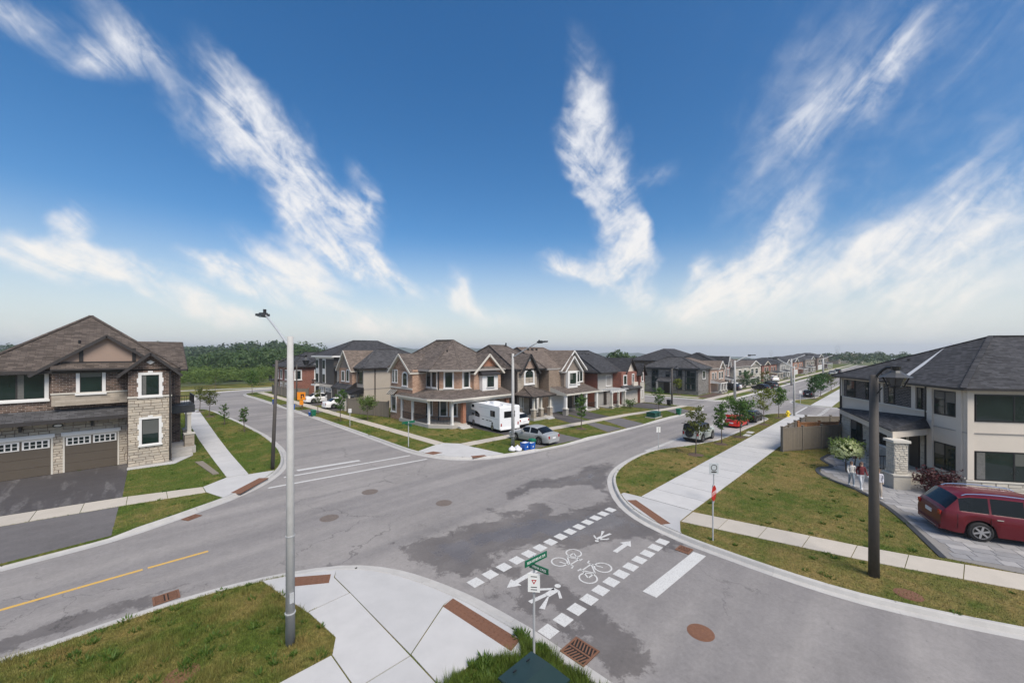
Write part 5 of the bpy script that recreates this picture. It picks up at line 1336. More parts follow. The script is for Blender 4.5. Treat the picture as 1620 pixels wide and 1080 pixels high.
# ---------------------------------------------------------------- fences
def fence(label, pts, ht, mat, board=.15, group='yard fences', post=.12, lattice=0.0, step=1.9, z0=.1):
    o = wthing('fence', label, 'fence', (pts[0][0],pts[0][1],z0), group)
    for a, b_ in zip(pts[:-1], pts[1:]):
        A = Vector(a); B = Vector(b_); L = (B-A).length; d = (B-A)/L; ang = math.atan2(d.y, d.x)
        npost = max(1, round(L/step))
        for i in range(npost+1):
            q = A.lerp(B, i/npost); MB().rbox(q.x,q.y,post,post,z0,z0+ht+.1,ang).rbox(q.x,q.y,post+.04,post+.04,z0+ht+.1,z0+ht+.14,ang).build('post', mat, o, uv=False)
        nb = max(2, round(L/board))
        for i in range(nb):
            q = A.lerp(B, (i+.5)/nb); MB().rbox(q.x,q.y,L/nb-.008,.025,z0+.05,z0+ht-lattice-.12,ang).build('board', mat, o, uv=False)
        for z, hh in ((z0+.12,.09),(z0+ht-lattice-.12,.09),(z0+ht-.05,.08)):
            c = A.lerp(B,.5); MB().rbox(c.x,c.y,L,.05,z,z+hh,ang).build('rail', mat, o, uv=False)
        if lattice:
            nl = int(L/.16)
            for i in range(nl):
                p = A.lerp(B, i/nl); q = A.lerp(B, min(1,(i+2)/nl))
                MB().bar((p.x,p.y,z0+ht-lattice), (q.x,q.y,z0+ht-.02), .015, .03).bar((q.x,q.y,z0+ht-lattice), (p.x,p.y,z0+ht-.02), .015, .03).build('lattice_strip', mat, o, uv=False)
    return o
fence('grey brown board fence facing the lawn beside the stone house at right', [(34.8,6.35),(39.6,3.5)], 1.75, M_fence, .17)
fence('grey brown fence with lattice top along the wide path', [(34.9,6.45),(42.6,6.1)], 1.75, M_fence, .2, lattice=.4)
fence('grey brown board fence at the back of the small yard', [(42.7,6.1),(45.5,3.0)], 1.75, M_fence, .2)
fence('orange cedar board fence inside the small yard', [(37.8,5.9),(40.6,3.6)], 1.85, M_cedar, .15)
fence('grey board fence between the porch house and the beige house', [(21.5,41.3),(19.5,47.6),(21.7,48.3)], 1.75, M_fence, .2)
fence('grey board fence in front of the red brick house at the bend', [(19.3,80),(19.3,70.5),(21.5,68)], 1.5, M_fence, .25)
# low paling plank lying by the left sidewalk
pl = MB().prism([(3.55,33.6),(3.95,33.5),(4.25,29.4),(3.95,29.4)], .1, .17).build('timber_plank', M_fence, uv=False); tag(pl, 'weathered plank lying in the grass beside the left sidewalk', 'plank')

# ---------------------------------------------------------------- lamp posts
def concrete_lamp(x, y, H_, arm, rise, label, r0=.12, r1=.075, ar=1.0):
    o = wthing('street_lamp', label, 'street lamp', (x, y, .1), 'street lamps')
    MB().tube([(x,y,.05),(x,y,H_*.5),(x,y,H_)], [r0,(r0+r1)/2,r1], 16).build('post', M_post, o, smooth=True)
    a = Vector(arm); L = a.length; zb = H_-.3
    pts = [(x+a.x*t, y+a.y*t, zb+rise*(1.12*t-.12*t*t)) for t in (0,.15,.35,.6,.82,1)]
    MB().tube(pts, [q*ar for q in (.035,.033,.03,.028,.026,.024)], 8).build('arm', M_galv, o, smooth=True)
    e = Vector(pts[-1]); d = Vector((a.x,a.y,.12)).normalized()
    hd = MB().bar(e-d*.05, e+d*.5*ar, .2*ar, .07*ar).bar(e+d*.02, e+d*.3, .14*ar, .13*ar).build('lamp_head', M_charp, o)
    MB().bar(e+d*.05+Vector((0,0,.06)), e+d*.05+Vector((0,0,.16)), .07, .07).build('photocell', M_black, hd, org=(x,y,.1))
    MB().bar(e+d*.12-Vector((0,0,.045)), e+d*.45-Vector((0,0,.045)), .15, .015).build('lens', M_wht_l, hd, org=(x,y,.1))
    mb = MB(); mb.tube([(x,y,H_*.36),(x,y,H_*.36+.03)], r0*.98, 16).tube([(x,y,.9),(x,y,.93)], r0*1.12, 16); mb.build('strap', M_galv, o)
    MB().box(x-.05,x+.05,y-r0-.02,y-r0+.03,1.2,1.45).build('hand_hole', M_galv, o)
    return o
concrete_lamp(3.05, 11.0, 7.9, (-.15,1.75), .95, 'pale concrete street lamp post nearest us, standing in the near grass bank', .112, .07)
concrete_lamp(21.9, 21.8, 7.4, (.1,-2.6), 1.15, 'pale concrete street lamp beside the white motorhome and garbage bags', .145, .09, 1.5)
concrete_lamp(68.7, 18.9, 6.2, (1.2,-1.6), 1.1, 'pale concrete street lamp at the far corner before the tan house', .2, .12, 2.0)
concrete_lamp(55.3, 9.0, 5.9, (-1.9,1.4), 1.2, 'pale concrete street lamp beside the yellow hydrant', .12, .07, 1.8)
concrete_lamp(107.5, 18.0, 6.0, (1.2,-2.4), 1.2, 'pale concrete street lamp before the red and grey far house', .25, .15, 2.8)
concrete_lamp(161, 18.5, 5.6, (1.2,-2.4), 1.2, 'pale concrete street lamp farthest down the street', .3, .2, 3.5)
def lantern(o, e, w_, og):
    x, y, z = e
    n = 6; mb = MB()
    mb.tube([(x,y,z+.02),(x,y,z+.14)], [w_*.16,w_*.2], 8).build('finial', M_black, o)
    MB().tube([(x,y,z),(x,y,z-.06),(x,y,z-.2)], [w_*.2,w_*.26,w_*.66], 8).build('hood', M_dpost if False else plain('lantern grey', (.05,.052,.055), .5), o)
    for k in range(n):
        t = 2*math.pi*k/n
        MB().bar((x+w_*.56*math.cos(t),y+w_*.56*math.sin(t),z-.2),(x+w_*.26*math.cos(t),y+w_*.34*math.sin(t),z-.5), .025, .025).build('cage_bar', M_black, o)
    MB().tube([(x,y,z-.5),(x,y,z-.53)], [w_*.28,w_*.26], 8).build('base_ring', M_black, o)
    MB().tube([(x,y,z-.21),(x,y,z-.49)], [w_*.42,w_*.22], 8).build('lantern_glass', plain('smoked lamp glass', (.05,.052,.055), .2), o)
def lantern_pole(x, y, H_, arm, label, w_=.5, r0=.085, lean=0.0):
    o = wthing('lantern_lamp', label, 'lantern lamp', (x,y,.1), 'dark lantern poles')
    MB().tube([(x,y,.05),(x+lean*.5,y,H_*.5),(x+lean,y,H_)], [r0,r0*.9,r0*.78], 12).build('post', M_dpost, o, smooth=True)
    x2 = x+lean; a = Vector(arm)
    pts = [(x2+a.x*t, y+a.y*t, H_-.15+.42*math.sin(t*2.2)) for t in (0,.2,.4,.6,.8,1)]
    MB().tube(pts, .042, 8).build('arm', M_black, o)
    sc_ = [(x2+a.x*t, y+a.y*t, H_-.75+.7*t*1.6-.2*t) for t in (0,.12,.25,.38)]
    MB().tube(sc_, .018, 6).build('scroll', M_black, o)
    MB().tube([(x2+a.x*.3+a.x*.12*math.cos(t*.7), y+a.y*.3+a.y*.12*math.cos(t*.7), H_-.02+.1*math.sin(t*.7)) for t in range(10)], .014, 6).build('scroll', M_black, o)
    lantern(o, (pts[-1][0],pts[-1][1],pts[-1][2]-.02), w_, None)
    return o
lantern_pole(6.8, 28.2, 7.0, (1.75,.1), 'dark lantern pole on the left corner, beside the rusty tactile plate', .42, .11, .25)
lantern_pole(17.6, .7, 6.75, (-.42,-.52), 'dark lantern pole rising in front of the stone house at right', .62, .15)
lantern_pole(55.2, 23.2, 5.2, (.9,-.3), 'dark lantern pole on the far corner before the modern house', .5, .12)
lantern_pole(19.2, 66, 5.6, (-1.2,.1), 'dark lantern pole in front of the red brick house at the bend', .5, .1)

# ---------------------------------------------------------------- signs
def text(parent, body, F, u, w_, z, size, mat, og, align='CENTER'):
    cu = bpy.data.curves.new('lettering', 'FONT'); cu.body = body; cu.size = size; cu.align_x = align; cu.align_y = 'CENTER'
    cu.extrude = .0015; cu.materials.append(mat)
    tmp = bpy.data.objects.new('lettering', cu); COL.objects.link(tmp)
    me = bpy.data.meshes.new_from_object(tmp.evaluated_get(bpy.context.evaluated_depsgraph_get())); bpy.data.objects.remove(tmp)
    ob = bpy.data.objects.new('lettering', me); COL.objects.link(ob); ob.parent = parent
    p = fp(F,u,w_,z); ob.location = (p[0]-og[0],p[1]-og[1],p[2]-og[2])
    ob.rotation_euler = (R(90),0,math.atan2(F[3],F[2]))
    return ob
o = wthing('street_sign', 'green double street name sign over a white triangle notice, nearest post by the crossing', 'street sign', (7.05,6.3,.1)); og = o['_w']
MB().tube([(7.05,6.3,.05),(7.05,6.3,2.62)], .03, 10).build('post', M_galv, o)
F_ = (6.72,6.27,.99,-.06)
MB().fbox(F_, -.02, .72, -.012, .012, 2.46, 2.61).build('name_blade', M_green, o)
text(o, 'BEAVERBRAE DR', F_, .35, .014, 2.535, .083, M_signw, og)
F_ = (7.02,6.33,.12,-.99)
MB().fbox(F_, -.08, .46, -.012, .012, 2.3, 2.43).build('name_blade', M_green, o); text(o, 'VIRNA CRES', F_, .2, .014, 2.365, .075, M_signw, og)
F_ = (6.93,6.36,.62,-.78)
sg = MB().fbox(F_, -.02, .27, .01, .03, 1.78, 2.22).build('notice', M_signw, o)
t1 = MB(); t1.add([fp(F_,.125+a,.033,2.03+b_) for a, b_ in ((-.065,.045),(.065,.045),(0,-.065))], [(2,1,0)]); t1.build('triangle', M_stopred, sg, org=og)
t1 = MB(); t1.add([fp(F_,.125+a,.036,2.03+b_) for a, b_ in ((-.03,.026),(.03,.026),(0,-.026))], [(2,1,0)]); t1.build('triangle', M_signw, sg, org=og)
for z in (2.15,1.9,1.84): MB().fbox(F_, .05, .2, .0305, .033, z-.009, z+.009).build('print_line', M_charp, sg, org=og)
o = wthing('stop_sign', 'red stop sign seen almost edge on beside the wide path', 'stop sign', (16.45,5.3,.1)); og = o['_w']
MB().tube([(16.45,5.3,.05),(16.45,5.3,2.3)], .028, 10).build('post', M_galv, o)
F_ = (16.2,5.255,.998,.05)
mb = MB(); oc = [(.25+.31*math.cos(R(22.5+45*k)), 1.98+.31*math.sin(R(22.5+45*k))) for k in range(8)]
mb.add([fp(F_,a,w_,b_) for w_ in (.0,.012) for a, b_ in oc], [list(range(7,-1,-1)), list(range(8,16))]+[[k,(k+1)%8,8+(k+1)%8,8+k] for k in range(8)])
bl = mb.build('blade', M_stopred, o); text(bl, 'STOP', F_, .25, .014, 1.98, .2, M_signw, og)
o = wthing('path_sign', 'small grey path sign with round symbol on a thin post by the wide path', 'path sign', (20.6,6.6,.1)); og = o['_w']
MB().tube([(20.6,6.6,.05),(20.6,6.6,2.05)], .028, 10).build('post', M_galv, o)
F_ = fline((20.4,6.75),(20.75,6.4))
sg = MB().fbox(F_, .0, .45, .02, .035, 1.55, 2.08).build('blade', plain('grey sign sheeting', (.42,.45,.47), .5), o)
rg = MB()
for k in range(16):
    t0, t1_ = 2*math.pi*k/16, 2*math.pi*(k+1)/16
    rg.add([fp(F_,.225+r_*math.cos(t),.038,1.86+r_*math.sin(t)) for t, r_ in ((t0,.12),(t1_,.12),(t1_,.155),(t0,.155))], [(3,2,1,0)])
rg.build('ring', M_dark, sg, org=og); MB().fbox(F_, .1, .35, .0355, .038, 1.62, 1.68).build('print_line', M_dark, sg, org=og)
o = wthing('street_sign', 'green street name sign on a thin post at the porch house corner', 'street sign', (15.95,27.4,.1)); og = o['_w']
MB().tube([(15.95,27.4,.05),(15.95,27.4,2.1)], .035, 8).build('post', M_galv, o); MB().box(15.4,16.5,27.38,27.42,1.95,2.12).build('name_blade', M_green, o); MB().box(15.93,15.97,26.9,27.9,1.76,1.93).build('name_blade', M_green, o)
for (x, y, ht, lab) in ((16.1,38.8,1.9,'small white notice on a post along the left street'), (28.95,13.2,1.8,'thin grey post with a small plate at the start of the layby'), (69.0,10.5,2.0,'small sign post at the far crossing past the hydrant')):
    o = wthing('sign_post', lab, 'sign post', (x,y,.1)); MB().tube([(x,y,.05),(x,y,ht)], .03, 8).build('post', M_galv, o)
    MB().rbox(x,y,.3,.02,ht-.38,ht+.02,R(-45)).build('plate', M_signw, o)
o = wthing('detour_sign', 'orange detour sign with black arrow on a post along the left street', 'road sign', (16.7,55.2,.1)); og = o['_w']
MB().tube([(16.7,55.2,.05),(16.7,55.2,2.3)], .08, 8).build('post', plain('brown timber', (.12,.07,.03), .8), o)
F_ = fline((16.3,55.5),(17.0,54.8)); bl = MB().fbox(F_, -.05, 1.02, .1, .13, 1.35, 2.35).build('blade', M_orange, o); MB().fbox(F_, .25, .75, .1, .13, .7, 1.3).build('tab', M_orange, o)
MB().fbox(F_, .42, .56, .131, .136, 1.5, 2.0).fbox(F_, .42, .85, .131, .136, 1.95, 2.1).fbox(F_, .72, .85, .131, .136, 1.7, 1.95).build('arrow', M_black, bl, org=og)

# ---------------------------------------------------------------- small street things
def bin_(x, y, w_, ht, mat, label, name='wheelie_bin', tilt=0, lid=None):
    o = wthing(name, label, 'bin', (x,y,.1), 'bins put out on the kerb')
    P0 = [(-w_*.4,-w_*.4),(w_*.4,-w_*.4),(w_*.4,w_*.4),(-w_*.4,w_*.4)]; P1 = [(a*1.22,b_*1.22) for a, b_ in P0]
    mb = MB(); mb.add([(x+a,y+b_,.12) for a, b_ in P0]+[(x+a,y+b_,.12+ht) for a, b_ in P1], [(3,2,1,0),(0,1,5,4),(1,2,6,5),(2,3,7,6),(3,0,4,7)])
    mb.box(x-w_*.52,x+w_*.52,y-w_*.52,y-w_*.46,.06+ht,.12+ht).box(x-w_*.52,x+w_*.52,y+w_*.46,y+w_*.52,.06+ht,.12+ht)
    mb.build('body', mat, o)
    mb = MB(); mb.add([(x-w_*.54,y-w_*.54,.125+ht),(x+w_*.54,y-w_*.54,.125+ht),(x+w_*.54,y+w_*.54,.125+ht),(x-w_*.54,y+w_*.54,.125+ht),(x-w_*.4,y-w_*.4,.2+ht),(x+w_*.4,y-w_*.4,.2+ht),(x+w_*.4,y+w_*.4,.2+ht),(x-w_*.4,y+w_*.4,.2+ht)], [(4,5,6,7),(0,1,5,4),(1,2,6,5),(2,3,7,6),(3,0,4,7),(3,2,1,0)])
    mb.build('lid', lid or mat, o)
    for s_ in (-1,1): MB().tube([(x+s_*w_*.42,y+w_*.3,.2),(x+s_*w_*.5,y+w_*.3,.2)], .09, 10).build('wheel', M_rub, o)
def bluebox(x, y, w_, ht, label, fill=M_bag):
    o = wthing('recycling_box', label, 'recycling box', (x,y,.1), 'boxes put out on the kerb')
    mb = MB(); a = w_*.42; b_ = w_*.5
    V = [(x-a,y-a*.8,.12),(x+a,y-a*.8,.12),(x+a,y+a*.8,.12),(x-a,y+a*.8,.12),(x-b_,y-b_*.8,.12+ht),(x+b_,y-b_*.8,.12+ht),(x+b_,y+b_*.8,.12+ht),(x-b_,y+b_*.8,.12+ht)]
    mb.add(V, [(3,2,1,0),(0,1,5,4),(1,2,6,5),(2,3,7,6),(3,0,4,7)]); mb.build('body', M_blue, o)
    MB().box(x-b_*.95,x+b_*.95,y-b_*.75,y+b_*.75,.1+ht*.8,.14+ht*.92).build('contents', fill, o)
    f = Sf(x-w_*.12,y-a*.93); mk = MB()
    mk.add([(x-.08,y-b_*.83,.12+ht*.35),(x+.08,y-b_*.83,.12+ht*.35),(x,y-b_*.85,.12+ht*.62)], [(0,1,2)]); mk.build('symbol', M_signw, o)
bluebox(21.75, 20.35, .6, .55, 'blue recycling box beside the white bags under the lamp post'); bluebox(22.2, 20.15, .55, .5, 'blue recycling box touching the green bin')
bin_(22.55, 20.35, .42, .62, M_bgreen, 'green bin beside the silver parked car')
def bag(x, y, s_, label, k):
    mb = MB(); n = 10; prof = [(0,.75),(.12,1.0),(.3,1.06),(.5,.92),(.66,.62),(.76,.25),(.86,.3),(.92,.2)]
    rs = random.Random(k)
    for i, (z, r_) in enumerate(prof):
        for j in range(n):
            q = r_*s_*(1+rs.uniform(-.12,.12)); mb.v.append((x+q*math.cos(2*math.pi*j/n), y+q*math.sin(2*math.pi*j/n), .12+z*s_*1.5))
    for i in range(len(prof)-1):
        for j in range(n): mb.f.append([i*n+j,i*n+(j+1)%n,(i+1)*n+(j+1)%n,(i+1)*n+j]); mb.m.append(0)
    mb.f.append([(len(prof)-1)*n+j for j in range(n)]); mb.m.append(0)
    o = mb.build('garbage_bag', M_bag, smooth=True, org=(x,y,.12)); tag(o, label, 'garbage bag', 'white garbage bags')
bag(20.75, 20.75, .27, 'white garbage bag leaning on the lamp post by the motorhome', 1); bag(21.1, 20.4, .26, 'front white garbage bag in the heap by the lamp post', 2); bag(21.35, 20.75, .25, 'white garbage bag between the heap and the blue box', 3)
bin_(15.9, 48.6, .5, .62, M_bgreen, 'green bin with dark blue box on the left street kerb'); bluebox(15.85, 49.3, .5, .4, 'dark blue box beside the green bin on the left street')
bluebox(15.6, 55.6, .6, .7, 'blue box on the kerb behind the near lamp post'); bin_(15.55, 56.4, .4, .6, M_charp, 'black bin behind the blue box on the left street')
bin_(15.6, 63.6, .5, .75, M_blue, 'blue bin with yellow lid farthest along the left street', lid=M_yelp)
bin_(47.0, 18.95, .5, .62, M_bgreen, 'green bin on the kerb before the grey and red house'); bin_(54.2, 23.2, .5, .7, M_black, 'small black bin beside the dark lantern pole on the far corner')
def transformer(x0, x1, y0, y1, ht, label, mat):
    o = wthing('transformer_box', label, 'transformer box', ((x0+x1)/2,(y0+y1)/2,.1))
    MB().box(x0-.12,x1+.12,y0-.12,y1+.12,.05,.2).build('plinth', M_found, o)
    mb = MB(); mb.add([(x0,y0,.2),(x1,y0,.2),(x1,y1,.2),(x0,y1,.2),(x0,y0,ht-.04),(x1,y0,ht-.04),(x1,y1,ht-.04),(x0,y1,ht-.04)], [(0,1,5,4),(1,2,6,5),(2,3,7,6),(3,0,4,7)]); mb.build('cabinet', mat, o)
    e = .05; md = (x0+x1)/2
    mb = MB(); mb.add([(x0-e,y0-e,ht-.06),(x1+e,y0-e,ht-.06),(x1+e,y1+e,ht-.06),(x0-e,y1+e,ht-.06),(x0-e,y0-e,ht-.02),(x1+e,y0-e,ht-.02),(x1+e,y1+e,ht-.02),(x0-e,y1+e,ht-.02),(x0,(y0+y1)/2,ht+.05),(x1,(y0+y1)/2,ht+.05)],
        [(3,2,1,0),(0,1,5,4),(1,2,6,5),(2,3,7,6),(3,0,4,7),(4,5,9,8),(6,7,8,9),(5,6,9),(7,4,8)]); lid = mb.build('lid', mat, o)
    MB().box(md-.012,md+.012,y0-.06,y0+.0,.3,ht-.1).box(x0+.12,x0+.22,y0-.07,y0-.02,ht*.55,ht*.62).build('door_seam', M_black, o)
    for sx_ in (.25,.7): MB().box(x0+(x1-x0)*sx_,x0+(x1-x0)*sx_+.09,y1-.12,y1-.1,ht+.015,ht+.035).build('lifting_lug', M_black, lid, org=o['_w'])
transformer(5.45, 6.35, 4.8, 5.75, .95, 'dark green transformer box at the bottom edge, in front of the street sign', M_tgreen)
transformer(42.1, 43.6, 19.6, 20.6, .75, 'green transformer box on the lawn across the street', plain('bright transformer green', (.01,.07,.05), .4))
for (x0, y0, lab) in ((38.9,9.6,'pale concrete utility slab nearer the fence on the path lawn'), (40.5,9.75,'pale concrete utility slab nearer the parked red car')):
    o = MB().box(x0,x0+.95,y0,y0+.5,.1,.15).build('utility_slab', M_conc, uv=False); tag(o, lab, 'utility slab')
o = wthing('fire_hydrant', 'yellow fire hydrant on the lawn at the far corner', 'fire hydrant', (54.1,9.4,.1))
x, y = 54.1, 9.4
MB().tube([(x,y,.1),(x,y,.18),(x,y,.2),(x,y,.62)], [.2,.2,.14,.14], 12).build('barrel', M_yelp, o); MB().tube([(x,y,.62),(x,y,.66),(x,y,.78),(x,y,.84)], [.19,.19,.12,.04], 12).build('bonnet', M_yelp, o)
for a in (0,90,180): MB().tube([(x,y,.48),(x+.26*math.cos(R(a-45)),y+.26*math.sin(R(a-45)),.48)], .075, 10).build('nozzle', M_yelp, o)

# ---------------------------------------------------------------- vehicles
def lerp_prof(P, s):
    for (a, za), (b_, zb) in zip(P[:-1], P[1:]):
        if s <= b_:
            t = (s-a)/max(1e-6, b_-a); t = max(0, min(1, t)); return za+(zb-za)*t
    return P[-1][1]
def wheel(parent, x, y, r, w_, side, rim=None, n_sp=5):
    mb = MB(); mb.tube([(x,y-w_/2,r),(x,y-w_/2+.03,r),(x,y+w_/2-.03,r),(x,y+w_/2,r)], [r*.9,r,r,r*.9], 22)
    wh = mb.build('wheel', M_rub, parent, uv=False)
    yo = y+side*(w_/2+.004)
    MB().tube([(x,yo-side*.02,r),(x,yo,r)], r*.66, 20).build('rim_back', M_under, wh, uv=False)
    rm = MB()
    nn = 20
    for k in range(nn):
        t0, t1 = 2*math.pi*k/nn, 2*math.pi*(k+1)/nn
        V = [(x+q*math.cos(t), yo+side*d_, r+q*math.sin(t)) for d_ in (.0,.014) for t, q in ((t0,r*.6),(t1,r*.6),(t1,r*.7),(t0,r*.7))]
        rm.add(V, [(4,5,6,7),(7,6,5,4),(0,1,5,4),(1,0,4,5)])
    for k in range(n_sp):
        t = 2*math.pi*k/n_sp+.3
        rm.bar((x,yo+side*.008,r), (x+r*.62*math.cos(t),yo+side*.008,r+r*.62*math.sin(t)), .02, r*.17, up=(-math.sin(t),0,math.cos(t)))
    rm.tube([(x,yo,r),(x,yo+side*.02,r)], r*.16, 10)
    rm.build('rim', rim or M_alloy, wh, uv=False)
def car(label, loc, heading, sp, col, scale=1.0, cat='car', name='parked_car', sy=1.0, group=None, rails=False, spare=False, hatch=None, darkroof=None):
    o = thing(name, label, cat, (loc[0],loc[1],loc[2] if len(loc) > 2 else .004), heading, group); o.scale = (scale, scale*sy, scale)
    L, Wd, P, belt = sp['L'], sp['W'], sp['P'], sp['belt']; H_ = max(z for _, z in P); wr = sp.get('wr', .33); lowb = sp.get('low', .24)
    ds = .06; S = sorted(set([round(i*ds,3) for i in range(int(L/ds)+1)]+[L]+[p[0] for p in P]))
    rows = []
    for s in S:
        zt = lerp_prof(P, s)
        w_ = Wd/2
        fe = max(0, 1-s/.75); re = max(0, 1-(L-s)/.6)
        w_ *= 1-.17*fe**2.2-.10*re**2.4
        zl = lowb+.06*max(0,1-s/.4)+.08*max(0,1-(L-s)/.4)
        for cw in sp['wheels']:
            rr = wr+.075
            if abs(s-cw) < rr: zl = max(zl, wr+math.sqrt(rr*rr-(s-cw)**2))
        bl = min(belt+.05*(s/L), zt-.05); zl = min(zl, bl-.06)
        g = max(0, min(1, (zt-bl-.05)/max(.1, H_-belt-.05)))
        wr_ = w_*(.93*(1-g)+sp.get('roofw',.76)*g)
        x = L/2-s
        rows.append([(x,w_*.95,zl),(x,w_*1.0,zl+.5*(bl-zl)),(x,w_*.99,bl-.07),(x,w_*.94,bl),(x,wr_,zt-.05-.02*g),(x,wr_*.86,zt-.012),(x,wr_*.4,zt+.012*g),(x,0,zt+.018*g)])
    nr = 8; n2 = nr*2-1
    V = []
    for r_ in rows: V += [(x,-y,z) for x,y,z in r_]+[(x,y,z) for x,y,z in r_[-2::-1]]
    parts = {}
    def put(key, f): parts.setdefault(key, []).append(f)
    for i in range(len(S)-1):
        sm = (S[i]+S[i+1])/2
        for j in range(n2-1):
            f = [i*n2+j, (i+1)*n2+j, (i+1)*n2+j+1, i*n2+j+1]
            jj = j if j < nr-1 else n2-2-j
            side = -1 if j < nr-1 else 1
            key = 'body'
            if jj == 3:
                for k, (a, b_) in enumerate(sp['side']):
                    if a < sm < b_: key = ('side_window', k, side)
            elif jj >= 4:
                if sp['ws'][0] < sm < sp['ws'][1]: key = 'windshield'
                elif sp['rw'][0] < sm < sp['rw'][1] and jj >= 4: key = 'rear_window'
                elif darkroof and darkroof[0] < sm < darkroof[1]: key = 'roof'
            put(key, f)
    put('body', list(range(n2))); put('body', [(len(S)-1)*n2+j for j in range(n2-1,-1,-1)])
    for key, fs in parts.items():
        used = sorted({v for f in fs for v in f}); ix = {v: k for k, v in enumerate(used)}
        mb = MB(); mb.v = [V[v] for v in used]; mb.f = [[ix[v] for v in f] for f in fs]; mb.m = [0]*len(fs)
        nm = key if isinstance(key, str) else key[0]
        ob = mb.build(nm, col if nm == 'body' else (M_black if nm == 'roof' else M_cglass), o, smooth=True, uv=False)
        if nm == 'body':
            try: ob.data.set_sharp_from_angle(angle=R(38))
            except Exception: pass
    w2 = Wd/2
    MB().box(-L/2+.25, L/2-.3, -w2*.86, w2*.86, .19, lerp_prof([(0,.5),(L,.5)],0)+.06).build('underbody', M_under, o, uv=False)
    for cw in sp['wheels']:
        for sd in (-1,1): wheel(o, L/2-cw, sd*(w2-.12), wr, .22, sd, n_sp=sp.get('spokes',5))
    zb = belt
    for sd in (-1,1):
        MB().box(-L/2-.012, -L/2+.16, sd*w2*.86-.17 if sd > 0 else sd*w2*.86, sd*w2*.86 if sd > 0 else sd*w2*.86+.17, zb-sp.get('tl',.28), zb-.06).build('taillight', M_red_l, o, uv=False)
        hz = lerp_prof(P, .12)
        MB().box(L/2-.2, L/2-.015, min(sd*w2*.5,sd*w2*.78), max(sd*w2*.5,sd*w2*.78), hz-.2, hz-.07).build('headlight', M_wht_l, o, uv=False)
        sx_ = L/2-sp['side'][0][0]-.12
        MB().box(sx_-.08, sx_+.1, min(sd*w2*.97,sd*(w2+.17)), max(sd*w2*.97,sd*(w2+.17)), zb+.02, zb+.17).build('mirror', col, o, uv=False)
        for (a, b_) in sp['side'][:2]:
            hx = L/2-b_+.12; MB().box(hx, hx+.18, min(sd*(w2*.98),sd*(w2+.012)), max(sd*w2*.98,sd*(w2+.012)), zb-.15, zb-.115).build('door_handle', M_chrome if rails else col, o, uv=False)
        for (a, b_) in sp['side']:
            xx = L/2-b_-.04; MB().box(xx-.004, xx+.004, min(sd*w2*.985,sd*(w2+.002)), max(sd*w2*.985,sd*(w2+.002)), .42, zb-.08).build('door_seam', M_under, o, uv=False)
        if rails:
            a, b_ = sp['ws'][1]+.3, sp['rw'][0]-.15; yy = sd*w2*sp.get('roofw',.76)*.9
            pts = [(L/2-(a+(b_-a)*t), yy, lerp_prof(P, a+(b_-a)*t)+.0+.06*math.sin(math.pi*min(1,max(0,t)))**.35) for t in (0,.06,.15,.3,.5,.7,.85,.94,1)]
            MB().tube(pts, .022, 8).build('roof_rail', M_chrome, o, uv=False)
    MB().box(-L/2-.02, -L/2+.02, -.22, .22, zb-.34, zb-.2).build('licence_plate', M_plate, o, uv=False)
    MB().box(-L/2-.03, -L/2+.25, -w2*.8, w2*.8, .26, .42).build('rear_bumper', M_under if not sp.get('paintbump') else col, o, uv=False)
    if rails: MB().box(-L/2-.034, -L/2-.02, -w2*.6, w2*.6, .3, .325).build('bumper_trim', M_chrome, o, uv=False)
    if spare:
        MB().tube([(-L/2-.02,.08,.95),(-L/2-.24,.08,.95)], wr*.98, 20).build('spare_wheel', M_rub, o, uv=False)
    if hatch:
        z0, z1, ln, hm = hatch
        MB().add([(-L/2+ln*.35,-w2*.7,z0),(-L/2+ln*.35,w2*.7,z0),(-L/2-ln,w2*.66,z1),(-L/2-ln,-w2*.66,z1),(-L/2+ln*.35,-w2*.7,z0-.05),(-L/2+ln*.35,w2*.7,z0-.05),(-L/2-ln,w2*.66,z1-.05),(-L/2-ln,-w2*.66,z1-.05)],
                 [(0,1,2,3),(7,6,5,4),(0,3,7,4),(1,5,6,2),(3,2,6,7),(0,4,5,1)]).build('raised_hatch', hm, o, uv=False)
    return o
SEDAN = dict(L=4.6, W=1.8, belt=.9, wheels=(.9,3.6), wr=.32, roofw=.74, ws=(1.25,1.95), rw=(3.35,4.0),
    P=[(0,.62),(.08,.72),(.5,.82),(1.25,.95),(1.95,1.38),(2.4,1.45),(3.0,1.44),(3.35,1.38),(4.0,1.02),(4.5,.98),(4.56,.9),(4.6,.7)], side=((1.75,2.55),(2.62,3.5)), paintbump=True)
SUV = dict(L=4.6, W=1.86, belt=1.05, wheels=(.92,3.62), wr=.36, roofw=.78, ws=(1.3,1.9), rw=(4.1,4.45), low=.28,
    P=[(0,.7),(.06,.82),(.5,.98),(1.25,1.08),(1.9,1.58),(2.3,1.66),(3.6,1.64),(4.1,1.56),(4.45,1.12),(4.56,1.02),(4.6,.8)], side=((1.75,2.5),(2.57,3.4),(3.48,4.05)), tl=.3)
VAN = dict(L=5.15, W=1.95, belt=1.06, wheels=(.98,4.03), wr=.37, roofw=.80, ws=(1.05,2.0), rw=(4.62,5.0), low=.24, spokes=6,
    P=[(0,.68),(.06,.8),(.4,.95),(1.0,1.12),(2.0,1.62),(2.5,1.73),(3.6,1.74),(4.3,1.70),(4.62,1.62),(5.0,1.16),(5.1,1.05),(5.15,.8)], side=((1.9,2.75),(2.83,3.72),(3.8,4.65)), tl=.22, paintbump=True)
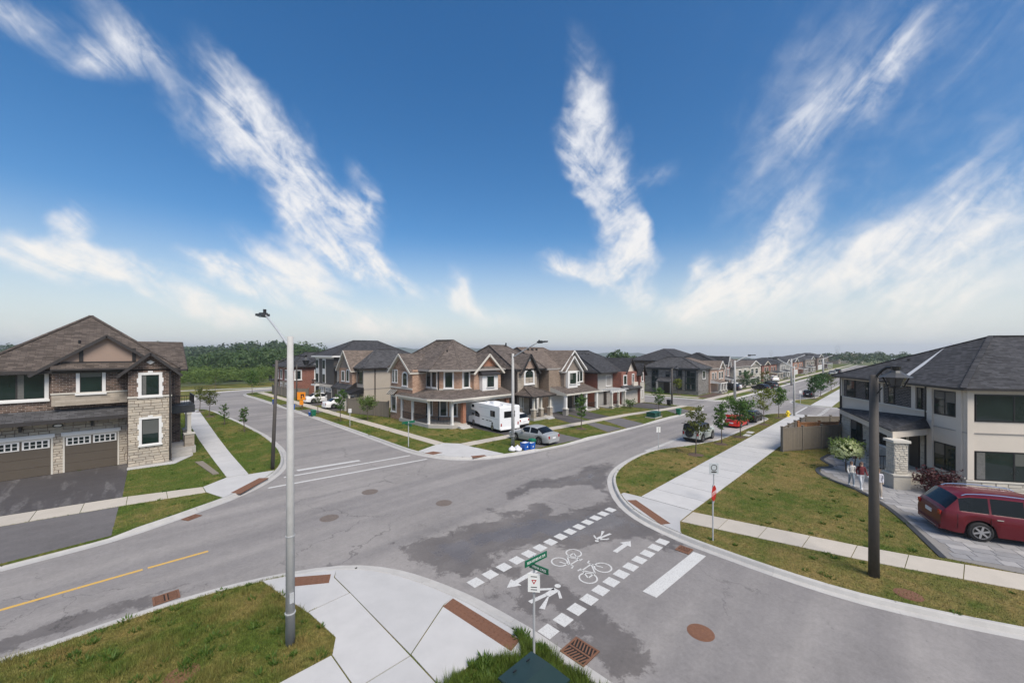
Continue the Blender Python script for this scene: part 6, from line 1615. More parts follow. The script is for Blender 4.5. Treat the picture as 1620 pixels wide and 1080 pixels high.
JEEP = dict(L=4.4, W=1.9, belt=1.15, wheels=(.85,3.5), wr=.42, roofw=.86, ws=(1.3,1.62), rw=(4.28,4.38), low=.36,
    P=[(0,.95),(.05,1.1),(.3,1.16),(1.3,1.2),(1.62,1.78),(1.9,1.85),(4.1,1.84),(4.28,1.8),(4.38,1.2),(4.4,.9)], side=((1.62,2.5),(2.6,3.4),(3.5,4.15)), tl=.4)
P_red = paint('deep red paint', (.105,.003,.009), .05, .36); P_white = paint('white paint', (.78,.78,.78), 0, .3); P_silver = paint('silver paint', (.38,.39,.39), .3, .35)
P_grey = paint('pale grey green paint', (.42,.46,.44), .1, .35); P_bright = paint('bright red paint', (.62,.025,.015), .1, .3); P_blk = paint('black paint', (.014,.014,.017), .3, .25)
P_dg = paint('dark grey paint', (.06,.062,.068), .4, .3)
car('dark red minivan with roof rails on the paved forecourt', (25.05,-3.15,.137), math.atan2(-.937,.35), VAN, P_red, 1.0, 'minivan', rails=True)
car('silver sedan parked across the apron beside the green bin', (24.35,21.85,.11), R(93), SEDAN, P_silver, .93)
car('white sport utility car behind the motorhome on the driveway', (28.05,28.2,.127), R(90), SUV, P_white, .82)
car('pale grey off-roader with spare wheel and raised rear glass in the layby', (35.35,12.5,.006), R(-2), JEEP, P_grey, .80, spare=True, hatch=(1.85,2.05,.75,M_cglass), darkroof=(1.6,4.3))
car('bright red car with raised tailgate in the layby', (44.6,12.05,.006), R(-1), SEDAN, P_bright, .78, hatch=(1.35,1.75,.6,P_bright))
car('black sport utility car at the far end of the layby', (49.0,11.75,.006), R(-1), SUV, P_blk, .74)
car('black sport utility car parked alone past the far crossing', (82.2,11.4,.006), R(4), SUV, P_blk, .72)
car('white sedan on the farther driveway of the left street', (21.0,61.0,.127), R(0), SEDAN, P_white, .98)
car('white sedan on the nearer driveway of the left street', (20.9,53.3,.127), R(0), SEDAN, P_white, .95)
car('white sport utility car on the far driveway before the pale stone house', (86.0,24.5,.127), R(90), SUV, P_white, .85)
car('dark sport utility car beside the white one on the far driveway', (84.2,24.2,.127), R(90), SUV, P_blk, .8)
car('silver car on the far driveway touching the porch', (88.3,24.9,.127), R(90), SEDAN, P_silver, .8)
car('black sedan at the far kerb, nearer of the pair', (89.5,19.9,.12), R(60), SEDAN, P_blk, .8)
car('dark grey sport utility car at the far kerb, farther of the pair', (95.5,19.9,.12), R(60), SUV, P_dg, .8)
car('white sport utility car on a driveway far down the street', (117,23.5,.127), R(30), SUV, P_white, .9)
for i, (x, y, c, lab) in enumerate(((150,16.2,P_dg,'grey car farthest along the street, first of three'),(163,16.2,P_silver,'silver car farthest along the street, second of three'),(178,16.4,P_blk,'black car farthest along the street, last of three'))):
    car(lab, (x,y,.005), R(0), SUV if i else SEDAN, c, 1.0)
# white motorhome
o = wthing('motorhome', 'white motorhome with cab-over bunk parked nose-in on the brick house driveway', 'motorhome', (25.9,29.5,.127)); og = o['_w']
M_rv = plain('motorhome white', (.76,.77,.78), .35, var=.03, coat=.3)
xl, xr = 24.75, 27.05; yb, yf = 26.55, 32.0
mb = MB(); zf, zt = .42, 2.42
prof = [(yb,zf),(yb,zt-.08),(yb+.12,zt),(31.1,zt+.02),(32.1,zt-.1),(32.35,2.0),(32.2,1.72),(31.0,1.66),(30.4,1.4),(30.4,zf)]
n = len(prof); mb.v = [(x_,y_,z_) for x_ in (xl,xr) for y_, z_ in prof]
mb.f = [list(range(n)), list(range(2*n-1,n-1,-1))]+[[i,(i+1)%n+0,n+(i+1)%n,n+i][::-1] for i in range(n)]; mb.m = [0]*len(mb.f)
mb.build('coach_body', M_rv, o)
mb = MB(); prof = [(30.35,zf),(30.35,1.64),(31.25,1.64),(31.85,1.12),(32.9,1.0),(33.05,.8),(33.05,.42)]; n = len(prof)
mb.v = [(x_,y_,z_) for x_ in (xl+.12,xr-.12) for y_, z_ in prof]; mb.f = [list(range(n)), list(range(2*n-1,n-1,-1))]+[[i,(i+1)%n,n+(i+1)%n,n+i][::-1] for i in range(n)]; mb.m = [0]*len(mb.f)
mb.build('cab', M_rv, o)
FWv = Wf(xl,33); FRv = Sf(xl,yb)
def vwin(F, u0, u1, z0, z1): MB().fbox(F, u0, u1, .002, .02, z0, z1).build('window', M_cglass, o)
vwin(FWv,.95,1.45,1.95,2.2); vwin(FWv,4.75,5.6,1.45,1.98); vwin(FRv,.5,1.75,1.42,1.98)
MB().fbox((FWv[0]+.12,FWv[1],0,-1), 1.45, 2.4, .002, .02, 1.12, 1.6).build('cab_window', M_cglass, o)
MB().add([(xl+.2,31.27,1.62),(xr-.2,31.27,1.62),(xr-.2,31.85,1.14),(xl+.2,31.85,1.14)], [(0,1,2,3)]).build('windshield', M_cglass, o)
MB().fbox(FWv, 4.0, 4.6, .002, .008, .6, .62).fbox(FWv, 4.0, 4.6, .002, .008, .86, .88).build('locker_seam', plain('seam grey', (.5,.5,.51), .4), o)
for u0, u1 in ((3.1,3.5),(3.9,4.35),(4.5,4.85),(4.9,5.0)): MB().fbox(FWv, u0, u1, .002, .01, .98, 1.05).build('stripe', M_black, o)
MB().fbox(FWv, .9, 6.2, .002, .008, 1.3, 1.32).fbox(FWv, 2.4, 4.4, .002, .008, 2.1, 2.12).build('stripe', plain('stripe grey', (.35,.37,.4), .4), o)
for y_ in (27.85, 32.1): wheel(o, 0, 0, .36, .22, -1)   # placed below
for ch in [c for c in o.children if c.name.split('.')[0] == 'wheel']:
    ch.rotation_euler = (0,0,R(90))
ws_ = [c for c in o.children if c.name.split('.')[0] == 'wheel']
ws_[0].location = (xl+.1-og[0], 27.9-og[1], 0); ws_[1].location = (xl+.22-og[0], 31.9-og[1], 0)
for c in ws_:
    c.rotation_euler = (0,0,R(-90))
for y_, xx in ((27.9,xr-.1),(31.9,xr-.22)):
    c = copy_tree(ws_[0], o); c.location = (xx-og[0], y_-og[1], 0); c.rotation_euler = (0,0,R(90))
MB().box(xl+.15,xr-.15,yb+.3,32.6,.2,.5).build('underbody', M_under, o)
MB().box(xl+.05,xr-.05,yb-.1,yb,.38,.52).build('rear_bumper', M_rv, o)
for x_ in (xl+.12,xr-.24): MB().box(x_,x_+.12,yb-.015,yb,.7,.95).build('taillight', M_red_l, o)
MB().box(25.5,26.2,28.9,29.7,zt+.02,zt+.2).build('roof_cooler', M_rv, o); MB().box(25.6,26.1,30.3,30.7,zt+.02,zt+.1).build('roof_vent', M_rv, o); MB().box(25.6,26.0,27.3,27.7,zt+.02,zt+.1).build('roof_vent', M_rv, o)
MB().fbox(FWv,5.0,5.2,.002,.03,.75,.95).build('filler_cap', M_black, o)
MB().bar((xl+.05,31.6,1.3),(xl-.2,31.7,1.35),.05,.2).build('mirror', M_black, o)
o.location = (25.9, 28.4, og[2]); o.rotation_euler = (0, 0, R(-8)); o.scale = (1, .88, 1.04)

# ---------------------------------------------------------------- plants
def fast_mesh(name, V, tri, mat, parent=None, loc=None, attr=None, quads=False):
    """V (n,3) array; faces are consecutive triples (or fours)"""
    k = 4 if quads else 3
    n = len(V); nf = n//k
    me = bpy.data.meshes.new(name); me.vertices.add(n); me.vertices.foreach_set('co', np.ascontiguousarray(V, np.float32).ravel())
    me.loops.add(n); me.loops.foreach_set('vertex_index', np.arange(n, dtype=np.int32))
    me.polygons.add(nf); me.polygons.foreach_set('loop_start', np.arange(0, n, k, dtype=np.int32))
    me.update(calc_edges=True); me.materials.append(mat)
    if attr is not None:
        a = me.attributes.new(attr[0], 'FLOAT', 'POINT'); a.data.foreach_set('value', np.full(n, attr[1], np.float32))
    ob = bpy.data.objects.new(name, me); COL.objects.link(ob)
    if parent is not None: ob.parent = parent
    if loc is not None: ob.location = loc
    return ob
def leaf_quads(C, Nn, size, rg):
    """a bent-diamond leaf at each centre C facing roughly Nn"""
    n = len(C)
    Nn = Nn/np.maximum(1e-6, np.linalg.norm(Nn, axis=1))[:,None]
    r = rg.normal(size=(n,3)); t = np.cross(Nn, r); t /= np.maximum(1e-6, np.linalg.norm(t, axis=1))[:,None]
    b = np.cross(Nn, t); s = (size*rg.uniform(.6, 1.4, n))[:,None]
    V = np.empty((n,4,3)); V[:,0] = C-t*s; V[:,1] = C-b*s*.55; V[:,2] = C+t*s; V[:,3] = C+b*s*.55
    return V.reshape(-1,3)
L_green = leafmat('street tree leaf', (.042,.095,.020), (.115,.185,.042)); L_dark = leafmat('dark tree leaf', (.026,.068,.020), (.068,.135,.036))
L_lime = leafmat('lime tree leaf', (.105,.135,.018), (.19,.20,.03)); L_olive = leafmat('olive tree leaf', (.07,.085,.022), (.13,.14,.04)); L_maroon = leafmat('maroon leaf', (.035,.008,.010), (.075,.016,.018), .15)
L_for = leafmat('forest leaf', (.034,.068,.022), (.085,.130,.042), .25); L_young = leafmat('young wood leaf', (.075,.125,.026), (.15,.20,.055), .3); L_far = leafmat('far wood leaf', (.034,.062,.028), (.065,.098,.042), .2)
L_bloom = leafmat('cream bloom', (.45,.50,.26), (.72,.72,.50), .3)
def tree(label, x, y, H_, wdt, cb, mat, nl=900, leaf=.085, mulch=True, seed=0, z=.115, group='young street trees', cat='tree', shape=1.0, sparse=0.0, trunk_r=.035, lean=(0,0)):
    rg = np.random.default_rng(seed+11); rs = random.Random(seed)
    o = thing('young_tree' if cat == 'tree' else 'shrub', label, cat, (x,y,z), 0, group)
    mb = MB(); top = H_*.94
    def axis(t): return (lean[0]*t*t+.04*math.sin(t*5+seed), lean[1]*t*t+.04*math.cos(t*4+seed), top*t)
    ts = [0,.1,.25,.45,.65,.85,1]
    mb.tube([axis(t) for t in ts], [trunk_r*(1.35-1.2*t) for t in ts], 7)
    tips = []
    nb = 14
    for k in range(nb):
        t = cb/top+(1-cb/top)*(k+.4)/nb*.95
        p = Vector(axis(t)); a = k*2.4+rs.uniform(-.5,.5)
        f = math.sin(math.pi*min(1,(t-cb/top)/(1-cb/top)*.82+.16))**.7
        ln = wdt/2*(f*shape+.12)*rs.uniform(.75,1.15)
        q = p+Vector((math.cos(a)*ln, math.sin(a)*ln, ln*rs.uniform(.35,.9)))
        mb.tube([p, p.lerp(q,.5)+Vector((0,0,ln*.06)), q], [.014,.010,.005], 5)
        tips.append((p, q))
    mb.build('trunk', M_bark, o, uv=False)
    C = []; Nn = []
    per = nl//nb
    for (p, q) in tips:
        n_ = int(per*rs.uniform(.5,1.5))
        t = rg.uniform(.15,1.12,n_)**.8
        base = np.array(p)[None]+t[:,None]*np.array(q-p)[None]
        sp_ = wdt*.10*(1-sparse*.4)
        off = rg.normal(size=(n_,3))*sp_*np.array([1,1,.75])
        C.append(base+off); Nn.append(off+np.array([0,0,.6*sp_])+rg.normal(size=(n_,3))*sp_*.6)
    V = leaf_quads(np.concatenate(C), np.concatenate(Nn), leaf, rg)
    fast_mesh('crown', V, False, mat, o, quads=True)
    if mulch:
        m_ = MB(); n = 16
        m_.v = [(0,0,.07)]+[(r_*math.cos(2*math.pi*k/n)*rs.uniform(.85,1.1), r_*math.sin(2*math.pi*k/n)*rs.uniform(.85,1.1), zz) for r_, zz in ((.28,.06),(.62,-.01)) for k in range(n)]
        m_.f = [[0,1+k,1+(k+1)%n] for k in range(n)]+[[1+k,1+n+k,1+n+(k+1)%n,1+(k+1)%n] for k in range(n)]; m_.m = [0]*len(m_.f)
        m_.build('mulch', M_soil, o, smooth=True, uv=False)
    return o
tree('sparse young tree half hiding the grey off-roader in the layby', 29.3,10.6,3.5,1.35,1.35,L_olive,750,.08,seed=1,sparse=.5)
tree('narrow dark green young tree between the off-roader and the red car', 34.2,10.4,3.25,.95,1.15,L_green,1100,.075,seed=2)
tree('bushy green young tree in front of the red car', 38.2,10.1,3.25,1.95,1.25,L_green,1700,.09,seed=3)
tree('yellow green young tree with open twigs before the hydrant', 46.5,10.1,3.6,2.0,1.35,L_lime,1000,.085,seed=4,sparse=.6)
tree('green young tree nearest the yellow hydrant', 52.3,9.9,3.45,1.5,1.35,L_green,1300,.09,seed=5)
tree('green young tree past the far crossing, nearer one of the pair', 77.7,10.0,3.7,1.9,1.0,L_dark,900,.13,seed=6)
tree('green young tree past the far crossing, farther one of the pair', 83.5,9.9,3.9,2.1,1.0,L_dark,900,.14,seed=7)
tree('pale young tree far along the path lawn behind the green pair', 97,9.9,3.2,2.2,.9,L_olive,500,.14,seed=17)
tree('slim green young tree on the lawn before the double gable house', 31.4,22.0,3.45,.95,1.15,L_green,1000,.08,seed=8)
tree('slim green young tree beside the green transformer across the street', 45.0,20.5,3.35,1.2,1.25,L_green,900,.085,seed=9)
tree('small lime young tree before the modern dark house', 68.0,27.5,2.9,1.3,1.1,L_lime,600,.1,seed=10)
tree('bushy dark young tree before the pale stone far house', 90.5,22.8,3.4,2.2,.6,L_dark,700,.13,seed=18,mulch=False)
tree('thin brownish young tree past the black far cars', 106,22.8,3.0,2.0,.8,L_olive,450,.13,seed=19,mulch=False)
tree('round olive young tree on the left verge, second from the lane', 7.25,56.2,3.0,1.6,1.2,L_olive,800,.085,seed=11)
tree('thin olive young tree on the left verge nearest the lane', 7.0,61.8,3.2,1.1,1.3,L_olive,450,.085,seed=12)
tree('low scraggy young tree on the left verge', 7.5,49.0,2.2,.8,.5,L_green,350,.075,seed=13,mulch=False,sparse=.5)
tree('slim dark young tree on the left verge nearest us', 8.1,43.2,2.4,.6,.9,L_green,600,.07,seed=14,mulch=False)
tree('thin young tree on the right verge of the left street by the driveways', 16.6,49.2,3.05,.8,1.3,L_olive,400,.08,seed=15,mulch=False)
tree('slim green young tree before the grey fence by the white cars', 16.6,42.4,3.6,1.05,1.2,L_green,800,.085,seed=16,mulch=False)
tree('round pale green young tree before the fence of the porch house', 18.9,41.0,2.5,1.8,1.0,L_young,1000,.085,seed=20,mulch=False)
tree('dark young tree at the inside of the bend', 16.2,80.0,4.2,2.0,1.5,L_green,700,.12,seed=21,mulch=False)
tree('young tree beside the far path at the bend', 13.5,97.5,4.0,2.0,1.2,L_young,500,.13,seed=23,mulch=False)
tree('white flowering hydrangea standard before the stone house', 31.7,2.5,1.85,1.5,.75,L_young,900,.07,seed=30,mulch=False,cat='shrub',group='garden shrubs',shape=1.0)
hy = [c for c in bpy.data.objects if c.name.startswith('shrub') and c.parent is None][-1]
rg = np.random.default_rng(5); d = rg.normal(size=(240,3)); d /= np.linalg.norm(d,axis=1)[:,None]; d = d[d[:,2] > -.5]
cen = np.array([0,0,1.32])+d*np.array([.78,.78,.60])
C = np.concatenate([c_[None]+rg.normal(size=(12,3))*.05 for c_ in cen]); V = leaf_quads(C, C-np.array([0,0,1.2]), .05, rg); fast_mesh('blossoms', V, False, L_bloom, hy, quads=True)
tree('low maroon leaved shrub between the column and the minivan', 30.2,-1.15,.75,1.7,.12,L_maroon,900,.08,seed=31,mulch=False,cat='shrub',group='garden shrubs',trunk_r=.02)
tree('reddish potted shrub beside the hydrangea at the steps', 33.0,2.2,1.5,.9,.6,leafmat('rust leaf', (.16,.045,.025), (.26,.09,.045)),350,.07,seed=32,mulch=False,cat='shrub',group='garden shrubs')
tree('low green shrub before the grey and red house', 47.6,25.6,.9,1.4,.15,L_green,400,.09,seed=33,mulch=False,cat='shrub',group='garden shrubs')
tree('low dark hedge plant before the pale stone far house', 98,23.4,.8,5.0,.1,L_dark,500,.14,seed=34,mulch=False,cat='shrub',group='garden shrubs')

# ---- grass: blades on the lawns near us
def scatter(key, box, dens, hgt, wid, name='grass', label='', clump=0, extra=None, dry=None):
    x0, x1, y0, y1 = box; rg = np.random.default_rng(len(label)+int(dens))
    n = int((x1-x0)*(y1-y0)*dens); xs = rg.uniform(x0,x1,n); ys = rg.uniform(y0,y1,n)
    keep = inpoly(xs, ys, LAWN[key])
    for P_ in PAVED:
        bx = [p[0] for p in P_]; by = [p[1] for p in P_]
        if max(bx) < x0 or min(bx) > x1 or max(by) < y0 or min(by) > y1: continue
        keep &= ~inpoly(xs, ys, P_)
    D_ = (xs+ys)*.7071; Lr = (xs-ys)*.7071
    keep &= (D_ > 6) & (np.abs(Lr) < D_*1.36)
    if extra is not None: keep &= extra(xs, ys)
    xs = xs[keep]; ys = ys[keep]; n = len(xs)
    h_ = hgt*rg.uniform(.5,1.4,n)
    if clump:
        cx_ = rg.uniform(x0,x1,clump); cy_ = rg.uniform(y0,y1,clump); cr = rg.uniform(.08,.3,clump)
        f = np.zeros(n)
        for a, b_, r_ in zip(cx_, cy_, cr): f = np.maximum(f, np.exp(-((xs-a)**2+(ys-b_)**2)/(r_*r_)))
        h_ *= 1+2.2*f
    a = rg.uniform(0, 2*math.pi, n); w_ = wid*rg.uniform(.6,1.3,n); ln = rg.uniform(.1,.7,n)*h_; la = rg.uniform(0, 2*math.pi, n)
    V = np.empty((n,3,3)); z = LAWN_Z-.005
    V[:,0] = np.stack([xs-np.cos(a)*w_/2, ys-np.sin(a)*w_/2, np.full(n,z)],1); V[:,1] = np.stack([xs+np.cos(a)*w_/2, ys+np.sin(a)*w_/2, np.full(n,z)],1)
    V[:,2] = np.stack([xs+np.cos(la)*ln, ys+np.sin(la)*ln, z+h_],1)
    ob = fast_mesh(name, V.reshape(-1,3), True, M_blade, attr=('dry', DRY.get(key, 0.0) if dry is None else dry))
    tag(ob, label, 'grass', kind='stuff')
scatter('sw', (-6,4.1,9.7,15.3), 4200, .05, .012, label='patchy green and brown grass of the near bank', clump=90)
scatter('sw', (4.6,7.8,3.0,7.4), 4500, .09, .014, label='tall weedy grass round the dark green transformer box', clump=40, dry=-.22)
scatter('se', (15.5,37,-4,8), 620, .045, .018, label='dry straw coloured lawn before the stone house at right', extra=lambda x, y: x+y < 44)
scatter('se', (15.5,57,8.5,14), 420, .05, .022, label='mown grass of the verge along the wide path')
scatter('nw', (-8,9.5,21.5,36.5), 520, .05, .02, label='green lawn round the brick house with garages at left')
scatter('nw', (-2,9.5,36.5,66), 260, .06, .03, label='green verge of the left street')
scatter('ne', (15,30,19,33), 420, .05, .024, label='green lawn in front of the porch house')
scatter('ne', (15,22,33,66), 260, .07, .03, label='green verge before the fences of the left street')
scatter('ne', (29,56,18.5,31), 260, .05, .03, label='lawns of the houses across the street')

# greener weed tufts standing in the turf
def weeds(key, box, n, hgt, label, nb=46, seed=3, wid=.016):
    rg = np.random.default_rng(seed); x0, x1, y0, y1 = box; out = []
    cx_ = rg.uniform(x0,x1,n); cy_ = rg.uniform(y0,y1,n); k = inpoly(cx_, cy_, LAWN[key])
    for P_ in PAVED: k &= ~inpoly(cx_, cy_, P_)
    for x, y in zip(cx_[k], cy_[k]):
        m_ = int(nb*rg.uniform(.5,1.4)); r_ = rg.uniform(.05,.17); h_ = hgt*rg.uniform(.5,1.3)*rg.uniform(.6,1,m_)
        a = rg.uniform(0,2*math.pi,m_); q = r_*rg.uniform(0,1,m_)**.6; bx = x+q*np.cos(a); by = y+q*np.sin(a)
        t = rg.uniform(0,2*math.pi,m_); ln = h_*rg.uniform(.3,.9,m_); w_ = wid*rg.uniform(.7,1.5,m_)
        V = np.empty((m_,3,3)); z = LAWN_Z-.005
        V[:,0] = np.stack([bx-np.cos(t)*w_, by-np.sin(t)*w_, np.full(m_,z)],1); V[:,1] = np.stack([bx+np.cos(t)*w_, by+np.sin(t)*w_, np.full(m_,z)],1)
        V[:,2] = np.stack([bx+np.cos(a)*ln, by+np.sin(a)*ln, z+h_],1); out.append(V.reshape(-1,3))
    ob = fast_mesh('weeds', np.concatenate(out), True, L_weed); tag(ob, label, 'weeds', kind='stuff')
L_weed = leafmat('weed blade', (.045,.095,.014), (.11,.17,.03), .2)
weeds('sw', (-6,4.1,9.8,15.2), 190, .13, 'green weed tufts standing in the near grass bank', seed=3)
weeds('sw', (4.8,7.6,3.2,7.2), 120, .18, 'bright green weeds round the transformer box', 60, 4, .02)
weeds('se', (15.6,34,-4,8), 150, .08, 'small weed tufts in the dry lawn at right', 40, 5, .022)
weeds('se', (16,40,9.5,13.5), 90, .07, 'small weed tufts in the verge along the wide path', 36, 6, .025)
weeds('nw', (-6,9,22,45), 160, .07, 'weed tufts in the lawn by the brick house with garages', 34, 7, .03)
weeds('ne', (15.5,30,20,45), 220, .09, 'weed tufts in the lawn of the porch house', 30, 8, .035)
# ---- woods
def wood(name, label, n_t, region, hr, cr, K, leaf, mat, seed, flat=None, kind='stuff'):
    rg = np.random.default_rng(seed); out = []
    cnt = 0
    while cnt < n_t:
        x, y = region(rg)
        z0 = zfar(x, y) if flat is None else flat
        H_ = rg.uniform(*hr); r_ = rg.uniform(*cr)*H_
        nb = 7
        bc = rg.normal(size=(nb,3))*np.array([.42,.42,.22])*r_*1.2; bc[:,2] += H_*.62
        br = r_*rg.uniform(.42,.75,nb)
        k = rg.integers(0, nb, K); d = rg.normal(size=(K,3)); d /= np.linalg.norm(d,axis=1)[:,None]; d[:,2] = np.abs(d[:,2])*.9-.25*(rg.uniform(size=K) < .3)
        C = bc[k]+d*br[k][:,None]*rg.uniform(.75,1.05,K)[:,None]*np.array([1,1,.85]); C += np.array([x,y,z0])
        out.append(leaf_quads(C, d+rg.normal(size=(K,3))*.35, leaf*H_/8.0, rg))
        cnt += 1
    ob = fast_mesh(name, np.concatenate(out), False, mat, quads=True); tag(ob, label, 'woodland', kind=kind)
    return ob
def reg(d0, d1, r0, r1):
    def f(rg):
        while True:
            D_ = rg.uniform(d0,d1); q = rg.uniform(r0,r1); x, y = (D_+q*D_)*.7071, (D_-q*D_)*.7071
            if y > 100.5 or D_ > 150: return (x, y)
    def f_old(rg):
        D_ = rg.uniform(d0,d1); q = rg.uniform(r0,r1)
        return ((D_+q*D_)*.7071, (D_-q*D_)*.7071)
    return f
wood('scrub', 'light green scrub of saplings beyond the bend of the left street', 420, reg(80,124,-.96,-.52), (1.6,4.8), (.26,.42), 200, .30, L_young, 1)
wood('forest', 'dense green wood filling the valley behind the left street', 300, reg(112,240,-1.45,-.52), (6.5,11.5), (.42,.66), 420, .42, L_for, 2)
wood('forest', 'darker wood on the far side of the valley', 420, reg(240,430,-1.5,-.5), (8,14), (.42,.7), 170, .7, L_far, 3)
wood('treeline', 'hazy line of far trees behind the house roofs', 240, reg(420,760,-.8,.1), (4,7.5), (.4,.7), 60, 1.2, L_far, 4)
for (x, y, H_, w_, lab, sd) in ((131,55,8.2,9,'big round tree rising behind the modern dark house',50),(110,61.6,8.3,7,'round tree rising behind the dark roof of the grey house',51)):
    o = thing('mature_tree', lab, 'tree', (x,y,-.1)); rg = np.random.default_rng(sd)
    MB().tube([(0,0,0),(0,0,H_*.6)], [.3,.15], 8).build('trunk', M_bark, o, uv=False)
    nb = 12; bc = rg.normal(size=(nb,3))*np.array([.22,.22,.1])*w_; bc[:,2] += H_*.66; br = w_*rg.uniform(.16,.28,nb); K = 1500
    k = rg.integers(0,nb,K); d = rg.normal(size=(K,3)); d /= np.linalg.norm(d,axis=1)[:,None]
    fast_mesh('crown', leaf_quads(bc[k]+d*br[k][:,None]*rg.uniform(.7,1.05,K)[:,None], d+rg.normal(size=(K,3))*.4, .42, rg), False, L_for, o, quads=True)
# far ridge
mb = MB(); na = 90
for ring, (rr, hh) in enumerate(((1500,0),(1900,1),(2400,.5),(3000,0))):
    for i in range(na+1):
        a = R(100)-R(115)*i/na; f = i/na
        top = 27-52*max(0,min(1,(f-.42)/.4)); top += 4*math.sin(i*.7)+3*math.sin(i*1.9)
        mb.v.append((rr*math.cos(a), rr*math.sin(a), -60+(top+60)*hh))
for q in range(3):
    for i in range(na): mb.f.append([q*(na+1)+i, q*(na+1)+i+1, (q+1)*(na+1)+i+1, (q+1)*(na+1)+i]); mb.m.append(0)
hl = mb.build('hills', plain('far ridge green', (.055,.075,.045), .95, var=.3, scale=.02), smooth=True, uv=False); tag(hl, kind='structure')
# far houses and pylons on the right skyline
for i, (x, y, lab) in enumerate(((300,42,'tiny pale far house left of the pylon'),(330,30,'tiny far house with dark roof below the pylon'),(352,20,'tiny far house nearest the stone house roof'),(380,38,'tiny far brick house behind the far trees'))):
    back_house(x,x+14,y,y+11,4.5,6.6,(M_stucc,B_grey,M_stuc,B_redor)[i],(SH_dark,SH_char,SH_tan,SH_dark)[i],lab)
wood('grove', 'far trees between the street end and the stone house roof', 90, reg(180,420,.80,1.02), (4.5,7.5), (.4,.6), 120, .6, L_far, 6)
def pylon(x, y, zb, H_, label):
    o = wthing('pylon', label, 'pylon', (x,y,zb)); mb = MB(); t = .55
    d = Vector((.7071,-.7071))
    def P_(u, z): return (x+d.x*u, y+d.y*u, zb+z)
    for s_ in (-1,1):
        for a, b_ in (((6*s_,0),(1.8*s_,H_*.55)),((1.8*s_,H_*.55),(7*s_,H_*.78)),((7*s_,H_*.78),(1.2*s_,H_)),((1.8*s_,H_*.55),(1.2*s_,H_*.8))): mb.bar(P_(*a), P_(*b_), t, t)
        mb.bar(P_(0,H_*.72), P_(10*s_,H_*.74), t, t); mb.bar(P_(0,H_*.86), P_(8*s_,H_*.9), t, t)
    for k in range(6):
        z0_, z1_ = H_*.55*k/6, H_*.55*(k+1)/6; w0 = 6-4.2*k/6; w1 = 6-4.2*(k+1)/6
        mb.bar(P_(-w0,z0_), P_(w1,z1_), t*.7, t*.7); mb.bar(P_(w0,z0_), P_(-w1,z1_), t*.7, t*.7)
    mb.build('tower', M_galv, o, uv=False)
pylon(1423,132,-24,53,'lattice pylon on the skyline above the street end'); pylon(1640,335,-30,46,'fainter lattice pylon on the skyline behind the gabled houses')

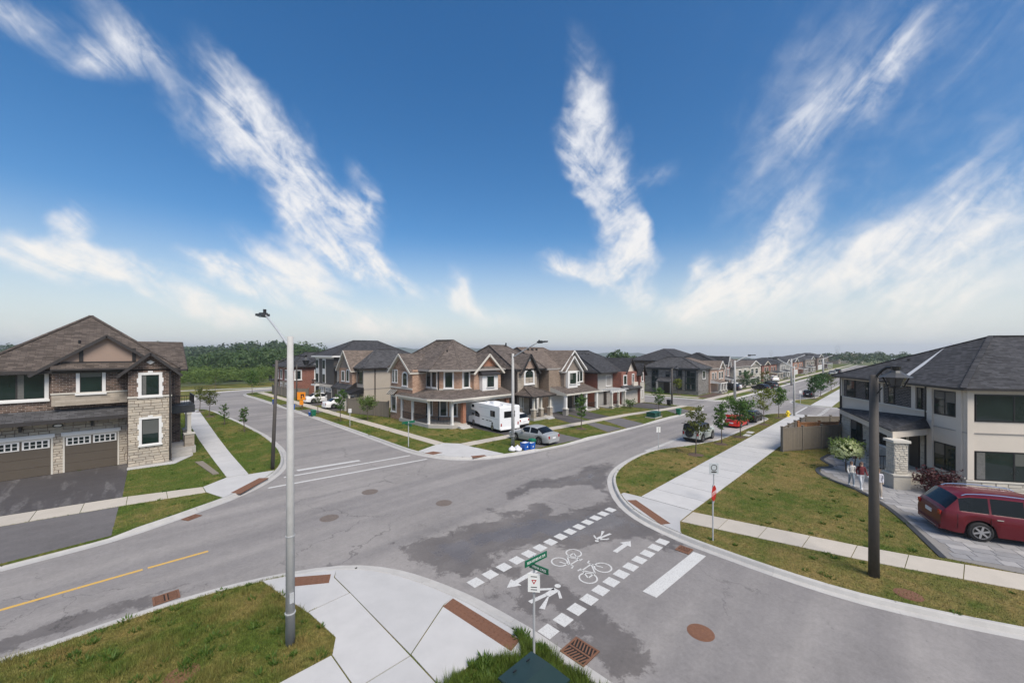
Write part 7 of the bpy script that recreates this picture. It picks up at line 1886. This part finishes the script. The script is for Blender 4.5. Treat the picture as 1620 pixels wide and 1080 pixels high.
# ---------------------------------------------------------------- people
def person(label, x, y, z, h_, face, stride, top_c, leg_c, hair_c, arm=.25, bag=None):
    o = thing('person', label, 'person', (x,y,z), face)
    J = {'pelvis':(0,0,.52),'waist':(0,0,.61),'chest':(.01,0,.73),'neck':(.01,0,.84),'head':(.02,0,.90),'crown':(.02,0,.965)}
    E = [('pelvis','waist'),('waist','chest'),('chest','neck'),('neck','head'),('head','crown')]
    Rr = {'pelvis':(.085,.07),'waist':(.075,.06),'chest':(.09,.065),'neck':(.033,.033),'head':(.055,.05),'crown':(.045,.04)}
    for s_, n_ in ((1,'l'),(-1,'r')):
        st = stride*s_
        J.update({'hip'+n_:(0,.05*s_,.49),'knee'+n_:(st*.5+.02,.05*s_,.28),'ank'+n_:(st*.9-.02,.05*s_,.05),'toe'+n_:(st*.9+.08,.055*s_,.02),
                  'sh'+n_:(0,.105*s_,.80),'elb'+n_:(-st*.4-.01,.135*s_,.64),'wri'+n_:(-st*.7+arm*.3,.12*s_,.52),'han'+n_:(-st*.8+arm*.4,.115*s_,.47)})
        E += [('pelvis','hip'+n_),('hip'+n_,'knee'+n_),('knee'+n_,'ank'+n_),('ank'+n_,'toe'+n_),('chest','sh'+n_),('sh'+n_,'elb'+n_),('elb'+n_,'wri'+n_),('wri'+n_,'han'+n_)]
        Rr.update({'hip'+n_:(.058,.058),'knee'+n_:(.042,.042),'ank'+n_:(.028,.028),'toe'+n_:(.022,.02),'sh'+n_:(.042,.04),'elb'+n_:(.03,.03),'wri'+n_:(.02,.02),'han'+n_:(.024,.016)})
    names = list(J); ix = {k: i for i, k in enumerate(names)}
    me = bpy.data.meshes.new('body'); me.from_pydata([tuple(c*h_ for c in J[k]) for k in names], [(ix[a],ix[b_]) for a, b_ in E], [])
    ob = bpy.data.objects.new('body', me); COL.objects.link(ob); ob.parent = o
    md = ob.modifiers.new('skin','SKIN'); 
    for i, k in enumerate(names):
        me.skin_vertices[0].data[i].radius = tuple(q*h_ for q in Rr[k])
    me.skin_vertices[0].data[0].use_root = True
    sb = ob.modifiers.new('sub','SUBSURF'); sb.levels = 1; sb.render_levels = 1
    m, T, b = newmat('clothes '+label[:14])
    sz = T.n('ShaderNodeSeparateXYZ', i_Vector=T.n('ShaderNodeTexCoord').outputs['Object']).outputs[2]
    zz = T.math('DIVIDE', sz, h_)
    c = T.mix(T.math('GREATER_THAN', zz, .055), (.7,.7,.7,1), c4(leg_c)); c = T.mix(T.math('GREATER_THAN', zz, .535), c, c4(top_c)); c = T.mix(T.math('GREATER_THAN', zz, .835), c, (.50,.30,.21,1))
    T.put(b,'Base Color',c); T.put(b,'Roughness',.8); me.materials.append(m)
    # hair as a cap with a tail
    mb = MB(); cx_, cz = .012*h_, .925*h_
    for i in range(6):
        ph = math.pi*.62*i/5
        for k in range(10):
            t = 2*math.pi*k/10; rr = .062*h_
            fr = 1.0 if math.cos(t) < .3 else .8
            mb.v.append((cx_+rr*math.sin(ph*fr)*math.cos(t), rr*.92*math.sin(ph*fr)*math.sin(t), cz+rr*1.08*math.cos(ph*fr)))
    for i in range(5):
        for k in range(10): mb.f.append([i*10+k,(i+1)*10+k,(i+1)*10+(k+1)%10,i*10+(k+1)%10]); mb.m.append(0)
    mb.tube([(cx_-.05*h_,0,cz),(cx_-.07*h_,0,cz-.06*h_),(cx_-.06*h_,0,cz-.14*h_)], [.035*h_,.038*h_,.015*h_], 8)
    mb.build('hair', plain('hair '+label[:10], hair_c, .6), o, smooth=True, uv=False)
    if bag:
        MB().box(-.17*h_,-.08*h_,-.08*h_,.08*h_,.58*h_,.78*h_).build('backpack', plain('bag '+label[:10], bag, .7), o)
    return o
person('person in white top and pale jeans walking on the forecourt by the hydrangea', 28.6,2.05,.137,1.36,R(200),.10,(.60,.58,.56),(.24,.28,.33),(.10,.05,.03))
person('person in dark red top and pale trousers walking beside the one in white', 28.15,1.62,.137,1.5,R(215),-.10,(.13,.02,.025),(.52,.54,.58),(.05,.03,.02))
person('person with a blue bag half hidden behind the dark lantern pole', 27.15,.92,.137,1.5,R(200),.09,(.55,.55,.6),(.42,.36,.3),(.13,.07,.03),bag=(.06,.05,.25))

# ---------------------------------------------------------------- summer haze
hz_m = bpy.data.materials.new('haze'); hz_m.use_nodes = True; hz_m.node_tree.nodes.clear()
T = NT(hz_m.node_tree); pvn = T.n('ShaderNodeVolumePrincipled'); pvn.inputs['Color'].default_value = (.86,.92,1.0,1); pvn.inputs['Density'].default_value = HAZE; pvn.inputs['Anisotropy'].default_value = .2
T.n('ShaderNodeOutputMaterial', i_Volume=pvn.outputs[0])
ob = MB().box(-4500,4500,-4500,4500,-140,60).build('haze', hz_m, uv=False); tag(ob, 'thin summer haze over the whole place', 'haze', kind='stuff')
